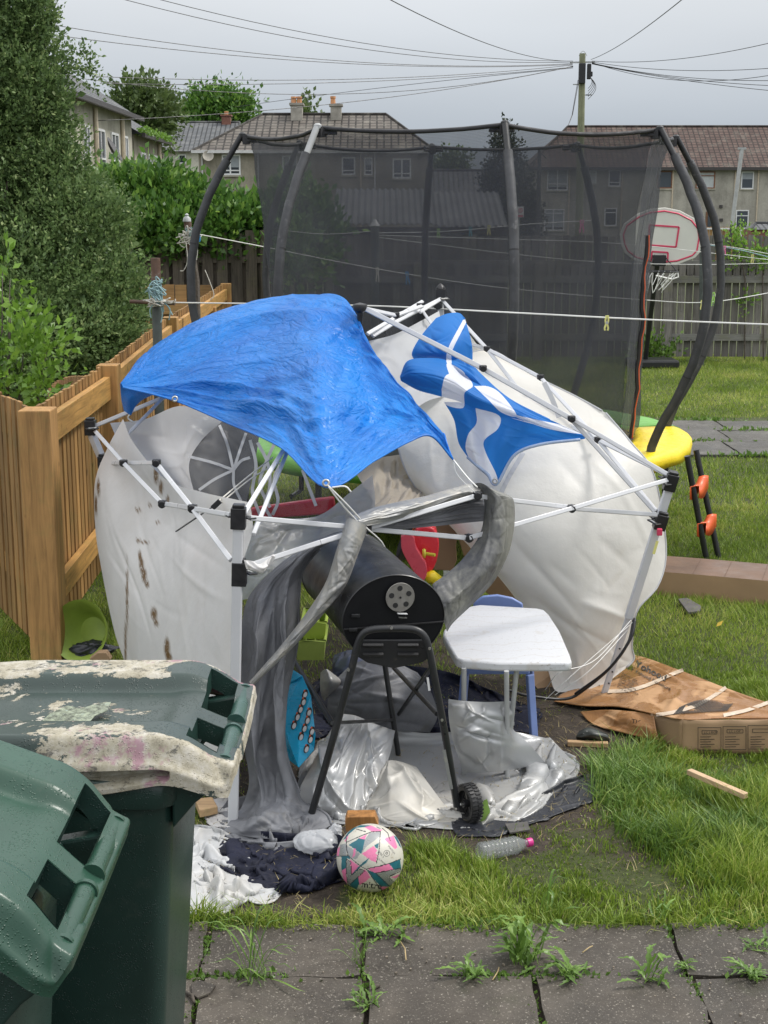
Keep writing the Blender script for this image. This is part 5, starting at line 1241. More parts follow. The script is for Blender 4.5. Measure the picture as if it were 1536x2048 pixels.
# left side scissors
Lx1, J1, J2, Lx2 = (247, 926, 6.40), (313, 926, 5.92), (325, 1008, 5.82), (385, 1017, 5.36)
tbar((190, 862, 6.98), Lx1); tbar(Lx1, J2); tbar((212, 926, 6.93), (313, 926, 5.95+.02)); tbar((316, 930, 5.93), Lx2); tbar(Lx2, (462, 1120, 4.9)); tbar((325, 1007, 5.87), (460, 1030, 4.88))
for j in (Lx1, J1, J2, Lx2): joint(*j)
# front scissors
K1, K3, K4, KX = (734, 1057, 5.13), (955, 991, 5.4), (938, 1076, 5.42), (1143, 1017, 5.72)
tbar((500, 1036, 4.86), (734, 1057, 5.14)); tbar((734, 1058, 5.16), K4); tbar((502, 1130, 4.86), (640, 1085, 5.0)); tbar((640, 1085, 5.0), (734, 1056, 5.12)); tbar(K1, K3)
tbar((957, 993, 5.42), (1143, 1015, 5.74)); tbar((1143, 1017, 5.74), (1318, 1030, 6.05)); tbar((938, 1076, 5.4), (1143, 1017, 5.7)); tbar((1143, 1017, 5.7), (1335, 960, 6.03))
for j in (K1, K3, K4, KX): joint(*j)
# right side scissors and roof bars
R1, R2, R3, R4 = (974, 698, 7.5), (1081, 755, 7.15), (1066, 816, 7.1), (1196, 880, 6.6)
tbar((884, 600, 7.93), R1); tbar(R1, R3); tbar((905, 678, 7.9), R1); tbar(R1, R2); tbar(R2, R4); tbar(R4, (1312, 1022, 6.08)); tbar(R3, R4); tbar(R4, (1336, 950, 6.07))
for j in (R1, R2, R3, R4): joint(*j)
tbar(PK, (966, 737, 6.31), w=.026, name='roof_bar'); tbar((966, 737, 6.31), (1143, 838, 6.19), w=.026, name='roof_bar'); tbar((1143, 838, 6.19), (1337, 950, 6.05), w=.022, name='roof_bar'); tbar((1146, 842, 6.2), (1310, 1024, 6.08), w=.022, name='roof_strut')
for j in ((966, 737, 6.29), (1143, 838, 6.17)): joint(*j, .015)
tbar((488, 1028, 4.88), (528, 962, 5.2), (568, 899, 5.6), (648, 765, 6.3), P(715, 640, 6.55), w=.02, name='roof_bar'); tbar((507, 1069, 4.9), (574, 905, 5.6), (600, 850, 5.95), w=.018, name='roof_strut')
tbar((190, 852, 7.0), (322, 797, 6.9), (480, 745, 6.85), w=.022, name='roof_bar'); tbar((256, 868, 6.75), (326, 796, 6.85), w=.018, name='roof_strut')
tbar((885, 596, 7.95), (790, 645, 7.2), (745, 672, 6.9), name='roof_bar'); tbar((727, 617, 6.46), (792, 631, 6.9), (845, 612, 7.5), name='truss_bar'); tbar((735, 668, 6.8), (845, 603, 7.8), name='truss_bar'); tbar((838, 612, 7.6), (868, 655, 7.4), w=.018, name='roof_strut')
tbar((880, 600, 7.9), (840, 625, 7.5), w=.018, name='truss_bar'); joint(792, 631, 6.9); joint(840, 612, 7.5); joint(876, 612, 7.9, .02)
m = MB(); m.lathe(PK + Vector((0, 0, -.03)), [(.012, -.05), (.014, 0), (.03, .01), (.034, .03), (.03, .038), (.0, .046)], 16); m.build('peak_cap', BLACKP, GZ, smooth='auto')
m = MB(); m.lathe(L3t + Vector((0, 0, .04)), [(.015, -.02), (.028, .0), (.022, .012), (.008, .026), (0, .03)], 10); m.build('corner_cap', BLACKP, GZ, smooth='auto')

# canvas panels
def dirt_at(X, spots):
    px, py = projarr(X); a = np.zeros(px.shape)
    for sx_, sy_, rx_, ry_ in spots: a = np.maximum(a, 1 - np.clip(np.hypot((px-sx_)/(rx_*.8), (py-sy_)/ry_), 0, 1))
    return np.clip(a*2.2, 0, 1)
rows = [[(246,838,6.78),(268,887,6.62),(329,957,6.2),(400,983,5.75),(500,1005,5.0)],
        [(213,900,6.85),(262,950,6.62),(335,1020,6.15),(405,1055,5.62),(505,1062,4.98)],
        [(190,965,6.8),(250,1050,6.4),(325,1100,5.95),(400,1130,5.4),(482,1140,4.95)],
        [(191,1060,6.7),(250,1130,6.2),(320,1180,5.75),(400,1220,5.25),(474,1240,4.93)],
        [(205,1150,6.6),(255,1220,6.05),(320,1280,5.6),(400,1320,5.15),(474,1350,4.92)],
        [(228,1260,6.5),(270,1330,6.0),(330,1400,5.5),(400,1450,5.1),(473,1480,4.92)],
        [(248,1320,6.55),(290,1400,6.0),(345,1490,5.45),(400,1560,5.08),(470,1600,4.92)]]
X = patch(rows, 90, 110); X = creases(creases(billow(X, .006, (2, 2), 3), 22, .008, .02, .3, 3, 1.1, .9), 40, .004, .008, .12, 30)
m = MB(); m.grid(X); sp = [(277,1081,8,5),(283,1130,7,20),(288,1150,8,18),(294,1168,7,9),(308,1228,10,16),(312,1246,8,8),(334,1296,9,26),(338,1315,10,12),(197,975,5,22),(192,1010,4,26),(312,950,7,22),(322,975,6,18),(336,1000,5,12),(300,1010,7,4),(280,1112,5,14),(254,1190,3.5,90),(251,1290,3.5,60),(276,1020,10,4),(290,1085,14,3),(315,1045,8,3)]
m.build('left_wall_canvas', CANVASW, GZ, smooth=True, attr={'dirt': dirt_at(X, sp)})
rows = [[(220,846,7.0),(290,838,7.2),(365,812,7.6),(445,842,7.8)], [(240,890,6.95),(300,885,7.25),(350,885,7.5),(402,882,7.7)], [(268,925,6.75),(315,925,7.1),(350,930,7.3),(378,930,7.5)], [(330,957,6.3),(350,970,6.8),(370,985,7.0),(392,1000,7.2)]]
X = patch(rows, 50, 50); X = creases(X, 16, .012, .03, .3, 4); m = MB(); m.grid(X); m.build('rear_wall_canvas', CANVASG, GZ, smooth=True)
rows = [[(835,795,7.25),(885,735,7.6),(975,700,7.75),(1060,748,7.55),(1150,792,7.2),(1212,826,6.95)],
        [(808,860,7.1),(900,830,7.05),(1000,820,6.95),(1100,830,6.9),(1200,855,6.8),(1262,885,6.75)],
        [(797,895,7.0),(890,930,6.75),(1000,930,6.55),(1110,935,6.5),(1230,945,6.55),(1308,950,6.65)],
        [(822,960,6.9),(900,1020,6.55),(1010,1040,6.35),(1120,1050,6.3),(1240,1060,6.4),(1332,1090,6.6)],
        [(870,1020,6.8),(960,1110,6.45),(1050,1150,6.3),(1140,1160,6.25),(1240,1160,6.35),(1318,1168,6.5)],
        [(950,1100,6.7),(1030,1190,6.45),(1080,1230,6.35),(1150,1250,6.25),(1220,1240,6.3),(1274,1222,6.4)],
        [(1040,1200,6.6),(1075,1265,6.45),(1110,1290,6.38),(1160,1300,6.28),(1215,1300,6.32),(1264,1290,6.4)],
        [(1080,1270,6.5),(1092,1330,6.4),(1125,1355,6.36),(1165,1360,6.3),(1215,1345,6.33),(1268,1318,6.4)],
        [(1098,1345,6.35),(1110,1380,6.28),(1135,1384,6.27),(1165,1384,6.27),(1198,1376,6.3),(1250,1338,6.36)]]
X = patch(rows, 120, 140); X = creases(creases(billow(X, .006, (3, 3), 7), 18, .009, .018, .22, 7), 70, .005, .0045, .12, 70)
for (ax_, ay_, bx_, by_, wd, am) in ((1010,1070,1180,1255,16,.035),(1040,1180,1180,1290,14,.04),(1150,1200,1262,1240,14,-.04),(1120,1240,1240,1300,10,.03),(1090,1120,1160,1180,14,.02),(900,850,880,1010,20,.02),(1100,900,1190,1000,18,.015),(1180,1060,1280,1150,20,.018),(1150,1290,1170,1380,12,-.03)):
    px, py = projarr(X); ex, ey = bx_-ax_, by_-ay_; L2 = ex*ex+ey*ey; t = np.clip(((px-ax_)*ex+(py-ay_)*ey)/L2, 0, 1); dd = np.hypot(px-ax_-t*ex, py-ay_-t*ey)
    X += normals(X)*(am*.6*np.exp(-np.sqrt((dd/(wd*.7))**2+.05))*np.sin(np.pi*np.clip(t, .02, .98)))[..., None]
m = MB(); m.grid(X); m.build('roof_canvas', CANVAS, GZ, smooth=True); BIGC = X
# hem and window seam on the big canvas
def surf(X, off=.004):
    px, py = projarr(X); flat = X.reshape(-1, 3); fx, fy = px.ravel(), py.ravel()
    def f(x, y, o=off):
        d = (fx-x)**2 + (fy-y)**2; k = np.argpartition(d, 3)[:3]; w = 1/(d[k]+.5); Y = float((flat[k, 1]*w).sum()/w.sum()); return P(x, y, Y - o)
    return f
sf = surf(BIGC, .006)
def ribbon(pts_, w, fn, mat, name, parent, n=24):
    C = np.array([[[x, y, 0]] for x, y in pts_]); c_ = catmull(C, np.linspace(0, len(C)-1, n))[:, 0, :2]; tg = np.gradient(c_, axis=0); tg /= np.linalg.norm(tg, axis=1, keepdims=True); nn = np.stack([-tg[:, 1], tg[:, 0]], 1)
    X = np.array([[tuple(fn(*(c + q_*w*s_/2))) for s_ in (-1, 0, 1)] for c, q_ in zip(c_, nn)]); m = MB(); m.grid(X); return m.build(name, mat, parent, smooth=True)
ribbon([(1047,905),(1020,950),(995,1000)], 9, sf, CANVASG, 'seam_tape', GZ); ribbon([(1088,765),(1105,800),(1118,835)], 10, lambda x, y: P(x, y, 6.85), CANVASG, 'seam_tape', GZ)
m = MB(); m.tube([Vector(q_) for q_ in BIGC[::4, -1]], .005, 5); m.tube([Vector(q_) for q_ in BIGC[0, ::4]], .005, 5); m.tube([Vector(q_) for q_ in BIGC[::4, 0]], .005, 5); m.build('hem', CANVASG, GZ, smooth=True)
# upper white piece between tarp and flag
rows = [[(738,682,6.9),(790,668,7.2),(845,640,7.5),(878,622,7.7)], [(752,720,6.9),(800,700,7.15),(850,690,7.3),(890,680,7.5)], [(785,770,6.8),(810,760,7.0),(850,750,7.2),(895,745,7.4)], [(820,830,6.8),(835,815,6.95),(860,800,7.1),(900,790,7.3)]]
X = patch(rows, 50, 50); X = creases(X, 16, .02, .04, .3, 9); m = MB(); m.grid(X); m.build('roof_canvas', CANVASG, GZ, smooth=True)
rows = [[(770,655,7.6),(830,620,7.9),(880,600,8.05),(930,640,7.9)], [(775,675,7.6),(830,650,7.9),(880,640,8.0),(940,690,7.8)]]
m = MB(); m.grid(patch(rows, 20, 8)); m.build('mesh_vent', DARKC, GZ, smooth=True)
rows = [[(925,650,7.9),(965,700,7.75),(1020,735,7.6),(1080,760,7.5)], [(930,690,7.85),(960,720,7.7),(1010,760,7.55),(1060,790,7.4)], [(930,740,7.7),(970,770,7.5),(1010,800,7.4),(1060,830,7.3)]]
m = MB(); m.grid(patch(rows, 30, 20)); m.build('roof_canvas', CANVAS, GZ, smooth=True)
# windows panels
rows = [[(383,835,7.6),(440,838,7.9),(505,868,7.8)], [(378,920,7.5),(450,920,7.7),(500,925,7.6)], [(392,990,7.2),(440,1000,7.4),(478,1005,7.3)]]
rows = [[(372,830,7.75),(440,830,7.9),(520,860,7.8)], [(376,920,7.6),(450,920,7.7),(510,925,7.6)], [(385,1000,7.3),(440,1015,7.4),(490,1020,7.2)]]
DK = patch(rows, 30, 30); m = MB(); m.grid(DK); tag(m.build('dark_cover', simple('dark_grey_fabric', (.03, .032, .038), .7, .3, 5), smooth=True), 'dark grey fabric cover leaning behind the clear window at the left', 'cover')
rows = [[(372,838,7.5),(440,835,7.6),(510,870,7.5),(600,905,7.3),(665,930,7.2)], [(374,920,7.35),(450,925,7.4),(510,940,7.3),(590,965,7.1),(660,985,7.0)], [(390,1000,7.05),(450,1020,7.1),(510,1040,7.0),(580,1045,6.8),(650,1045,6.7)]]
X = patch(rows, 70, 40); X = creases(X, 26, .02, .03, .25, 12); m = MB(); m.grid(X); wp = m.build('window_panel', CLEAR, GZ, smooth=True); sw = surf(X, .01)
for pts_ in ([(467,940),(455,890),(439,850)], [(467,940),(480,900),(492,866)], [(467,940),(425,925),(378,913)], [(467,940),(482,922),(500,915)], [(467,940),(430,958),(398,980)], [(467,940),(468,970),(482,1002)], [(515,885),(535,925),(540,970),(530,1010),(545,1040)], [(552,880),(530,930),(520,970),(540,1015)], [(605,940),(618,975),(632,1012)], [(500,880),(512,930),(505,985),(520,1030)], [(560,930),(548,960),(556,1000),(545,1030)]):
    ribbon(pts_, 5.5 if pts_[0] == (467, 940) else 6.5, sw, STRAPM, 'window_strap', wp)
rows = [[(512,1040,6.3),(570,1038,6.4),(640,1030,6.5),(700,985,6.5),(745,950,6.4)], [(490,1090,6.1),(560,1085,6.3),(640,1075,6.4),(700,1040,6.3),(750,1010,6.2)], [(485,1140,5.9),(550,1135,6.1),(620,1120,6.2),(680,1090,6.1),(735,1050,6.0)], [(484,1200,5.8),(530,1190,5.9),(590,1160,6.0),(640,1120,6.0),(700,1080,5.9)]]
X = patch(rows, 90, 70); X = creases(X, 70, .03, .03, .25, 13); m = MB(); m.grid(X); m.build('crumpled_window', HAZYP, GZ, smooth=True)
rows = [[(700,925,7.1),(760,915,7.2),(830,905,7.2)], [(720,960,6.8),(780,950,6.9),(830,960,7.0)], [(745,1000,6.6),(800,990,6.7),(845,985,6.8)], [(740,1030,6.4),(790,1015,6.5),(850,1003,6.6)]]
X = patch(rows, 60, 50); X = creases(X, 40, .03, .03, .3, 14, 2.4, .5); m = MB(); m.grid(X); tag(m.build('muddy_sheet', BEIGEC, smooth=True), 'beige mud-stained cloth bunched under the right corner of the blue tarp', 'cloth')
m = MB()
for pts_ in ([(590,1030,5.6),(545,1060,5.5),(440,1010,5.6)], ): pass
m.tube(curve([(545,915,5.9),(500,950,5.7),(430,1008,5.35)], 14), .003, 5); m.tube(curve([(560,925,5.9),(505,955,5.7),(434,1012,5.35)], 14), .003, 5); m.build('guy_cord', ROPEW, GZ)
m = MB(); m.bar(P(352, 1063, 5.25), P(438, 1005, 5.35), .004, .018, up=(0, 1, 0)); m.bar(P(425, 1016, 5.3), P(440, 1002, 5.3), .012, .02); m.build('black_strap', BLACKP, GZ)
# tied scrap of white cloth at the slider of the front left leg
rows = [[(488,1120,4.84),(505,1122,4.82),(520,1128,4.83),(548,1108,4.86)], [(490,1128,4.83),(508,1132,4.80),(524,1138,4.81),(550,1116,4.85)], [(492,1136,4.84),(510,1142,4.82),(525,1145,4.83),(540,1130,4.86)]]
X = patch(rows, 24, 14); X = relax(X, 1.1, 1.15, 60, .2, amp=.005, seed=2, cell=4); m = MB(); m.grid(X); m.build('cloth_scrap', CANVASW, GZ, smooth=True, attr={'dirt': np.zeros(len(m.v))})
# strap from the front right leg down to the ground sheet
m = MB(); m.tube(curve([(1270,1238,6.1),(1262,1275,6.05),(1225,1330,6.05),(1170,1378,6.1),(1130,1398,6.1),(1060,1392,6.05),(1015,1380,6.0)], 40), .007, 6); m.tube(curve([(1268,1236,6.12),(1254,1290,6.05),(1215,1340,6.05),(1150,1388,6.1)], 30), .006, 6); m.build('black_strap', BLACKP, GZ, smooth=True)
m = MB()
for pts_ in ([(1262,1240,6.1),(1190,1320,5.9),(1120,1345,5.8),(1090,1380,5.9)], [(1255,1260,6.1),(1180,1340,5.9),(1110,1390,5.9)], [(1265,1245,6.1),(1150,1345,5.9),(1090,1400,5.9)]): m.tube(curve(pts_, 20), .0018, 4)
m.build('guy_cord', LINEW, GZ)

# ---------------------------------------------------------------- blue tarpaulin
rows = [[(243,774,6.75),(305,712,7.2),(400,650,7.4),(515,612,7.4),(620,604,7.25),(690,614,6.95),(728,694,6.5),(795,772,6.15),(882,869,5.66)],
        [(241,766,6.6),(300,702,6.85),(398,640,7.0),(515,601,7.0),(620,593,6.85),(693,604,6.6),(738,690,6.3),(802,770,6.0),(888,868,5.6)],
        [(243,768,6.58),(310,735,6.65),(420,690,6.65),(530,660,6.6),(632,658,6.35),(712,692,6.3),(775,752,6.05),(832,818,5.8),(893,885,5.56)],
        [(244,770,6.56),(320,760,6.5),(435,745,6.35),(545,745,6.1),(645,765,5.75),(733,785,5.95),(795,818,5.82),(845,850,5.66),(898,900,5.54)],
        [(245,772,6.54),(335,782,6.35),(445,800,6.12),(555,825,5.7),(650,875,5.32),(745,862,5.6),(808,858,5.63),(855,862,5.56),(902,910,5.52)],
        [(246,775,6.5),(345,800,6.25),(452,845,5.95),(562,895,5.4),(654,975,5.0),(748,922,5.2),(815,885,5.4),(862,872,5.48),(906,919,5.5)]]
X = patch(rows, 170, 130)
# tension creases fanning out from the front tip and across the crest
px, py = projarr(X); u = np.linspace(0, 1, 170)[None, :]*np.ones((130, 1)); v = np.linspace(0, 1, 130)[:, None]*np.ones((1, 170))
ang = np.arctan2(975-py, px-654); rr_ = np.hypot(975-py, px-654); nrm_ = normals(X); rt = np.random.default_rng(8)
f1 = sum(rt.uniform(.3, 1)*np.sin(ang*k_ + rt.uniform(0, 6) + rr_*.004 + 1.5*np.sin(ang*3+k_)) for k_ in (9, 15, 23))*.006*np.exp(-((rr_-150)/130)**2)*np.clip(rr_/60, 0, 1)
e_ = np.clip(np.minimum(np.minimum(u, 1-u), np.minimum(v*1.5, 1-v))*12, 0, 1)
X = X + nrm_*(f1*e_)[..., None]
X = creases(X, 46, .026, .014, .28, 21, -.35, .4, along=.7, edge=12)
X = creases(X, 150, .011, .007, .11, 22, -.3, .7, along=.7, edge=12)
X = creases(X, 60, .009, .008, .12, 23, along=.7, edge=12)
m = MB(); m.grid(X, (1, 1)); TP_ = m.build('tarpaulin', TARP, smooth=True); tag(TP_, 'bright blue crinkled tarpaulin tied over the front left of the gazebo frame', 'tarpaulin'); TX = X
m = MB(); e = [Vector(q_) for q_ in X[-1, ::3]]; m.tube(e, .004, 5); m.tube([Vector(q_) for q_ in X[:, -1][::3]], .004, 5); m.build('hem', TARP, TP_, smooth=True)
rows = [[(240,767,6.62),(262,775,6.6),(285,783,6.5),(305,790,6.4)], [(243,800,6.7),(256,800,6.62),(270,802,6.6),(285,800,6.55)], [(248,822,6.75),(254,826,6.7),(262,830,6.68),(268,815,6.68)]]
X = patch(rows, 30, 30); m = MB(); m.grid(X, (1, 1)); m.build('folded_corner', TARP, TP_, smooth=True)
def grommet(px, py, Y, parent, r=.014):
    m = MB(); c_ = P(px, py, Y); d = (Vector((0, 0, CAM_H)) - c_).normalized(); q_ = d.to_track_quat('Z', 'Y').to_matrix()
    m.tube([c_ + q_ @ Vector((r*.75*math.cos(k*.524), r*.75*math.sin(k*.524), 0)) for k in range(12)], r*.33, 6, closed=True); m.build('grommet', STEEL, parent, smooth=True)
grommet(652, 966, 4.985, TP_); grommet(350, 798, 6.22, TP_)
m = MB()
for pts_ in ([(655,970,4.98),(690,1005,5.0),(722,1040,5.08),(738,1062,5.1)], [(657,973,4.98),(685,1010,5.0),(728,1058,5.08)], [(664,975,4.98),(690,973,4.97),(702,984,4.97)]): m.tube(curve(pts_, 16), .0032, 5)
m.build('tie_cord', LINEW, TP_, smooth=True); m = MB(); m.tube(curve([(732,1055,5.08),(760,1080,5.1),(770,1095,5.12)], 8), .0028, 5); m.build('tie_cord', LINEW, TP_, smooth=True); m = MB(); m.tube(curve([(907,920,5.49),(935,955,5.42),(955,975,5.38)], 10), .0032, 5); m.tube(curve([(907,922,5.49),(915,950,5.45),(950,985,5.38)], 10), .0016, 5)
m.build('tie_cord', LINEW, TP_, smooth=True); m = MB(); m.tube(curve([(262,826,6.68),(256,836,6.7),(268,845,6.7)], 8), .004, 5); m.build('tie_cord', LINEW, TP_, smooth=True)

# ---------------------------------------------------------------- blue and white flag
WH = [[(883,779),(893,750),(927,748),(946,771),(929,786),(926,816),(888,807)], [(948,772),(977,773),(1003,789),(1034,832),(1003,825),(977,800)], [(951,816),(998,831),(996,857),(969,880),(971,904),(994,953),(990,975),(936,912),(935,872),(953,846)],
      [(1031,830),(1081,841),(1159,857),(1170,868),(1102,859),(1040,838)], [(926,640),(934,641),(905,700),(903,728),(893,724),(897,695)], [(905,765),(893,728),(915,735),(930,750)]]
FL = empty('flag', tuple(P(990, 880, 6.6)), 'crumpled blue and white flag draped over the right side of the gazebo roof', 'flag')
def flagpiece(rows, nu, nv, seed, slack=1.03, border=None):
    X = patch(rows, nu, nv); X = creases(X, 26, .012*(slack-1)*40, .03, .3, seed, 0.2, .8)
    px, py = projarr(X); a = np.full(px.shape, -99.)
    for w_ in WH:
        C_ = np.array([[[x, y, 0.]] for x, y in w_ + w_[:1]]); a = np.maximum(a, signed(catmull(C_, np.linspace(0, len(w_), len(w_)*5+1))[:-1, 0, :2], px, py))
    m = MB(); m.grid(X); m.build('fold', FLAGM, FL, smooth=True, attr={'white': np.clip(a/2+.5, 0, 1)}); return X
flagpiece([[(872,636,6.9),(895,627,6.92),(918,626,6.95),(930,636,6.9)], [(842,672,6.8),(885,665,6.7),(925,668,6.72),(944,690,6.8)], [(824,705,6.75),(875,705,6.6),(920,712,6.65),(945,738,6.75)], [(830,722,6.8),(880,722,6.7),(925,742,6.7),(948,762,6.75)]], 100, 80, 1)
flagpiece([[(893,712,6.66),(935,722,6.64),(965,750,6.62),(1000,782,6.58),(1035,806,6.55),(1100,838,6.5)], [(893,722,6.60),(935,745,6.55),(970,775,6.5),(1005,800,6.48),(1035,820,6.5),(1100,845,6.48)], [(893,735,6.6),(935,762,6.58),(975,792,6.52),(1010,815,6.5),(1040,830,6.5),(1100,850,6.5)]], 140, 50, 2)
flagpiece([[(800,752,6.6),(815,722,6.6),(852,716,6.6),(893,721,6.58),(925,752,6.55),(965,772,6.5),(1010,795,6.48),(1060,822,6.45),(1120,848,6.42),(1172,872,6.4)],
           [(800,755,6.56),(825,745,6.45),(865,748,6.42),(905,762,6.42),(940,785,6.4),(980,805,6.4),(1030,825,6.4),(1080,845,6.4),(1130,862,6.4),(1173,873,6.39)],
           [(802,762,6.58),(835,780,6.5),(870,790,6.45),(915,802,6.45),(960,820,6.43),(1000,830,6.43),(1050,843,6.42),(1095,857,6.41),(1135,869,6.4),(1173,875,6.4)]], 300, 60, 3, 1.015)
FX = flagpiece([[(888,804,6.5),(930,806,6.48),(970,820,6.46),(1020,835,6.45),(1080,852,6.44),(1130,867,6.42),(1172,874,6.41)], [(908,840,6.5),(940,845,6.42),(975,855,6.5),(1015,862,6.42),(1065,868,6.46),(1125,876,6.42),(1172,875,6.41)],
           [(917,885,6.48),(943,890,6.4),(970,900,6.46),(1003,898,6.4),(1045,884,6.44),(1110,886,6.42),(1171,876,6.41)], [(935,914,6.46),(955,932,6.42),(976,950,6.44),(993,968,6.42),(1028,911,6.42),(1080,889,6.42),(1168,878,6.41)]], 220, 120, 4, 1.012)
m = MB(); m.tube([Vector(q_) for q_ in FX[-1, ::4]], .008, 5); m.build('hem', simple('blue_hem', (.38, .48, .66), .6, .1), FL, smooth=True); grommet(990, 962, 6.4, FL, .013)
# ---------------------------------------------------------------- grey cover and silver cloth hanging from the front bars
CV = empty('barbecue_cover', tuple(G(540, 1600)), 'wet dark grey cover with silver lining draped from the gazebo bars round the barbecue', 'cover')
rows = [[(640,1076,5.3),(665,1069,5.25),(690,1062,5.2),(712,1058,5.16),(733,1056,5.14)],
        [(563,1125,5.3),(590,1112,5.25),(610,1102,5.2),(630,1094,5.18),(655,1085,5.2)],
        [(503,1185,5.25),(533,1172,5.2),(560,1162,5.22),(585,1152,5.2),(607,1138,5.3)],
        [(485,1240,5.15),(515,1232,5.08),(547,1222,5.15),(572,1208,5.1),(598,1195,5.3)],
        [(483,1320,5.08),(512,1318,4.98),(545,1310,5.08),(572,1300,5.03),(594,1290,5.25)],
        [(482,1400,5.0),(505,1405,4.93),(532,1408,5.0),(556,1408,4.95),(571,1402,5.1)],
        [(486,1480,4.97),(505,1490,4.88),(532,1500,4.95),(556,1508,4.9),(571,1500,5.0)],
        [(498,1560,4.92),(518,1568,4.86),(548,1580,4.9),(580,1585,4.88),(603,1590,4.95)],
        [(484,1612,4.92),(515,1618,4.82),(552,1622,4.80),(592,1622,4.82),(628,1612,4.9)],
        [G(462,1640,.03),G(510,1650,.05),G(560,1652,.05),G(612,1646,.04),G(655,1630,.03)],
        [G(446,1662,.01),G(500,1674,.015),G(560,1678,.02),G(615,1670,.015),G(664,1650,.01)]]
X = patch(rows, 130, 240)
X = creases(X, 34, .022, .085, 1.5, 31, 1.78, .22, edge=10, along=3.6); X = creases(X, 90, .007, .035, .6, 32, 1.9, .6, edge=10, along=3.6)
X = creases(X, 80, .004, .02, .35, 38, edge=10, along=3.6)
Xt = creases(X, 70, .022, .05, .45, 77, 0, .9, edge=6, along=3.6); wv_ = np.clip((np.arange(240)/239 - .72)/.12, 0, 1)[:, None, None]; X = X*(1-wv_) + Xt*wv_; X[..., 2] = np.maximum(X[..., 2], .006)
m = MB(); m.grid(X); m.build('hanging_cloth', GREYC, CV, smooth=True)
m = MB(); m.tube([Vector(q_) + Vector((.0, -.004, 0)) for q_ in X[30::3, -1]], .006, 6); m.build('hem', GREYC, CV, smooth=True)
rows = [[(692,1040,5.1),(700,1036,5.04),(715,1042,5.03),(728,1048,5.05),(736,1056,5.1)], [(673,1098,5.06),(684,1100,4.98),(698,1104,4.97),(708,1108,5.0),(715,1112,5.06)], [(651,1165,5.02),(660,1166,4.95),(673,1168,4.94),(684,1170,4.96),(691,1172,5.02)],
        [(608,1232,4.98),(618,1232,4.92),(632,1230,4.91),(642,1228,4.93),(649,1226,4.98)], [(556,1298,4.94),(562,1300,4.90),(570,1300,4.89),(577,1300,4.9),(583,1298,4.94)], [(498,1364,4.92),(500,1366,4.9),(502,1368,4.9),(504,1370,4.9),(506,1372,4.92)]]
X = patch(rows, 60, 170); X = creases(X, 50, .009, .10, 1.3, 33, 1.55, .5, edge=4, along=6); X = creases(X, 90, .004, .05, .5, 34, edge=4, along=6); m = MB(); m.grid(X); m.build('twisted_strip', SILVERD, CV, smooth=True)
rows = [[(704,1032,5.14),(760,1012,5.25),(850,992,5.38),(930,970,5.5),(965,972,5.52)], [(715,1040,5.06),(770,1026,5.15),(855,1004,5.28),(925,984,5.4),(960,984,5.42)], [(735,1052,5.08),(790,1040,5.18),(860,1020,5.3),(925,998,5.42),(960,992,5.45)]]
X = patch(rows, 140, 40); X = creases(X, 60, .012, .02, .2, 35, 0, .5, edge=5); m = MB(); m.grid(X); m.build('silver_edge', SILVERD, CV, smooth=True)
rows = [[(738,1046,5.2),(790,1034,5.3),(860,1014,5.4),(925,992,5.5),(972,990,5.52)], [(742,1056,5.2),(800,1044,5.28),(870,1030,5.38),(930,1014,5.48),(975,1012,5.5)], [(744,1064,5.22),(805,1058,5.3),(875,1052,5.4),(930,1046,5.5),(972,1042,5.5)]]
X = patch(rows, 140, 50); X = creases(X, 40, .025, .03, .5, 36, 0, .12, edge=4); m = MB(); m.grid(X); m.build('grey_edge', GREYC, CV, smooth=True)
rows = [[(944,968,5.5),(962,966,5.44),(982,976,5.42),(1006,986,5.45),(1018,990,5.5)], [(966,995,5.5),(980,992,5.42),(998,994,5.4),(1016,998,5.43),(1028,1003,5.5)], [(968,1030,5.48),(982,1034,5.4),(1000,1040,5.38),(1018,1044,5.42),(1029,1048,5.5)], [(958,1072,5.44),(974,1080,5.37),(990,1090,5.35),(1006,1098,5.38),(1018,1104,5.46)],
        [(925,1118,5.36),(944,1130,5.3),(962,1142,5.28),(978,1152,5.32),(990,1160,5.4)], [(890,1150,5.3),(908,1168,5.25),(922,1184,5.22),(938,1196,5.26),(950,1204,5.32)], [(866,1168,5.25),(876,1192,5.2),(888,1214,5.17),(900,1232,5.2),(908,1244,5.26)], [(868,1180,5.25),(876,1210,5.2),(884,1232,5.18),(890,1250,5.2),(894,1264,5.25)]]
X = patch(rows, 90, 200); X = creases(X, 34, .013, .11, 2.4, 37, 1.57, .22, edge=5, along=5); X = creases(X, 90, .004, .05, .6, 39, edge=5, along=5)
m = MB(); m.grid(X)
def strap_mat():
    m_, n, b = base('grey_cloth_with_worn_lining', (.1, .1, .1), .5, .3); v = n.coord()
    k = n.ramp(n.noise(3.0, 7, .7, n.coord('Object', (2, 2, .8))), [(.42, 0), (.62, 1)]); n.l.new(n.mix(k, (.085, .088, .095), (.21, .21, .19)), b.inputs['Base Color']); n.l.new(n.bump(n.noise(40, 5, .6, v), .3, .005), b.inputs['Normal']); return m_
m.build('looped_band', strap_mat(), CV, smooth=True)
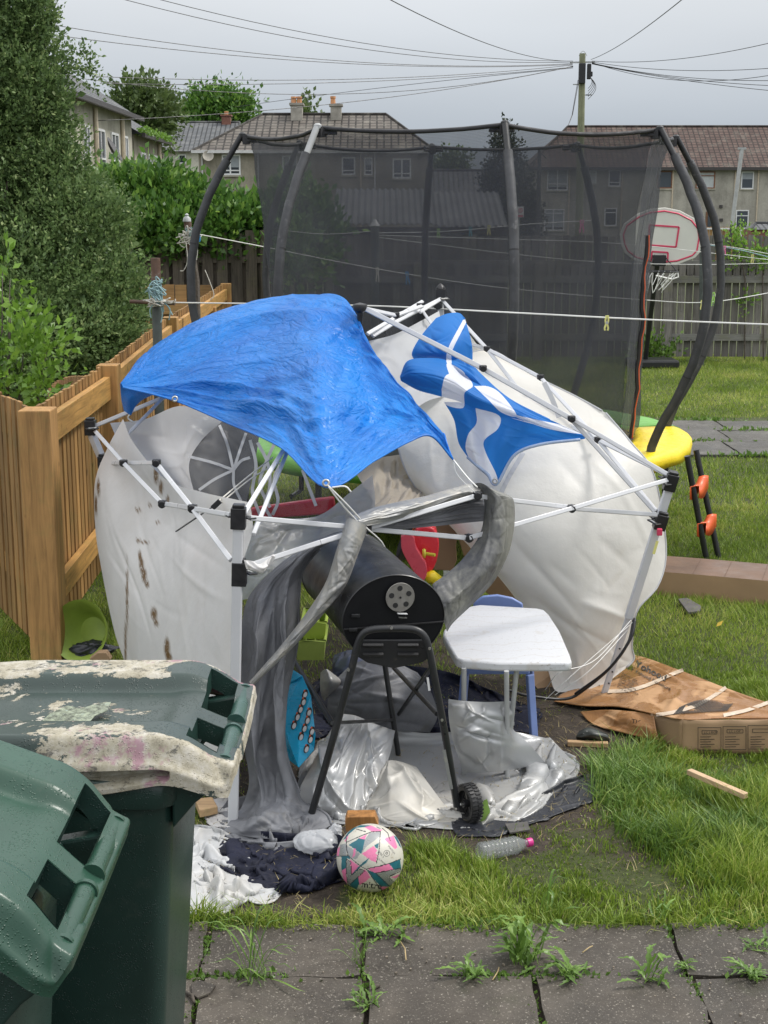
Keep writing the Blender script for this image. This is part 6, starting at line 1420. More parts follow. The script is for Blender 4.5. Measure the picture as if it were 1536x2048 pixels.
# crumpled heap at the foot of the hanging cloth
def gcloth(rows, nu, nv, su, sv, seed, mat, name, label, cat, parent=None, cell=10, K=60, camp=.012, cw=.02, cl=.25, lift=.0, iters=140, bend=.35, amp=.02, attr=None, prep=None, zmin=.006):
    C = [[G(*q_[:2], q_[2] if len(q_) > 2 else .0) for q_ in r] for r in rows]; X = patch(C, nu, nv); w = None
    X = relax(X, su, sv, iters, bend, grav=.0006, amp=amp, seed=seed, cell=cell, floor=zmin)
    X = creases(X, K, camp, cw, cl, seed+100, edge=10); X[..., 2] = np.maximum(X[..., 2], zmin)
    m = MB(); m.grid(X); o = m.build(name, mat, parent, smooth=True, solid=.003)
    if parent is None: tag(o, label, cat)
    return X
gcloth([[(455,1600,.04),(500,1590,.07),(550,1590,.08),(600,1590,.07),(655,1595,.02)], [(436,1632),(490,1630,.06),(545,1632,.08),(605,1630,.06),(668,1625)], [(440,1672),(500,1682,.02),(560,1684,.03),(615,1674,.02),(668,1650)]], 130, 70, 1.15, 1.2, 41, GREYC, 'crumpled_foot', '', '', CV, 16, 60, .032, .04, .5)

def lump(name, px, py, Y, rx, ry, rz, mat, label, cat, seed, n=44, amp=.25, parent=None, zfloor=.004, K=36):
    c = P(px, py, Y); u = np.linspace(0, 2*math.pi, n*2+1); v = np.linspace(.02, math.pi-.02, n); U, V = np.meshgrid(u, v); rg = np.random.default_rng(seed)
    d = np.stack([np.cos(U)*np.sin(V), np.sin(U)*np.sin(V), np.cos(V)], -1); h = np.zeros(U.shape)
    for k in range(K):
        a = rg.normal(size=3); a /= np.linalg.norm(a); b = rg.uniform(-.7, .7); s_ = d @ a - b; q_ = rg.normal(size=3); q_ /= np.linalg.norm(q_)
        h += rg.choice([-1, 1])*np.exp(-np.abs(s_)/rg.uniform(.04, .14))*np.clip(d @ q_ + .1, 0, 1)*amp*rg.uniform(.3, 1)
    X = d*(1+h)[..., None]*np.array([rx, ry, rz]) + np.array(tuple(c)); X[..., 2] = np.maximum(X[..., 2], zfloor)
    m = MB(); m.grid(X); o = m.build(name, mat, parent, smooth=True)
    if label: tag(o, label, cat)
    return o
# ---------------------------------------------------------------- silver and black sheets on the ground
GS = gcloth([[(650,1478),(700,1456,.10),(770,1456,.08),(850,1466,.05),(930,1462,.05),(1015,1462,.06),(1100,1478)],
        [(618,1515,.04),(690,1510,.24),(765,1510,.20),(850,1518,.15),(930,1520,.14),(1030,1518,.20),(1135,1515)],
        [(598,1560,.03),(680,1560,.13),(765,1565,.15),(850,1565,.18),(940,1565,.10),(1045,1555,.15),(1152,1532)],
        [(592,1600),(672,1610,.03),(760,1612,.03),(855,1605,.06),(935,1615,.02),(1030,1600,.03),(1130,1562)],
        [(612,1640),(672,1650),(760,1656),(850,1658),(925,1660),(1015,1632),(1090,1598)]], 190, 130, 1.10, 1.14, 44, SILVER, 'ground_sheet', 'crumpled silver-grey sheet spread on the ground under the barbecue', 'sheet', None, 30, 34, .055, amp=.06, iters=160, bend=.6)
gcloth([[(900,1640),(980,1625,.01),(1060,1600,.02),(1130,1560,.03),(1190,1545)], [(905,1660),(985,1645,.02),(1070,1620,.03),(1150,1580,.03),(1215,1552,.02)], [(915,1676),(990,1668,.01),(1080,1640,.01),(1165,1608,.01),(1205,1590)]], 120, 40, 1.1, 1.3, 45, DARKC, 'plastic_sheet', 'black plastic sheet sticking out from under the silver sheet at the right', 'sheet', None, 9, 40, .01)
rows = [[(897,1398,5.22),(930,1402,5.2),(975,1404,5.22),(1025,1402,5.3)], [(897,1430,5.2),(935,1432,5.16),(985,1430,5.18),(1026,1430,5.26)], [(903,1470,5.2),(945,1470,5.14),(995,1462,5.18),(1024,1455,5.28)], [(915,1510,5.2),(960,1508,5.16),(1010,1500,5.2),(1060,1490,5.3)], [(925,1545,5.25),(975,1545,5.22),(1030,1538,5.26),(1090,1525,5.35)]]
X = patch(rows, 80, 80); X = creases(X, 20, .03, .04, .45, 46); m = MB(); m.grid(X); tag(m.build('upright_sheet', SILVER, smooth=True), 'stiff silver sheet standing up between the barbecue leg and the table legs', 'sheet')
rows = [[(768,1526,5.2),(780,1521,5.18),(802,1524,5.18),(832,1534,5.18)], [(748,1575,5.06),(785,1570,4.98),(830,1578,4.98),(872,1588,5.02)], [(730,1622,4.93),(785,1625,4.87),(845,1628,4.87),(905,1632,4.9)], [(722,1642,4.87),(785,1650,4.84),(850,1652,4.84),(922,1650,4.85)]]
X = patch(rows, 100, 100); X = creases(X, 14, .03, .035, .5, 81); X = creases(X, 16, .004, .012, .2, 82); X[..., 2] = np.maximum(X[..., 2], .008); m = MB(); m.grid(X); tag(m.build('folded_sheet', silver('cream_silver_sheet', (.46, .45, .42), .45, .1, .8, 2), smooth=True, solid=.003), 'cream-grey folded corner of sheet rising to a point in front of the barbecue legs', 'sheet')
rows = [[(684,1428,5.45),(712,1432,5.42),(745,1446,5.4),(790,1462,5.42)], [(650,1480,5.25),(690,1478,5.16),(735,1492,5.2),(780,1508,5.25)], [(622,1535,5.06),(665,1530,4.98),(715,1540,5.03),(762,1555,5.1)], [(598,1585,4.95),(650,1590,4.9),(705,1600,4.93),(745,1600,5.0)], [(610,1622,4.92),(655,1632,4.88),(700,1636,4.88),(738,1630,4.92)]]
X = patch(rows, 100, 120); X = creases(X, 18, .05, .045, .6, 83, 1.3, .8); X = creases(X, 16, .005, .012, .25, 84); X[..., 2] = np.maximum(X[..., 2], .008); m = MB(); m.grid(X); tag(m.build('shiny_sheet', silver('shiny_silver_sheet', (.42, .43, .44), .34, .4, .4, 2), smooth=True, solid=.003), 'shiny silver sheet peaked between the penguin bag and the front barbecue leg', 'sheet')
# dark heap behind the barbecue
gcloth([[(600,1400,.0),(700,1330,.06),(800,1330,.1),(900,1345,.06),(980,1380,.03),(1080,1420)], [(610,1430,.03),(700,1380,.16),(800,1385,.18),(900,1390,.10),(980,1410,.08),(1080,1440)], [(630,1480),(700,1450,.06),(800,1450,.06),(900,1455,.05),(980,1450,.04),(1075,1470)]], 120, 70, 1.2, 1.2, 47, NAVYC, 'blanket', 'dark navy blanket heaped behind the barbecue legs', 'blanket', None, 14, 50, .02, amp=.05)
rows = [[(700,1330,5.8),(740,1318,5.72),(790,1325,5.7),(835,1345,5.78)], [(665,1370,5.72),(730,1365,5.6),(795,1365,5.6),(860,1380,5.72)], [(655,1420,5.68),(730,1415,5.55),(800,1415,5.55),(875,1430,5.68)], [(672,1460,5.68),(735,1462,5.6),(800,1462,5.6),(860,1465,5.68)]]
X = patch(rows, 60, 60); X = creases(X, 30, .02, .03, .3, 48); m = MB(); m.grid(X); tag(m.build('grey_sack', GREYC, smooth=True), 'full dark grey sack standing under the barbecue drum', 'sack')
rows = [[(641,1345,5.75),(652,1338,5.7),(664,1345,5.72)], [(640,1372,5.72),(660,1362,5.64),(682,1362,5.7)], [(643,1392,5.72),(656,1388,5.68),(672,1378,5.72)], [(648,1402,5.74),(650,1402,5.72),(654,1398,5.74)]]
X = patch(rows, 24, 24); X = creases(X, 10, .01, .06, .3, 49); m = MB(); m.grid(X); tag(m.build('foil_scrap', SILVERD, smooth=True), 'small silver foil corner sticking up left of the grey sack', 'scrap')
rows = [[(668,1310,6.2),(700,1300,6.2),(735,1305,6.2)], [(664,1335,6.1),(700,1325,6.05),(735,1325,6.1)], [(668,1362,6.02),(700,1358,6.0),(738,1350,6.02)]]
X = patch(rows, 30, 30); X = creases(X, 14, .02, .05, .3, 50); m = MB(); m.grid(X); tag(m.build('navy_bag', simple('navy_bag_cloth', (.035, .045, .085), .5, .3, 6), smooth=True), 'navy bag behind the grey sack left of the barbecue leg', 'bag')
# navy clothing, white sheet, white bag at the front
gcloth([[(455,1672),(500,1662,.03),(560,1665,.05),(620,1670,.03),(685,1680)], [(438,1700),(500,1698,.07),(560,1700,.06),(620,1705,.06),(690,1710)], [(452,1735),(510,1738,.04),(570,1745,.05),(630,1748,.04),(688,1745)], [(500,1762),(540,1775),(590,1782),(640,1776),(684,1765)]], 120, 80, 1.3, 1.35, 51, NAVYC, 'jumper', 'soaked navy blue jumper lying left of the football', 'clothing', None, 12, 70, .034, .035, .4)
gcloth([[(340,1655),(400,1650,.02),(440,1658,.03),(462,1670)], [(335,1700),(390,1700,.05),(440,1705,.03),(500,1725)], [(335,1750),(395,1750,.04),(455,1755,.05),(535,1768,.01)], [(330,1800),(385,1800,.04),(450,1800,.03),(500,1790)], [(340,1828),(390,1838),(430,1838),(465,1815)]], 110, 110, 1.25, 1.3, 52, WSHEET, 'white_sheet', 'muddy white plastic sheet bunched between the bins and the navy jumper', 'sheet', None, 16, 44, .04, .04, .5)
gcloth([[(500,1790),(530,1778,.02),(562,1776)], [(498,1800),(530,1795,.02),(560,1786)], [(505,1808),(530,1806),(552,1794)]], 30, 16, 1.2, 1.3, 53, WSHEET, 'white_rag', 'small twisted white rag at the tip of the muddy sheet', 'rag', None, 5, 10, .006)
gcloth([[(425,1600),(455,1592,.03),(490,1598,.03),(505,1610)], [(415,1625),(450,1620,.05),(480,1625,.04),(508,1635)], [(420,1652),(450,1652,.02),(475,1655,.02),(500,1652)]], 60, 50, 1.3, 1.3, 54, CANVASW, 'plastic_wrap', 'grubby translucent wrap bunched round the foot of the front left gazebo leg', 'plastic wrap', None, 8, 40, .014)
BAGM = translucent('white_carrier_bag', (.85, .87, .9), .25, .45, .6, None, .25, 30, .01, alpha=.8)
lump('carrier_bag', 632, 1683, 4.62, .076, .06, .042, BAGM, 'scrunched thin white carrier bag between the navy jumper and the football', 'bag', 61, amp=.15, K=34)
lump('carrier_bag', 671, 1664, 4.72, .022, .02, .03, BAGM, 'small grey-white scrap of bag tucked against the wood block', 'bag', 62, amp=.3)

# ---------------------------------------------------------------- barbecue
C0 = P(788, 1240, 4.95); C1_ = P(693, 1142, 5.65); ax = (C1_-C0); AL = ax.length; ax.normalize(); sd_ = ax.cross(Vector((0, 0, 1))).normalized(); upv = sd_.cross(ax).normalized()
BQ = empty('barrel_barbecue', (C0.x, C0.y+.3, 0), 'black barrel barbecue on tubular legs with a steel vent disc and one wheel', 'barbecue')
def oval(t, s_=1.0):   # outline of the drum: wide shoulders, shallower tapering base
    c, s2 = math.cos(t), math.sin(t); x = .194*c; z = (.170 if s2 > 0 else .166)*s2
    if s2 < 0: x *= 1 - .10*(-s2)**1.5
    return x*s_, z*s_
def BP(t, f, s_=1.0):
    x, z = oval(t, s_); return C0 + ax*(f*AL) + sd_*x + upv*z
n = 72
def ringrow(f, s_): return [tuple(BP(2*math.pi*k/n, f, s_)) for k in range(n+1)]
m = MB(); m.grid(np.array([ringrow(f, s_) for f, s_ in ((.0, .985), (.004, 1.0), (.03, 1.0), (.033, .985), (.5, .985), (.967, .985), (.97, 1.0), (1.0, 1.0), (1.0, .985))])); m.build('drum', BLACKMETAL, BQ, smooth='auto')
for f, nm in ((.006, 'end_plate'), (.995, 'end_plate')):
    m = MB(); r0 = [BP(2*math.pi*k/n, f, .984) for k in range(n)]; m.add([C0 + ax*(f*AL)] + r0, [(0, 1+k, 1+(k+1) % n) for k in range(n)]); o = m.build(nm, simple('matt_black_plate', (.006, .0065, .008), .55, .2, 5, .05, spec=.25) if nm not in MATS else BLACKMETAL, BQ)
m = MB()
for s_ in (1, -1):
    a = BP(math.pi*.5 - s_*math.pi*.5 - s_*.14*1, -.004, 1.0)
m.tube([BP(math.pi+.12, -.006, .98), BP(-.12, -.006, .98)], .0035, 5); m.build('lid_seam', BLACKP, BQ)
for dx, dz in ((-.155, -.022), (-.145, .03)):
    m = MB(); m.box(C0 + sd_*dx*-1*(-1) + upv*dz - ax*.008, (.03, .012, .012)); m.build('lid_hinge', BLACKMETAL, BQ, bevel=.002)
# vent disc with five holes
vc = C0 + (P(799, 1193, 4.94) - P(788, 1240, 4.94)); vc = C0 + sd_*((vc-C0).dot(sd_)) + upv*((vc-C0).dot(upv)) - ax*.012
def disc(c, r, th, mat, nm, parent, k=40):
    m = MB(); f0 = [c + sd_*r*math.cos(2*math.pi*i/k) + upv*r*math.sin(2*math.pi*i/k) - ax*th for i in range(k)]; m.prism(f0, ax*th); return m.build(nm, mat, parent, smooth='auto', bevel=.0008 if r > .02 else 0)
vd = disc(vc, .054, .004, simple('steel_vent', (.30, .29, .27), .42, .12, 30, .1, 200, .001, metal=.55), 'vent_disc', BQ)
for k in range(5):
    a = math.pi/2 + k*2*math.pi/5 + .05; disc(vc + sd_*.034*math.cos(a) + upv*.034*math.sin(a) - ax*.0042, .0098, .0012, RUBBER, 'vent_hole', vd, 18)
disc(vc - ax*.0045, .004, .003, BLACKMETAL, 'vent_screw', vd, 10)
lc = vc - upv*.066 - ax*.002 - sd_*.008*-1; m = MB(); m.bar(lc - sd_*.018 + upv*.006, lc + sd_*.018 + upv*.002, .002, .014, up=tuple(ax)); m.build('rating_label', FRAMEW, BQ); m = MB(); m.bar(lc - sd_*.013 - upv*.009, lc + sd_*.017 - upv*.013, .003, .010, up=tuple(ax)); m.build('barcode_label', STEEL, BQ)
# front stand: inverted U
fu = curve([(617,1648,4.85),(660,1500,4.855),(704,1335,4.86),(712,1300,4.86),(724,1270,4.86),(745,1259,4.86),(790,1257,4.86),(828,1259,4.86),(848,1272,4.86),(858,1300,4.86),(868,1350,4.86),(892,1480,4.86),(914,1612,4.87)], 60)
m = MB(); m.tube(fu, .0135, 12); m.build('front_leg_frame', BLACKMETAL, BQ, smooth='auto')
for px, py in ((697,1340),(783,1256),(859,1297),(884,1440),(650,1480)): c_ = P(px, py, 4.845); m = MB(); m.tube([c_ + Vector((0, .01, 0)), c_ + Vector((0, -.004, 0))], .005, 8); m.build('frame_bolt', STEEL, BQ, smooth='auto')
m = MB(); m.box(P(857, 1368, 4.848), (.008, .003, .05), Matrix.Rotation(R(-8), 3, 'Y')); m.build('leg_sticker', WHITEP, BQ)
m = MB(); m.bar(P(888, 1500, 4.847), P(903, 1578, 4.85), .012, .003, up=(0, 1, 0)); m.build('worn_leg_label', SILVERD, BQ)
pl = [P(712, 1280, 4.905), P(860, 1280, 4.905), P(868, 1308, 4.905), P(845, 1325, 4.905), P(788, 1337, 4.905), P(735, 1326, 4.905), P(706, 1308, 4.905)]
m = MB(); m.prism(pl, (0, .012, 0)); lp = m.build('louvre_plate', BLACKMETAL, BQ, bevel=.003)
for px, py in ((742, 1286), (812, 1286), (742, 1304), (812, 1304)):
    m = MB(); c_ = P(px+4, py+5, 4.897); m.box(c_, (.075, .012, .012), Matrix.Rotation(R(35), 3, 'X')); m.build('louvre', RUBBER, lp, bevel=.002)
def btube(*pts_, r=.011, nm='rear_leg'): m = MB(); m.tube([P(*q_) for q_ in pts_], r, 10); m.build(nm, BLACKMETAL, BQ, smooth='auto')
btube((769,1325,5.55), (786,1438,5.5), (797,1512,5.5)); btube((585,1300,5.6), (566,1400,5.57), (556,1500,5.55))
btube((586,1318,5.55), (664,1446,5.0), nm='cross_brace'); btube((788,1336,5.5), (874,1428,4.9), r=.009, nm='cross_brace'); btube((862,1335,4.95), (798,1428,5.5), r=.009, nm='cross_brace'); btube((664,1446,4.87), (786,1440,5.5), r=.007, nm='cross_brace')
# wheel
wc = P(938, 1606, 4.87); wn_ = Vector((-.90, -.43, .0)).normalized(); wq = wn_.to_track_quat('Z', 'Y').to_matrix(); WR = .069
m = MB(); m.lathe(wc, [(WR*.72, -.02), (WR*.93, -.022), (WR, -.015), (WR, .015), (WR*.93, .022), (WR*.72, .02), (WR*.70, .0)], 48, wq); wh = m.build('wheel', RUBBER, BQ, smooth='auto')
m = MB()
for k in range(30):
    a = k*2*math.pi/30
    for z0, z1, da in ((-.022, -.001, .0), (.022, .001, .1)):
        p_ = wc + wq @ Vector((math.cos(a+da)*(WR+.001), math.sin(a+da)*(WR+.001), (z0+z1)/2)); M_ = wq @ Matrix.Rotation(a+da, 3, 'Z'); m.box(p_, (.006, .007, .019), M_)
m.build('tread', RUBBER, wh)
m = MB(); m.lathe(wc, [(.014, -.026), (.014, .026)], 14, wq); m.lathe(wc, [(WR*.72, -.004), (WR*.72, .004), (WR*.60, .004), (WR*.60, -.004)], 30, wq)
for k in range(6): a = k*math.pi/3; m.box(wc + wq @ Vector((math.cos(a)*.03, math.sin(a)*.03, 0)), (.04, .011, .010), wq @ Matrix.Rotation(a, 3, 'Z'))
m.build('hub', BLACKP, wh, bevel=.001); m = MB(); m.tube([wc + wn_*.03, wc - wn_*.03], .005, 8); m.tube([P(914, 1610, 4.87), wc], .006, 8); m.build('axle', STEEL, BQ, smooth='auto')

# ---------------------------------------------------------------- table and chair
tz = .5; TB = empty('folding_table', tuple(Vector((G(1015, 1270, tz).x, G(1015, 1270, tz).y, 0))), 'small white plastic folding table with dirt marks beside the barbecue', 'table')
ol = [(941,1212),(960,1209),(1075,1216),(1088,1219),(1098,1228),(1120,1262),(1140,1308),(1144,1322),(1136,1325),(1000,1325),(925,1320),(912,1316),(900,1296),(886,1270),(887,1260),(905,1240),(930,1216)]
po = [G(x, y, tz) for x, y in ol]; m = MB(); m.prism([p - Vector((0, 0, .038)) for p in po], (0, 0, .038))
TABM, _n, _b = base('dirty_white_table_top', (.7, .7, .71), .3, .5); _n = N(TABM); v = _n.coord()
fl = _n.ramp(_n.noise(60, 7, .85, v), [(.56, 0), (.66, .75)]); c_ = _n.mix(fl, (.60, .61, .63), (.24, .19, .14)); rg_ = _n.new('ShaderNodeTexWave', wave_type='RINGS'); _n.l.new(_n.coord('Object', (5, 5, 1)), rg_.inputs['Vector']); rg_.inputs['Scale'].default_value = .8; rg_.inputs['Distortion'].default_value = 9; rg_.inputs['Detail'].default_value = 3; rg_.inputs['Detail Scale'].default_value = 1.2
c2_ = _n.ramp(rg_.outputs['Fac'], [(.0, .28), (.04, 0)]); c_ = _n.mix(c2_, c_, (.42, .36, .28)); _n.l.new(c_, _b.inputs['Base Color']); _n.l.new(_n.bump(fl, .3, .001), _b.inputs['Normal'])
m.build('table_top', TABM, TB, bevel=.009, smooth='auto')
for (a, b) in (((1013,1338), (1021,1350)), ((1034,1330), (1020,1350)), ((928,1332), (934,1345))):
    A_ = G(a[0], a[1]+4, tz-.03); B_ = Vector((G(b[0]-6, 1560, 0).x, A_.y+.06, .01)); m = MB(); m.tube([A_, B_], .010, 10); m.build('leg', GALV, TB, smooth='auto')
m = MB(); A_ = G(930, 1400, 0); m.tube([Vector((G(930, 1345, tz-.2).x, 5.35, .2)), Vector((G(1015, 1345, tz-.2).x, 5.35, .2))], .008, 8); m.build('stretcher', GALV, TB, smooth='auto')
cb = G(1000, 1430, 0); CH = empty('child_chair', (cb.x, 6.0, 0), 'small blue plastic chair behind the white table', 'chair')
out = [(940,1236),(948,1206),(965,1193),(995,1190),(1025,1196),(1046,1208),(1048,1236),(1050,1262),(938,1262)]
m = MB(); m.prism([P(x, y, 6.1) for x, y in out], (0, .02, 0)); m.build('backrest', BLUEP, CH, bevel=.006, smooth='auto')
m = MB(); sc_ = [P(930, 1330, 5.75), P(1060, 1330, 5.75), P(1058, 1300, 6.1), P(935, 1300, 6.1)]; sc_ = [Vector((q_.x, q_.y, .27)) for q_ in sc_]; m.prism(sc_, (0, 0, .02)); m.build('seat', BLUEP, CH, bevel=.006)
for q_ in sc_:
    for_ = Vector((q_.x + (.02 if q_.x > cb.x else -.02), q_.y + (-.03 if q_.y < 5.9 else .03), 0)); m = MB(); m.bar(q_, for_, .035, .02); m.build('leg', BLUEP, CH, bevel=.004)

# ---------------------------------------------------------------- things inside the tent
def slabpx(name, pts_, Y, th, mat, label, cat, bevel=.004, dY=None):
    m = MB(); m.prism([P(x, y, Y + (dY[i] if dY else 0)) for i, (x, y) in enumerate(pts_)], (0, th, 0)); return tag(m.build(name, mat, bevel=bevel, smooth='auto'), label, cat)
def arcpts(pts_, n=30): return [tuple(q_[:2]) for q_ in catmull(np.array([[[x, y, 0.]] for x, y in pts_]), np.linspace(0, len(pts_)-1, n))[:, 0]]
TY = empty('toy_car', (P(850, 1100, 6.5).x, 6.5, 0), 'overturned red plastic toy with yellow knob behind the barbecue drum', 'toy')
o1 = arcpts([(802,1075),(815,1068),(828,1075),(832,1095),(842,1112),(853,1130),(853,1150),(846,1163),(838,1160),(825,1140),(812,1118),(803,1098),(802,1080)], 40)
m = MB(); m.prism([P(x, y, 6.32) for x, y in o1], (0, .06, 0)); m.build('side_panel', PINKP, TY, bevel=.01, smooth='auto')
o2 = arcpts([(830,1060),(850,1053),(870,1060),(878,1085),(874,1120),(862,1145),(848,1152),(838,1140),(826,1110),(824,1080),(830,1060)], 40)
m = MB(); m.prism([P(x, y, 6.42) for x, y in o2], (0, .14, 0)); m.build('shell', REDP, TY, bevel=.02, smooth='auto')
m = MB(); c_ = P(848, 1107, 6.38); m.tube([c_, c_ + Vector((.05, -.03, -.0))], .008, 8); m.lathe(c_, [(.02, -.008), (.024, 0), (.02, .008)], 10, Matrix.Rotation(math.pi/2, 3, 'Y')); m.build('knob', simple('yellow_knob', (.6, .55, .05), .4, .1), TY, smooth='auto')
m = MB(); m.tube([P(852, 1158, 6.4), P(862, 1152, 6.4), P(885, 1170, 6.45)], .03, 8); m.build('bumper', YELLOWPAD, TY, smooth=True)
slabpx('cardboard_piece', [(866,1045),(905,1042),(918,1060),(912,1090),(914,1120),(905,1142),(868,1140),(860,1100)], 6.75, .03, CARD, 'torn cardboard piece standing behind the red toy', 'cardboard')
slabpx('cardboard_sheet', [(905,1040),(965,1060),(1000,1115),(1062,1200),(1075,1225),(1045,1230),(990,1200),(955,1170),(930,1120)], 7.0, .01, CARD, 'brown cardboard sheet half hidden behind the lower left edge of the white canopy', 'cardboard')
rows = [[(845,1000,6.9),(870,995,7.0),(900,1000,7.0)], [(800,1080,6.7),(840,1060,6.8),(880,1050,6.9)], [(790,1130,6.6),(808,1120,6.7),(830,1110,6.8)]]
m = MB(); m.grid(creases(patch(rows, 30, 30), 16, .02, .05, .3, 71)); tag(m.build('black_bag', DARKC, smooth=True), 'black bag hanging behind the red toy', 'bag')
RB = slabpx('red_tray', [(500,1018),(540,1012),(590,1005),(640,998),(668,995),(672,1020),(640,1030),(560,1036),(502,1040)], 7.1, .05, simple('red_tray_plastic', (.5, .03, .05), .35, .1), 'long red plastic tray seen through the clear window', 'tray', .01)
def crate(px0, px1, pyt, pyb, Y, mat, label, depth=.22, taper=.9):
    a = P(px0, pyb, Y); b = P(px1, pyt, Y); w = b.x-a.x; h_ = b.z-a.z; z0 = max(.005, a.z); cx_ = (a.x+b.x)/2; t = empty('crate', (cx_, Y, z0), label, 'crate'); th = .008
    def ring(z, s_): return [Vector((cx_+sx_*w/2*s_, Y + (0 if sy_ < 0 else depth)*1.0 + (depth/2)*(1-s_)*(1 if sy_ < 0 else -1), z)) for sx_, sy_ in ((-1, -1), (1, -1), (1, 1), (-1, 1))]
    lo, hi = ring(z0, taper), ring(b.z, 1.0)
    for i in range(4):
        j = (i+1) % 4; m = MB(); nn = ((lo[j]-lo[i]).cross(hi[i]-lo[i])).normalized(); m.prism([lo[i], lo[j], hi[j], hi[i]], nn*-th); m.build('side', mat, t)
    m = MB(); m.prism(lo, (0, 0, .006)); m.build('bottom', mat, t)
    m = MB(); m.tube([q_ for q_ in hi], .008, 6, closed=True); m.build('rim', mat, t, smooth='auto')
    m = MB()
    for f in (.33, .66): x = cx_ - w/2*.95 + w*.95*f; m.box((x, Y + depth/2, (z0+b.z)/2), (.005, depth*.86, (b.z-z0)*.9))
    m.build('divider', mat, t)
crate(604, 652, 1245, 1280, 6.1, LIMEP, 'lime green divided crate stacked on top, left of the barbecue drum'); crate(592, 650, 1282, 1322, 6.05, LIMEP2, 'duller green crate at the bottom of the stack left of the barbecue', .24)
slabpx('lime_board', [(620,1225),(640,1220),(655,1235),(650,1250),(625,1252)], 6.35, .02, LIMEP, 'yellow-green plastic board leaning above the crates behind the drum', 'board')
LBk = empty('lime_tub', tuple(G(185, 1290)), 'pale lime dish lying on its side behind the left canvas by the fence', 'tub')
c_ = P(188, 1262, 6.8); m = MB(); M_ = Matrix.Rotation(R(-50), 3, 'Y') @ Matrix.Rotation(R(65), 3, 'X'); m.lathe(c_, [(.08, .0), (.11, .05), (.15, .13), (.155, .14), (.14, .13), (.1, .05), (.07, .01)], 28, M_); m.build('dish', simple('olive_lime_plastic', (.24, .33, .05), .5, .15), LBk, smooth='auto')
lump('dark_rag', 180, 1300, 6.75, .12, .08, .05, DARKC, 'dark cloth bundle between the orange post and the left canvas', 'cloth', 81, amp=.35); lump('dark_rag', 150, 1290, 6.85, .05, .05, .07, NAVYC, 'small navy bundle against the square fence post', 'cloth', 82, amp=.35)
slabpx('cardboard_scrap', [(178,1318),(195,1305),(212,1305),(222,1320),(205,1332)], 6.55, .05, CARD, 'brown cardboard scrap just above the bin lid by the left canvas', 'cardboard')
# penguin bag
PB = empty('penguin_bag', tuple(G(600, 1535)), 'cyan bag printed with small penguins standing left of the barbecue leg', 'bag')
fr = [(604,1350,5.3),(622,1392,5.22),(631,1470,5.12),(628,1500,5.1),(597,1536,5.02),(580,1490,5.1),(563,1436,5.2),(580,1395,5.25)]
ctr = P(600, 1445, 5.16); m = MB(); FRV = [P(*q_) for q_ in fr]; m.add([ctr + Vector((0, -.012, 0))] + FRV, [(0, 1+i, 1+(i+1) % len(FRV)) for i in range(len(FRV))]); bk = [q_ + Vector((-.05, .09, 0)) for q_ in FRV]
m.add(FRV + bk, [(i, i+8, (i+1) % 8+8, (i+1) % 8) for i in range(8)]); m.add(bk, [tuple(range(8))]); m.build('bag_body', CYANP, PB, bevel=.003)
rows = [[(568,1350,5.35),(585,1343,5.33),(600,1350,5.3)], [(570,1368,5.34),(588,1362,5.3),(604,1352,5.28)]]; m = MB(); m.grid(patch(rows, 12, 8)); m.build('bag_flap', CYANP, PB, smooth=True, solid=.004)
m = MB(); m2 = MB(); m3 = MB()
for px, py in ((588,1450),(595,1433),(601,1418),(607,1403),(610,1388),(602,1473),(609,1456),(615,1440),(618,1424),(613,1497),(621,1478),(624,1462)):
    Yp = 5.16 + (1445-py)*.0013 - .02 - (px-600)*.0006
    def dsk(mb, cx, cy, rx, ry, off, k=12, tilt=.35):
        pts_ = [P(cx + rx*math.cos(a)*math.cos(tilt) + ry*math.sin(a)*math.sin(tilt)*-1, cy + rx*math.cos(a)*math.sin(tilt) + ry*math.sin(a)*math.cos(tilt), Yp - off) for a in [2*math.pi*i/k for i in range(k)]]; mb.prism(pts_, (0, -.0015, 0))
    dsk(m, px, py, 5.4, 9.6, .0); dsk(m2, px+.4, py+1.6, 3.6, 6.2, .002); dsk(m3, px-1, py-6.8, 1.7, 2.2, .0035, 8); 
base_ = len(m.f); nf1 = len(m2.f); m.add(m2.v, m2.f); m.add(m3.v, m3.f)
for i in range(base_, len(m.f)): m.mi[i] = 1 if i < base_+nf1 else 2
m.build('printed_pattern', [INK, WHITEP, ORANGEP], PB)
# ---------------------------------------------------------------- cardboard boxes
def flat_text(txt, size, bold=0):
    cu = bpy.data.curves.new('t', 'FONT'); cu.body = txt; cu.size = size; cu.resolution_u = 3; cu.offset = bold
    o = bpy.data.objects.new('t', cu); COL.objects.link(o); dg = bpy.context.evaluated_depsgraph_get(); dg.update()
    me = bpy.data.meshes.new_from_object(o.evaluated_get(dg)); V = [tuple(v.co) for v in me.vertices]; Fs = [tuple(p.vertices) for p in me.polygons]
    bpy.data.objects.remove(o); bpy.data.curves.remove(cu); bpy.data.meshes.remove(me); return V, Fs
BX = empty('flattened_box', tuple(G(1330, 1440)), 'large wet brown box with black print, crushed under the gazebo leg at the right', 'cardboard box')
rows = [[(1190,1368,6.33),(1230,1335,6.60),(1267,1311,6.84),(1365,1343,6.38),(1450,1376,6.03),(1545,1409,5.74),(1650,1442,5.48)],
        [(1128,1386,6.24),(1200,1380,6.22),(1262,1366,6.22),(1352,1386,5.98),(1450,1402,5.82),(1545,1422,5.62),(1650,1446,5.44)],
        [(1108,1403,6.13),(1172,1412,6.04),(1238,1414,5.92),(1302,1427,5.70),(1366,1439,5.545),(1450,1437,5.555),(1650,1437,5.5)]]
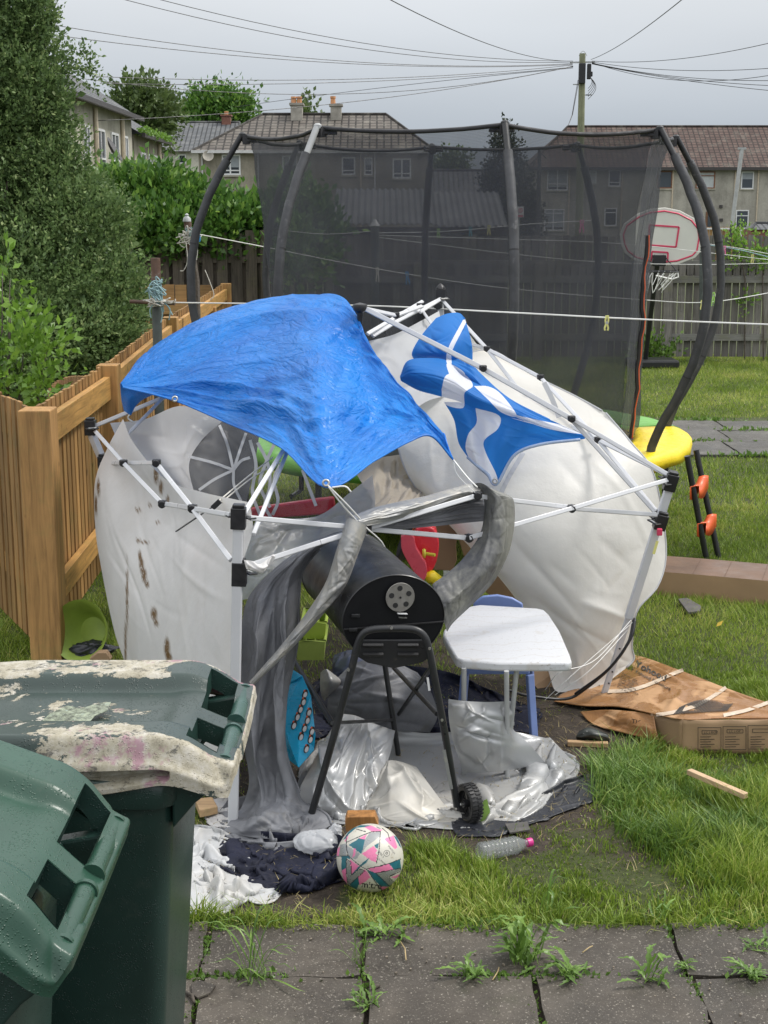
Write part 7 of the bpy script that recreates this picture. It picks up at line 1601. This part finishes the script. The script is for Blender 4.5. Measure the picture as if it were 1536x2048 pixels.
X = patch(rows, 130, 60); X = creases(X, 26, .02, .03, .25, 91, edge=9); X[..., 2] = np.maximum(X[..., 2], .008); m = MB(); m.grid(X); m.build('top_panel', WETCARD, BX, smooth=True, solid=.004); TOPX = X
fl = [P(1366,1440,5.543), P(1366,1440,5.543).copy()]; fl[1].z = .003
a_ = P(1650, 1439, 5.5); b_ = a_.copy(); b_.z = .003
m = MB(); nx_ = 30; F = np.zeros((8, nx_, 3)); 
for i in range(nx_):
    for j in range(8): p_ = fl[0].lerp(a_, i/(nx_-1)); F[j, i] = (p_.x, p_.y + .006*math.sin(i*.8)*math.sin(j*.45), p_.z*(1-j/7) + .003*(j/7))
m.grid(F); m.build('front_panel', CARD, BX, smooth=True, solid=.004)
c0 = P(1302, 1428, 5.70); c1 = P(1366, 1440, 5.543); F = np.zeros((6, 10, 3))
for i in range(10):
    for j in range(6): p_ = c0.lerp(c1, i/9); F[j, i] = (p_.x, p_.y + .005*math.sin(i), p_.z*(1-j/5) + .003)
m = MB(); m.grid(F); m.build('side_panel', CARD, BX, smooth=True, solid=.004)
rows = [[(1160,1424,6.0),(1215,1420,5.9),(1270,1424,5.8),(1308,1430,5.69)], [(1172,1438,5.92),(1225,1440,5.84),(1275,1450,5.7),(1312,1458,5.62)], [(1185,1452,5.86),(1232,1462,5.75),(1280,1474,5.66),(1318,1480,5.6)]]
X = patch(rows, 50, 24); X = creases(X, 12, .012, .05, .3, 92); X[..., 2] = np.maximum(X[..., 2], .008); m = MB(); m.grid(X); m.build('torn_flap', WETCARD, BX, smooth=True, solid=.004)
st_ = surf(TOPX, 0)
st = lambda x, y: st_(x, y) + Vector((0, 0, .0055))
for pts_ in ([(1215,1385),(1260,1382),(1300,1370),(1340,1352),(1366,1342)], [(1312,1432),(1350,1426),(1395,1412),(1430,1392),(1452,1377)], [(1447,1433),(1495,1422),(1545,1404)], [(1182,1447),(1215,1440),(1248,1434)][:3]):
    ribbon(pts_, 7, st, TAPE, 'parcel_tape', BX, 30)
def put_text(txt, x0, y0, ang, size, fn, mat, parent, name='printed_text', sq=.8, bold=0, dense=True):
    V, Fs = flat_text(txt, 1.0, bold); ca, sa = math.cos(R(ang)), math.sin(R(ang)); m = MB()
    W = [fn(x0 + v[0]*size*ca + v[1]*size*sa*sq*.6, y0 + v[0]*size*sa - v[1]*size*sq) for v in V]; m.add(W, Fs); return m.build(name, mat, parent)
st2 = lambda x, y: st_(x, y) + Vector((0, 0, .0065))
put_text('Yohood', 1270, 1334, 27, 21, st2, INK, BX, bold=.02); put_text('FT Yohood Furniture', 1256, 1340, 27.5, 11, st2, INK, BX, bold=.008)
for k in range(6):
    put_text(['Carton / size', 'Item no  LK02', 'N.W.  G.W.', 'Made in China', 'Handle with care', 'Keep dry'][k], 1244-k*2, 1350+k*5.4, 27, 6.5, st2, INK, BX)
put_text('A', 1190, 1372, 20, 16, st2, INK, BX); put_text('TION', 1262, 1446, 8, 15, lambda x, y: P(x, y, 5.71), INK, BX)
m = MB()
for k in range(38):
    x = 1348+k*3.0; t0 = 1431 - k*.2; t1 = t0 - 14 - 12*math.sin(min(1, k/30)*math.pi); 
    if x+6 < 1460: a, b = st2(x, t0), st2(x+12, t1); m.bar(a, b, .0035, .001)
m.build('printed_hatching', INK, BX)
fy = lambda x, y: P(x, y, 5.543 - (x-1366)/284*.043 - .012)
m = MB()
for (x0, y0, x1, y1) in ((1396,1455,1442,1500), (1446,1453,1492,1499), (1496,1451,1550,1498), (1404,1461,1434,1468), (1454,1459,1486,1466), (1505,1458,1540,1465)):
    for a, b in (((x0,y0),(x1,y0)), ((x1,y0),(x1,y1)), ((x1,y1),(x0,y1)), ((x0,y1),(x0,y0))): m.bar(fy(*a), fy(*b), .002, .001, up=(0, 1, 0))
for x0 in (1400, 1450, 1501):
    for k in range(5): m.bar(fy(x0, 1474+k*5), fy(x0+22+(k*7) % 14, 1474+k*5-.5), .0022, .001, up=(0, 1, 0))
m.build('printed_table', INK, BX)
put_text('LC | ROP', 1408, 1467, -2, 7, fy, INK, BX); put_text('LC | OP', 1458, 1465, -2, 7, fy, INK, BX)
m = MB(); m.prism([P(1066,1342,6.42), P(1112,1342,6.42), P(1106,1388,6.35), P(1090,1392,6.35), P(1070,1372,6.35)], (0, .01, 0)); tag(m.build('cardboard_flap', CARD), 'brown cardboard flap with a barcode under the corner of the canopy behind the table', 'cardboard')
# long low box behind
a = G(1310, 1191); b = G(1560, 1213); dv = (b-a).normalized(); nv_ = Vector((-dv.y, dv.x, 0)); b = a + dv*3.0; LX = empty('long_box', tuple((a+b)/2), 'long low brown cardboard box lying on the lawn near the ladder', 'cardboard box')
def lface(nm, q_, mat=CARD, nseg=24): 
    F = np.array([[tuple(q_[0].lerp(q_[1], i/nseg)), tuple(q_[3].lerp(q_[2], i/nseg))] for i in range(nseg+1)]); F[:, :, 1] += (.006*np.sin(np.arange(nseg+1)*.9))[:, None]; m = MB(); m.grid(F); return m.build(nm, mat, LX)
h_ = Vector((0, 0, .145)); w_ = nv_*.40; lface('front_panel', [a, b, b+h_, a+h_]); lface('top_panel', [a+h_, b+h_, b+h_+w_, a+h_+w_], simple('wet_cardboard_lid', (.15, .09, .058), .5, .25, 4, .3, 40)); lface('rear_panel', [a+w_, b+w_, b+h_+w_, a+h_+w_]); m = MB(); m.add([a, a+w_, a+w_+h_, a+h_], [(0, 1, 2, 3)]); m.build('end_panel', CARD, LX)
m = MB()
for f in (.07, .13, .2, .27, .34): q_ = a.lerp(b, f) + h_ + Vector((0, 0, .004)); m.bar(q_, q_ + w_*.97, .0015, .001)
m.build('crease_line', simple('card_edge', (.14, .085, .055), .7, .2), LX)
# sticks, slate, leaf, odds
def bar3(name, a, b, w, h, mat, label, cat, z=.01):
    A_, B_ = G(*a, z), G(*b, z); m = MB(); m.bar(A_, B_, w, h); return tag(m.build(name, mat, bevel=.002), label, cat)
bar3('wooden_slat', (1378,1543), (1492,1592), .026, .02, simple('pale_slat', (.52, .36, .22), .6, .2, 12, .2, 60), 'pale broken wooden slat lying in the long grass at the right', 'wood', .10)
bar3('wooden_slat', (1135,1486), (1216,1489), .028, .02, PLANKM, 'short tan slat lying left of the tall grass tuft', 'wood', .012)
m = MB(); m.prism([G(1356,1202,.02), G(1374,1200,.02), G(1402,1216,.02), G(1400,1226,.02), G(1376,1229,.02)], (0, 0, .014)); tag(m.build('slate_piece', SLATEM, bevel=.002), 'dark broken slate lying on the lawn in front of the long box', 'slate')
m = MB(); m.prism([G(1010,1650,.012), G(1055,1646,.012), G(1060,1662,.012), G(1020,1668,.012)], (0, 0, .006)); tag(m.build('slate_piece', SLATEM), 'flat black scrap beside the clear bottle', 'slate')
q = leaves(np.array([[*G(1432, 1264)[:2], .03]]), .05, .35, rng, .6); tag(strips('fallen_leaf', simple('yellow_leaf', (.6, .42, .05), .5, .2), q), 'single yellow fallen leaf on the lawn', 'leaf')
wb = [(694,1634),(750,1633),(757,1650),(757,1664),(692,1664),(690,1645)]; m = MB(); m.prism([P(x, y, 4.62) for x, y in wb], (0, .06, 0)); tag(m.build('wood_block', ENDW, bevel=.003), 'wet orange-brown wood block standing behind the football', 'wood')
m = MB(); m.prism([G(180+200+10,1612,.02), G(425,1608,.02), G(436,1628,.02), G(400,1636,.02)], (0, 0, .03)); tag(m.build('wood_scrap', PLANKM, bevel=.003), 'brown wood scrap beside the bin near the gazebo foot', 'wood')
rows = [[G(1158,1462,.05), G(1180,1455,.07), G(1215,1468,.05)], [G(1152,1474,.03), G(1185,1470,.05), G(1218,1478,.03)], [G(1155,1482,.0), G(1190,1484,.0), G(1218,1486,.0)]]
m = MB(); m.grid(creases(patch(rows, 30, 20), 14, .01, .05, .4, 93, 0, .4)); tag(m.build('striped_rag', simple('black_white_rag', (.05, .055, .05), .5, .6, 14, .3, 40, spots=(.5, .5, .48), spotscale=26), smooth=True), 'black and white rag under the torn end of the wet box', 'rag')
# twigs and chips on the slabs
for i, (a, b, w, lb) in enumerate([((745,1978),(758,1972),.012,'short grey twig on the slab right of the joint below the ball'), ((800,1882),(812,1920),.004,'thin curved dead stem on the slab under the ball'), ((985,1960),(998,1935),.004,'straw stem on the slab beside the low rosette weed'), ((1185,1892),(1165,1905),.004,'pale dead grass stem on the upper slab left of centre right'), ((372,1985),(388,2005),.010,'brown twig on the corner of the bottom left slab')]):
    A_, B_ = G(*a, .027), G(*b, .027); m = MB(); md = A_.lerp(B_, .5) + Vector((.006, .004, .004)); m.tube([A_, md, B_], w/2, 6); tag(m.build('twig', BARK if w > .005 else simple('straw%d' % i, (.4, .3, .15), .6, .2), smooth=True), lb, 'twig')
m = MB(); sp = [G(x, y, .022) for x, y in ((382,1972),(400,1964),(432,1975),(420,1990),(395,2000),(384,1992))]; m.prism(sp, (0, 0, .008)); tag(m.build('slab_fragment', SLAB, bevel=.002), 'flaked piece of slab lying by the bin at the bottom left', 'stone')
# bottle
bt = empty('plastic_bottle', tuple(G(1008, 1700)), 'crushed clear drinks bottle with magenta cap lying on the soil', 'bottle')
A_ = G(957, 1704, .033); B_ = G(1063, 1684, .033); bx_ = (B_-A_); BLn = bx_.length; bx_.normalize(); BM, n_, b_ = base('clear_bottle_plastic', (.35, .38, .38), .14, .8); nn = N(BM)
tp = nn.new('ShaderNodeBsdfTransparent'); ms = nn.new('ShaderNodeMixShader'); ms.inputs[0].default_value = .34; nn.l.new(tp.outputs[0], ms.inputs[1]); nn.l.new(b_.outputs[0], ms.inputs[2]); nn.l.new(ms.outputs[0], nn.n['Material Output'].inputs[0]); nn.l.new(nn.bump(nn.noise(28, 2, .5, nn.coord()), .1, .004), b_.inputs['Normal'])
pr_ = []
for i in range(40):
    t = i/39; r = .033
    if t < .05: r = .026 + .007*t/.05
    if t > .72: r = .033 - (.033-.013)*((t-.72)/.22)**1.2 if t < .94 else .013
    if .08 < t < .7: r -= .0022*(1+math.sin(t*75))
    pr_.append((max(r, .0125), t*BLn*.93))
m = MB(); m.lathe(A_, pr_, 28, bx_.to_track_quat('Z', 'Y').to_matrix()); o = m.build('bottle_body', BM, bt, smooth=True)
rgb = np.random.default_rng(3)
for vv in o.data.vertices: vv.co += Vector(rgb.normal(0, .00015, 3))
m = MB(); m.lathe(A_ + bx_*BLn*.93, [(.0155, -.004), (.0155, .014), (.0145, .016)], 22, bx_.to_track_quat('Z', 'Y').to_matrix()); m.build('cap', MAGENTA, bt, smooth='auto')

# ---------------------------------------------------------------- football
bc = G(740, 1768, .0); bc = Vector((P(740, 1717, 4.34).x, 4.34, .110)); ux, uy = proj(bc); BR = .1105
BALLW = simple('scuffed_ball_white', (.56, .54, .47), .38, .12, 9, .15, 250, .0008, spots=(.35, .3, .22), spotscale=60); BALLP = simple('ball_pink', (.72, .19, .36), .38, .12, 20); BALLT = simple('ball_teal', (.015, .13, .17), .38, .15, 20); BALLS = simple('ball_silver', (.30, .31, .31), .3, .12, 20, metal=.3); BALLK = simple('ball_black', (.02, .02, .03), .4, .1)
def Z(poly): return [(640+x*200/1536, 1580+y*200/1536) for x, y in poly]
PO = [(2, [(330,1020),(430,1010),(470,1060),(410,1050),(400,1200),(330,1260)]), (1, [(330,1240),(400,1200),(410,1400),(440,1510),(370,1400)]), (2, [(440,1480),(480,1400),(590,1340),(600,1450),(560,1530),(470,1560)]),
      (1, [(590,1330),(690,1220),(750,1290),(770,1340),(700,1410),(610,1460)]), (2, [(440,840),(560,770),(600,735),(690,760),(640,970),(620,975)]), (1, [(600,740),(720,680),(690,760)]), (3, [(690,760),(760,660),(930,635),(915,720),(720,860),(640,970)]),
      (1, [(640,980),(820,860),(860,900),(880,930),(850,970),(880,1000),(860,1110),(780,1080)]), (2, [(830,850),(905,810),(890,900),(860,890)]), (3, [(415,860),(620,975),(560,1060),(480,1060),(420,1000)]), (1, [(520,890),(500,1040),(540,1000),(550,900)]),
      (1, [(680,570),(790,545),(900,600),(960,610),(930,640),(800,640)]), (2, [(470,600),(620,540),(790,545),(680,570),(560,580),(440,680)]), (1, [(370,790),(440,680),(420,760),(400,790)]), (2, [(350,770),(440,640),(480,620),(400,740)]), (3, [(860,555),(940,590),(915,600),(870,580)]),
      (1, [(980,750),(1130,700),(1190,880),(1150,910)]), (2, [(1130,700),(1180,720),(1260,900),(1220,860)]), (1, [(730,1210),(1060,1135),(1130,1220),(900,1280),(830,1270)]), (2, [(1060,1130),(1230,1070),(1250,1230),(1130,1220)]), (2, [(720,1220),(870,1280),(1000,1400),(1090,1480),(940,1490),(800,1350)]),
      (1, [(910,1480),(1090,1490),(1040,1530),(960,1550)]), (2, [(470,1280),(770,1020),(700,1130),(600,1200),(500,1310)]), (1, [(470,1070),(600,1170),(490,1290),(460,1110)]), (3, [(410,1070),(470,1110),(470,1330),(600,1220),(680,1240),(440,1460),(410,1300)]), (3, [(870,1280),(1230,1210),(1220,1250),(1040,1330),(1130,1420),(1090,1490)]), (1, [(1090,1340),(1220,1290),(1210,1330),(1150,1360)]),
      (3, [(310,840),(400,820),(410,1010),(320,1020),(270,1010)]), (1, [(270,900),(310,860),(290,1010),(255,1010)])]
n1, n2 = 230, 150
u = np.linspace(0, 2*math.pi, n1+1); v = np.linspace(.012, math.pi-.012, n2); U, V = np.meshgrid(u, v); XB = np.stack([np.cos(U)*np.sin(V), np.sin(U)*np.sin(V), np.cos(V)], -1)*BR + np.array(tuple(bc))
# print pattern is laid out on the visible half and mirrored on the hidden half
cen = XB[:-1, :-1]*.25 + XB[1:, :-1]*.25 + XB[:-1, 1:]*.25 + XB[1:, 1:]*.25
view = (np.array([0, 0, CAM_H]) - np.array(tuple(bc))); view /= np.linalg.norm(view); dp = (cen - np.array(tuple(bc))) @ view
mir = cen - 2*np.minimum(dp, 0)[..., None]*view; px, py = projarr(mir); idx = np.zeros(px.shape, int)
for c_i, poly in PO: idx[signed(Z(poly), px, py) > 0] = c_i
# black outlines of the chevrons and panel seams
for poly in ([(410,1070),(470,1110),(470,1330),(600,1220),(680,1240),(440,1460),(410,1300)], [(870,1280),(1230,1210),(1220,1250),(1040,1330),(1130,1420),(1090,1490)]):
    s_ = signed(Z(poly), px, py); idx[(s_ > -1.6) & (s_ < -.2)] = 4
def near_line(pts_, w):
    p_ = np.array(Z(pts_)); d = np.full(px.shape, 1e9)
    for (ax_, ay_), (bx2, by2) in zip(p_[:-1], p_[1:]):
        ex, ey = bx2-ax_, by2-ay_; t = np.clip(((px-ax_)*ex+(py-ay_)*ey)/(ex*ex+ey*ey), 0, 1); d = np.minimum(d, np.hypot(px-ax_-t*ex, py-ay_-t*ey))
    return d < w
for ln in ([(260,1020),(430,1010),(620,1170),(720,1220),(840,1400),(960,1550)], [(400,700),(410,900),(430,1010)], [(410,800),(640,700),(800,640),(930,635),(910,900),(870,1120)], [(560,600),(700,640)], [(960,590),(1040,660),(1080,780)], [(720,1210),(1000,1150),(1240,1060)]): idx[near_line(ln, .8)] = 4
BF = empty('football', (bc.x, bc.y, 0), 'scuffed white, pink and teal football on the grass edge', 'ball')
m = MB(); m.grid(XB); m.mi = {i: int(k) for i, k in enumerate(idx.ravel()) if k}; m.build('ball_shell', [BALLW, BALLP, BALLT, BALLS, BALLK], BF, smooth=True)
def onball(x, y, s_=1.003):
    d = ray(x, y); o_ = Vector((0, 0, CAM_H)) - bc; A2 = d.dot(d); B2 = 2*d.dot(o_); C2 = o_.dot(o_) - (BR*s_)**2; D_ = max(B2*B2 - 4*A2*C2, 0); t = (-B2 - math.sqrt(D_))/(2*A2); return Vector((0, 0, CAM_H)) + d*t
put_text('mitre', 722, 1774, 6, 19, onball, BALLK, BF, bold=.015, sq=.9)
put_text('MATCH', 776, 1693, 52, 6, onball, BALLK, BF); put_text('SIZE 5', 757, 1704, 52, 6, onball, BALLK, BF); put_text('32 PANEL', 756, 1718, 40, 5, onball, BALLK, BF)
m = MB(); m.tube([onball(773.5+6*math.cos(k*.4), 1706.5+6*math.sin(k*.4)) for k in range(16)], .0006, 4, closed=True); m.tube([onball(773.5+2*math.cos(k), 1706+2.4*math.sin(k)) for k in range(7)], .001, 4); m.build('printed_badge', BALLK, BF)

# ---------------------------------------------------------------- wheelie bins
def smoothstep(a, b, x): t = np.clip((x-a)/(b-a), 0, 1); return t*t*(3-2*t)
def wheelie_bin(root, xr, yc, z0, tilt, lidmat, label, seed, slit=True):
    """lid local frame: u from the grip end (0) to the left (negative), v across, w up"""
    t = empty('wheelie_bin', root, label, 'bin'); ct, stt = math.cos(tilt), math.sin(tilt)
    def L(u, v, w): return (xr + u*ct + w*stt, yc + v, z0 - u*stt + w*ct)
    LU, LV = .80, .29; us = np.unique(np.concatenate([np.linspace(-LU, -.11, 90), np.linspace(-.11, .0, 45), [-.098, -.040]])); vs = np.unique(np.concatenate([np.linspace(-LV, LV, 120)]))
    U, V = np.meshgrid(us, vs)
    def top(U, V):
        dome = .0 - .05*smoothstep(-.16, .005, U) - .02*smoothstep(-.5, -.85, U)
        av = np.abs(V); rim = .022*smoothstep(.13, .165, av)*(1-smoothstep(.262, LV, av)) ; rim *= smoothstep(-.02, -.1, U)*.6+.4
        ends = -.030*smoothstep(.255, .292, av)
        panel = -.004*np.cos(V*9) ; rec = -.012*(1-smoothstep(.12, .15, av))*smoothstep(-.10, -.19, U)
        lip = .010*smoothstep(-.112, -.105, U)*0
        return .052 + dome + rim + ends + panel + rec
    Wz = top(U, V)
    # rounded plan corners at the grip end
    Vp = V.copy(); Up = U.copy(); cr = .045; k = (U > -cr) & (np.abs(V) > LV-cr); du = (U[k]+cr)/cr; dvv = (np.abs(V[k])-(LV-cr))/cr
    mag = np.maximum(du, dvv); nrm = np.hypot(du, dvv); sc_ = np.where(nrm > 1e-6, mag/nrm, 1); Up[k] = -cr + du*sc_*cr; Vp[k] = np.sign(V[k])*((LV-cr) + dvv*sc_*cr)
    holes = [(-.100, -.036, -.215, -.035), (-.100, -.036, .035, .235)]
    m = MB(); nv_, nu_ = U.shape; m.v = [L(Up[j, i], Vp[j, i], Wz[j, i]) for j in range(nv_) for i in range(nu_)]; paint = []
    for j in range(nv_-1):
        for i in range(nu_-1):
            uc, vc_ = (us[i]+us[i+1])/2, (vs[j]+vs[j+1])/2
            if any(a < uc < b and c < vc_ < d for a, b, c, d in holes): continue
            m.f.append((j*nu_+i, j*nu_+i+1, (j+1)*nu_+i+1, (j+1)*nu_+i))
    pt = .27 + .20*smoothstep(.13, .2, np.abs(V)) + .2*(V > .15) - .9*smoothstep(-.22, -.13, U)*(1-smoothstep(.22, .26, np.abs(V))); pt = pt + .25*(V < -.19)*smoothstep(-.4, -.1, U)
    # skirt round the edge, slightly flared, with a grip slot in the long side
    ring = [(i, 0) for i in range(nu_)] + [(nu_-1, j) for j in range(1, nv_)] + [(i, nv_-1) for i in range(nu_-2, -1, -1)] + [(0, j) for j in range(nv_-2, 0, -1)]
    base_n = len(m.v); prof_ = [(.004, -.006), (.007, -.016), (.007, -.028), (.008, -.045), (.009, -.062), (.010, -.072), (.004, -.076)]
    pl_ = list(pt.ravel())
    for (i, j) in ring:
        u0, v0, w0 = Up[j, i], Vp[j, i], Wz[j, i]; dirv = np.array([0, 0.]); 
        if j == 0: dirv[1] -= 1
        if j == nv_-1: dirv[1] += 1
        if i == nu_-1: dirv[0] += 1
        if i == 0: dirv[0] -= 1
        if -cr < u0 and abs(v0) > LV-cr: dirv = np.array([u0+cr, np.sign(v0)*(abs(v0)-(LV-cr))])
        dirv = dirv/max(np.linalg.norm(dirv), 1e-6); hgt = (w0 - (-.048))/.076 if True else 1
        for (o_, dz) in prof_:
            oo = o_
            if slit and j == 0 and -.62 < u0 < -.13 and -.055 < dz < -.018: oo = -.030
            m.v.append(L(u0 + dirv[0]*oo, v0 + dirv[1]*oo, w0 + dz*(1 - .60*float(smoothstep(-.36, -.0, np.array(u0)))))); pl_.append(.72)
    K_ = len(prof_); nr = len(ring)
    for a in range(nr):
        b = (a+1) % nr; (ia, ja), (ib, jb) = ring[a], ring[b]; m.f.append((ja*nu_+ia, base_n+a*K_, base_n+b*K_, jb*nu_+ib))
        for q_ in range(K_-1): m.f.append((base_n+a*K_+q_, base_n+a*K_+q_+1, base_n+b*K_+q_+1, base_n+b*K_+q_))
    lid = m.build('lid', lidmat, t, smooth='auto', attr={'paint': pl_})
    # hole linings
    for a, b, c, d in holes:
        m = MB(); cs = [(a, c), (b, c), (b, d), (a, d)]; n_ = 12; rg_ = []
        for (p0, p1) in zip(cs, cs[1:]+cs[:1]):
            for i in range(n_): f = i/n_; uu, vv = p0[0]+(p1[0]-p0[0])*f, p0[1]+(p1[1]-p0[1])*f; rg_.append((uu, vv, float(top(np.array(uu), np.array(vv)))))
        vs_ = [L(u, v, w+.001) for u, v, w in rg_] + [L(u, v, w-.05) for u, v, w in rg_]; k_ = len(rg_); m.add(vs_, [(i, (i+1) % k_, (i+1) % k_+k_, i+k_) for i in range(k_)]); m.build('grip_recess', BODYG, lid, smooth='auto')
    for c, d in ((-.225, -.028), (.028, .245)):
        m = MB(); uu = -.020; wz = float(top(np.array(uu), np.array(0.))) ; m.tube([L(uu, c, wz-.004), L(uu, d, wz-.004)], .0185, 20); 
        for vv in (c+.004, d-.004): m.tube([L(uu, vv-.005, wz-.004), L(uu, vv+.005, wz-.004)], .0225, 20)
        m.build('grip_bar', LIDG if lidmat is LIDG else GRIPD, lid, smooth='auto')
    # body
    def loop(x0, x1, y0, y1, z, r):
        out = []; 
        for cx_, cy_, a0 in ((x1-r, y1-r, 0), (x0+r, y1-r, 90), (x0+r, y0+r, 180), (x1-r, y0+r, 270)):
            for k_ in range(9): a = R(a0 + k_*11.25); out.append((cx_ + r*math.cos(a), cy_ + r*math.sin(a), z))
        return out
    zt = z0 - .02; xb = xr - .13; secs = []
    for f, ins in ((0, .095), (.02, .088), (.25, .066), (.5, .044), (.75, .022), (.93, .004), (.94, -.0), (1, 0)):
        secs.append(loop(xb - .68 + ins, xb - ins*.75, yc - .265 + ins*.55, yc + .265 - ins*.55, .03 + (zt-.09)*f, .05))
    for (ins, z) in ((-.016, zt-.062), (-.020, zt-.045), (-.020, zt-.012), (-.012, zt)): secs.append(loop(xb-.68+ins, xb-ins, yc-.265+ins, yc+.265-ins, z, .06))
    V_ = np.array(secs); V_ = np.concatenate([V_, V_[:, :1]], 1); m = MB(); m.grid(V_); n_ = V_.shape[1]-1; m.f.append(tuple(range(n_-1, -1, -1))); m.f.append(tuple(range((len(secs)-1)*(n_+1), (len(secs)-1)*(n_+1)+n_)))
    m.build('body', BODYG, t, smooth='auto')
    # hinge brackets and wheels
    for vv in (-.235, .235):
        m = MB(); m.prism([(xb-.0, yc+vv-.02, zt-.12), (xb+.0, yc+vv-.02, zt-.0), (xb+.11, yc+vv-.02, zt+.02), (xb+.112, yc+vv-.02, zt-.01), (xb+.05, yc+vv-.02, zt-.06)], (0, .04, 0)); m.build('hinge_bracket', BODYG, t, bevel=.006)
        m = MB(); M_ = Matrix.Rotation(math.pi/2, 3, 'X'); m.lathe((xb-.16, yc+vv*.9, .1), [(.06, -.02), (.1, -.022), (.1, .022), (.06, .02)], 28, M_); m.build('wheel', RUBBER, t, smooth='auto')
    return t
GRIPD = simple('dark_green_grip', (.03, .075, .06), .32, .2, 9, .3, 190, .0015)
wheelie_bin((-.74, 3.10, 0), -.325, 3.10, 1.035, 0.0, LIDP, 'green wheelie bin whose lid is covered in peeling cream and pink paint', 1)
wheelie_bin((-.95, 2.31, 0), -.500, 2.31, 1.035, R(21), LIDG, 'darker green wheelie bin in the bottom left corner with its wet lid propped up', 2, slit=False)
# holographic sticker and slug on the painted lid
STK = simple('shiny_sticker', (.25, .28, .2), .25, .9, 60, .2, 40, spots=(.55, .7, .65), spotscale=90, metal=.5)
stp = [(80,1447),(100,1428),(135,1412),(160,1418),(200,1407),(222,1405),(215,1422),(190,1432),(175,1450),(150,1447),(120,1452),(95,1452)]
m = MB(); m.prism([G(x, y, 1.0885) for x, y in stp], (0, 0, .0015)); o = m.build('torn_sticker', STK); o.parent = None; tag(o, 'torn shiny patterned sticker stuck on the paint-peeled bin lid', 'sticker')
c_ = curve([G(18, 1533, 1.115), G(30, 1540, 1.112), G(45, 1549, 1.106)], 12); m = MB(); m.tube(c_, [.001, .0025, .0032, .0036, .0036, .0036, .0034, .0034, .003, .0026, .002, .001], 10); tag(m.build('slug', simple('brown_slug', (.22, .09, .05), .3, .2), smooth=True), 'small brown slug at the left end of the bin lid slot', 'slug')
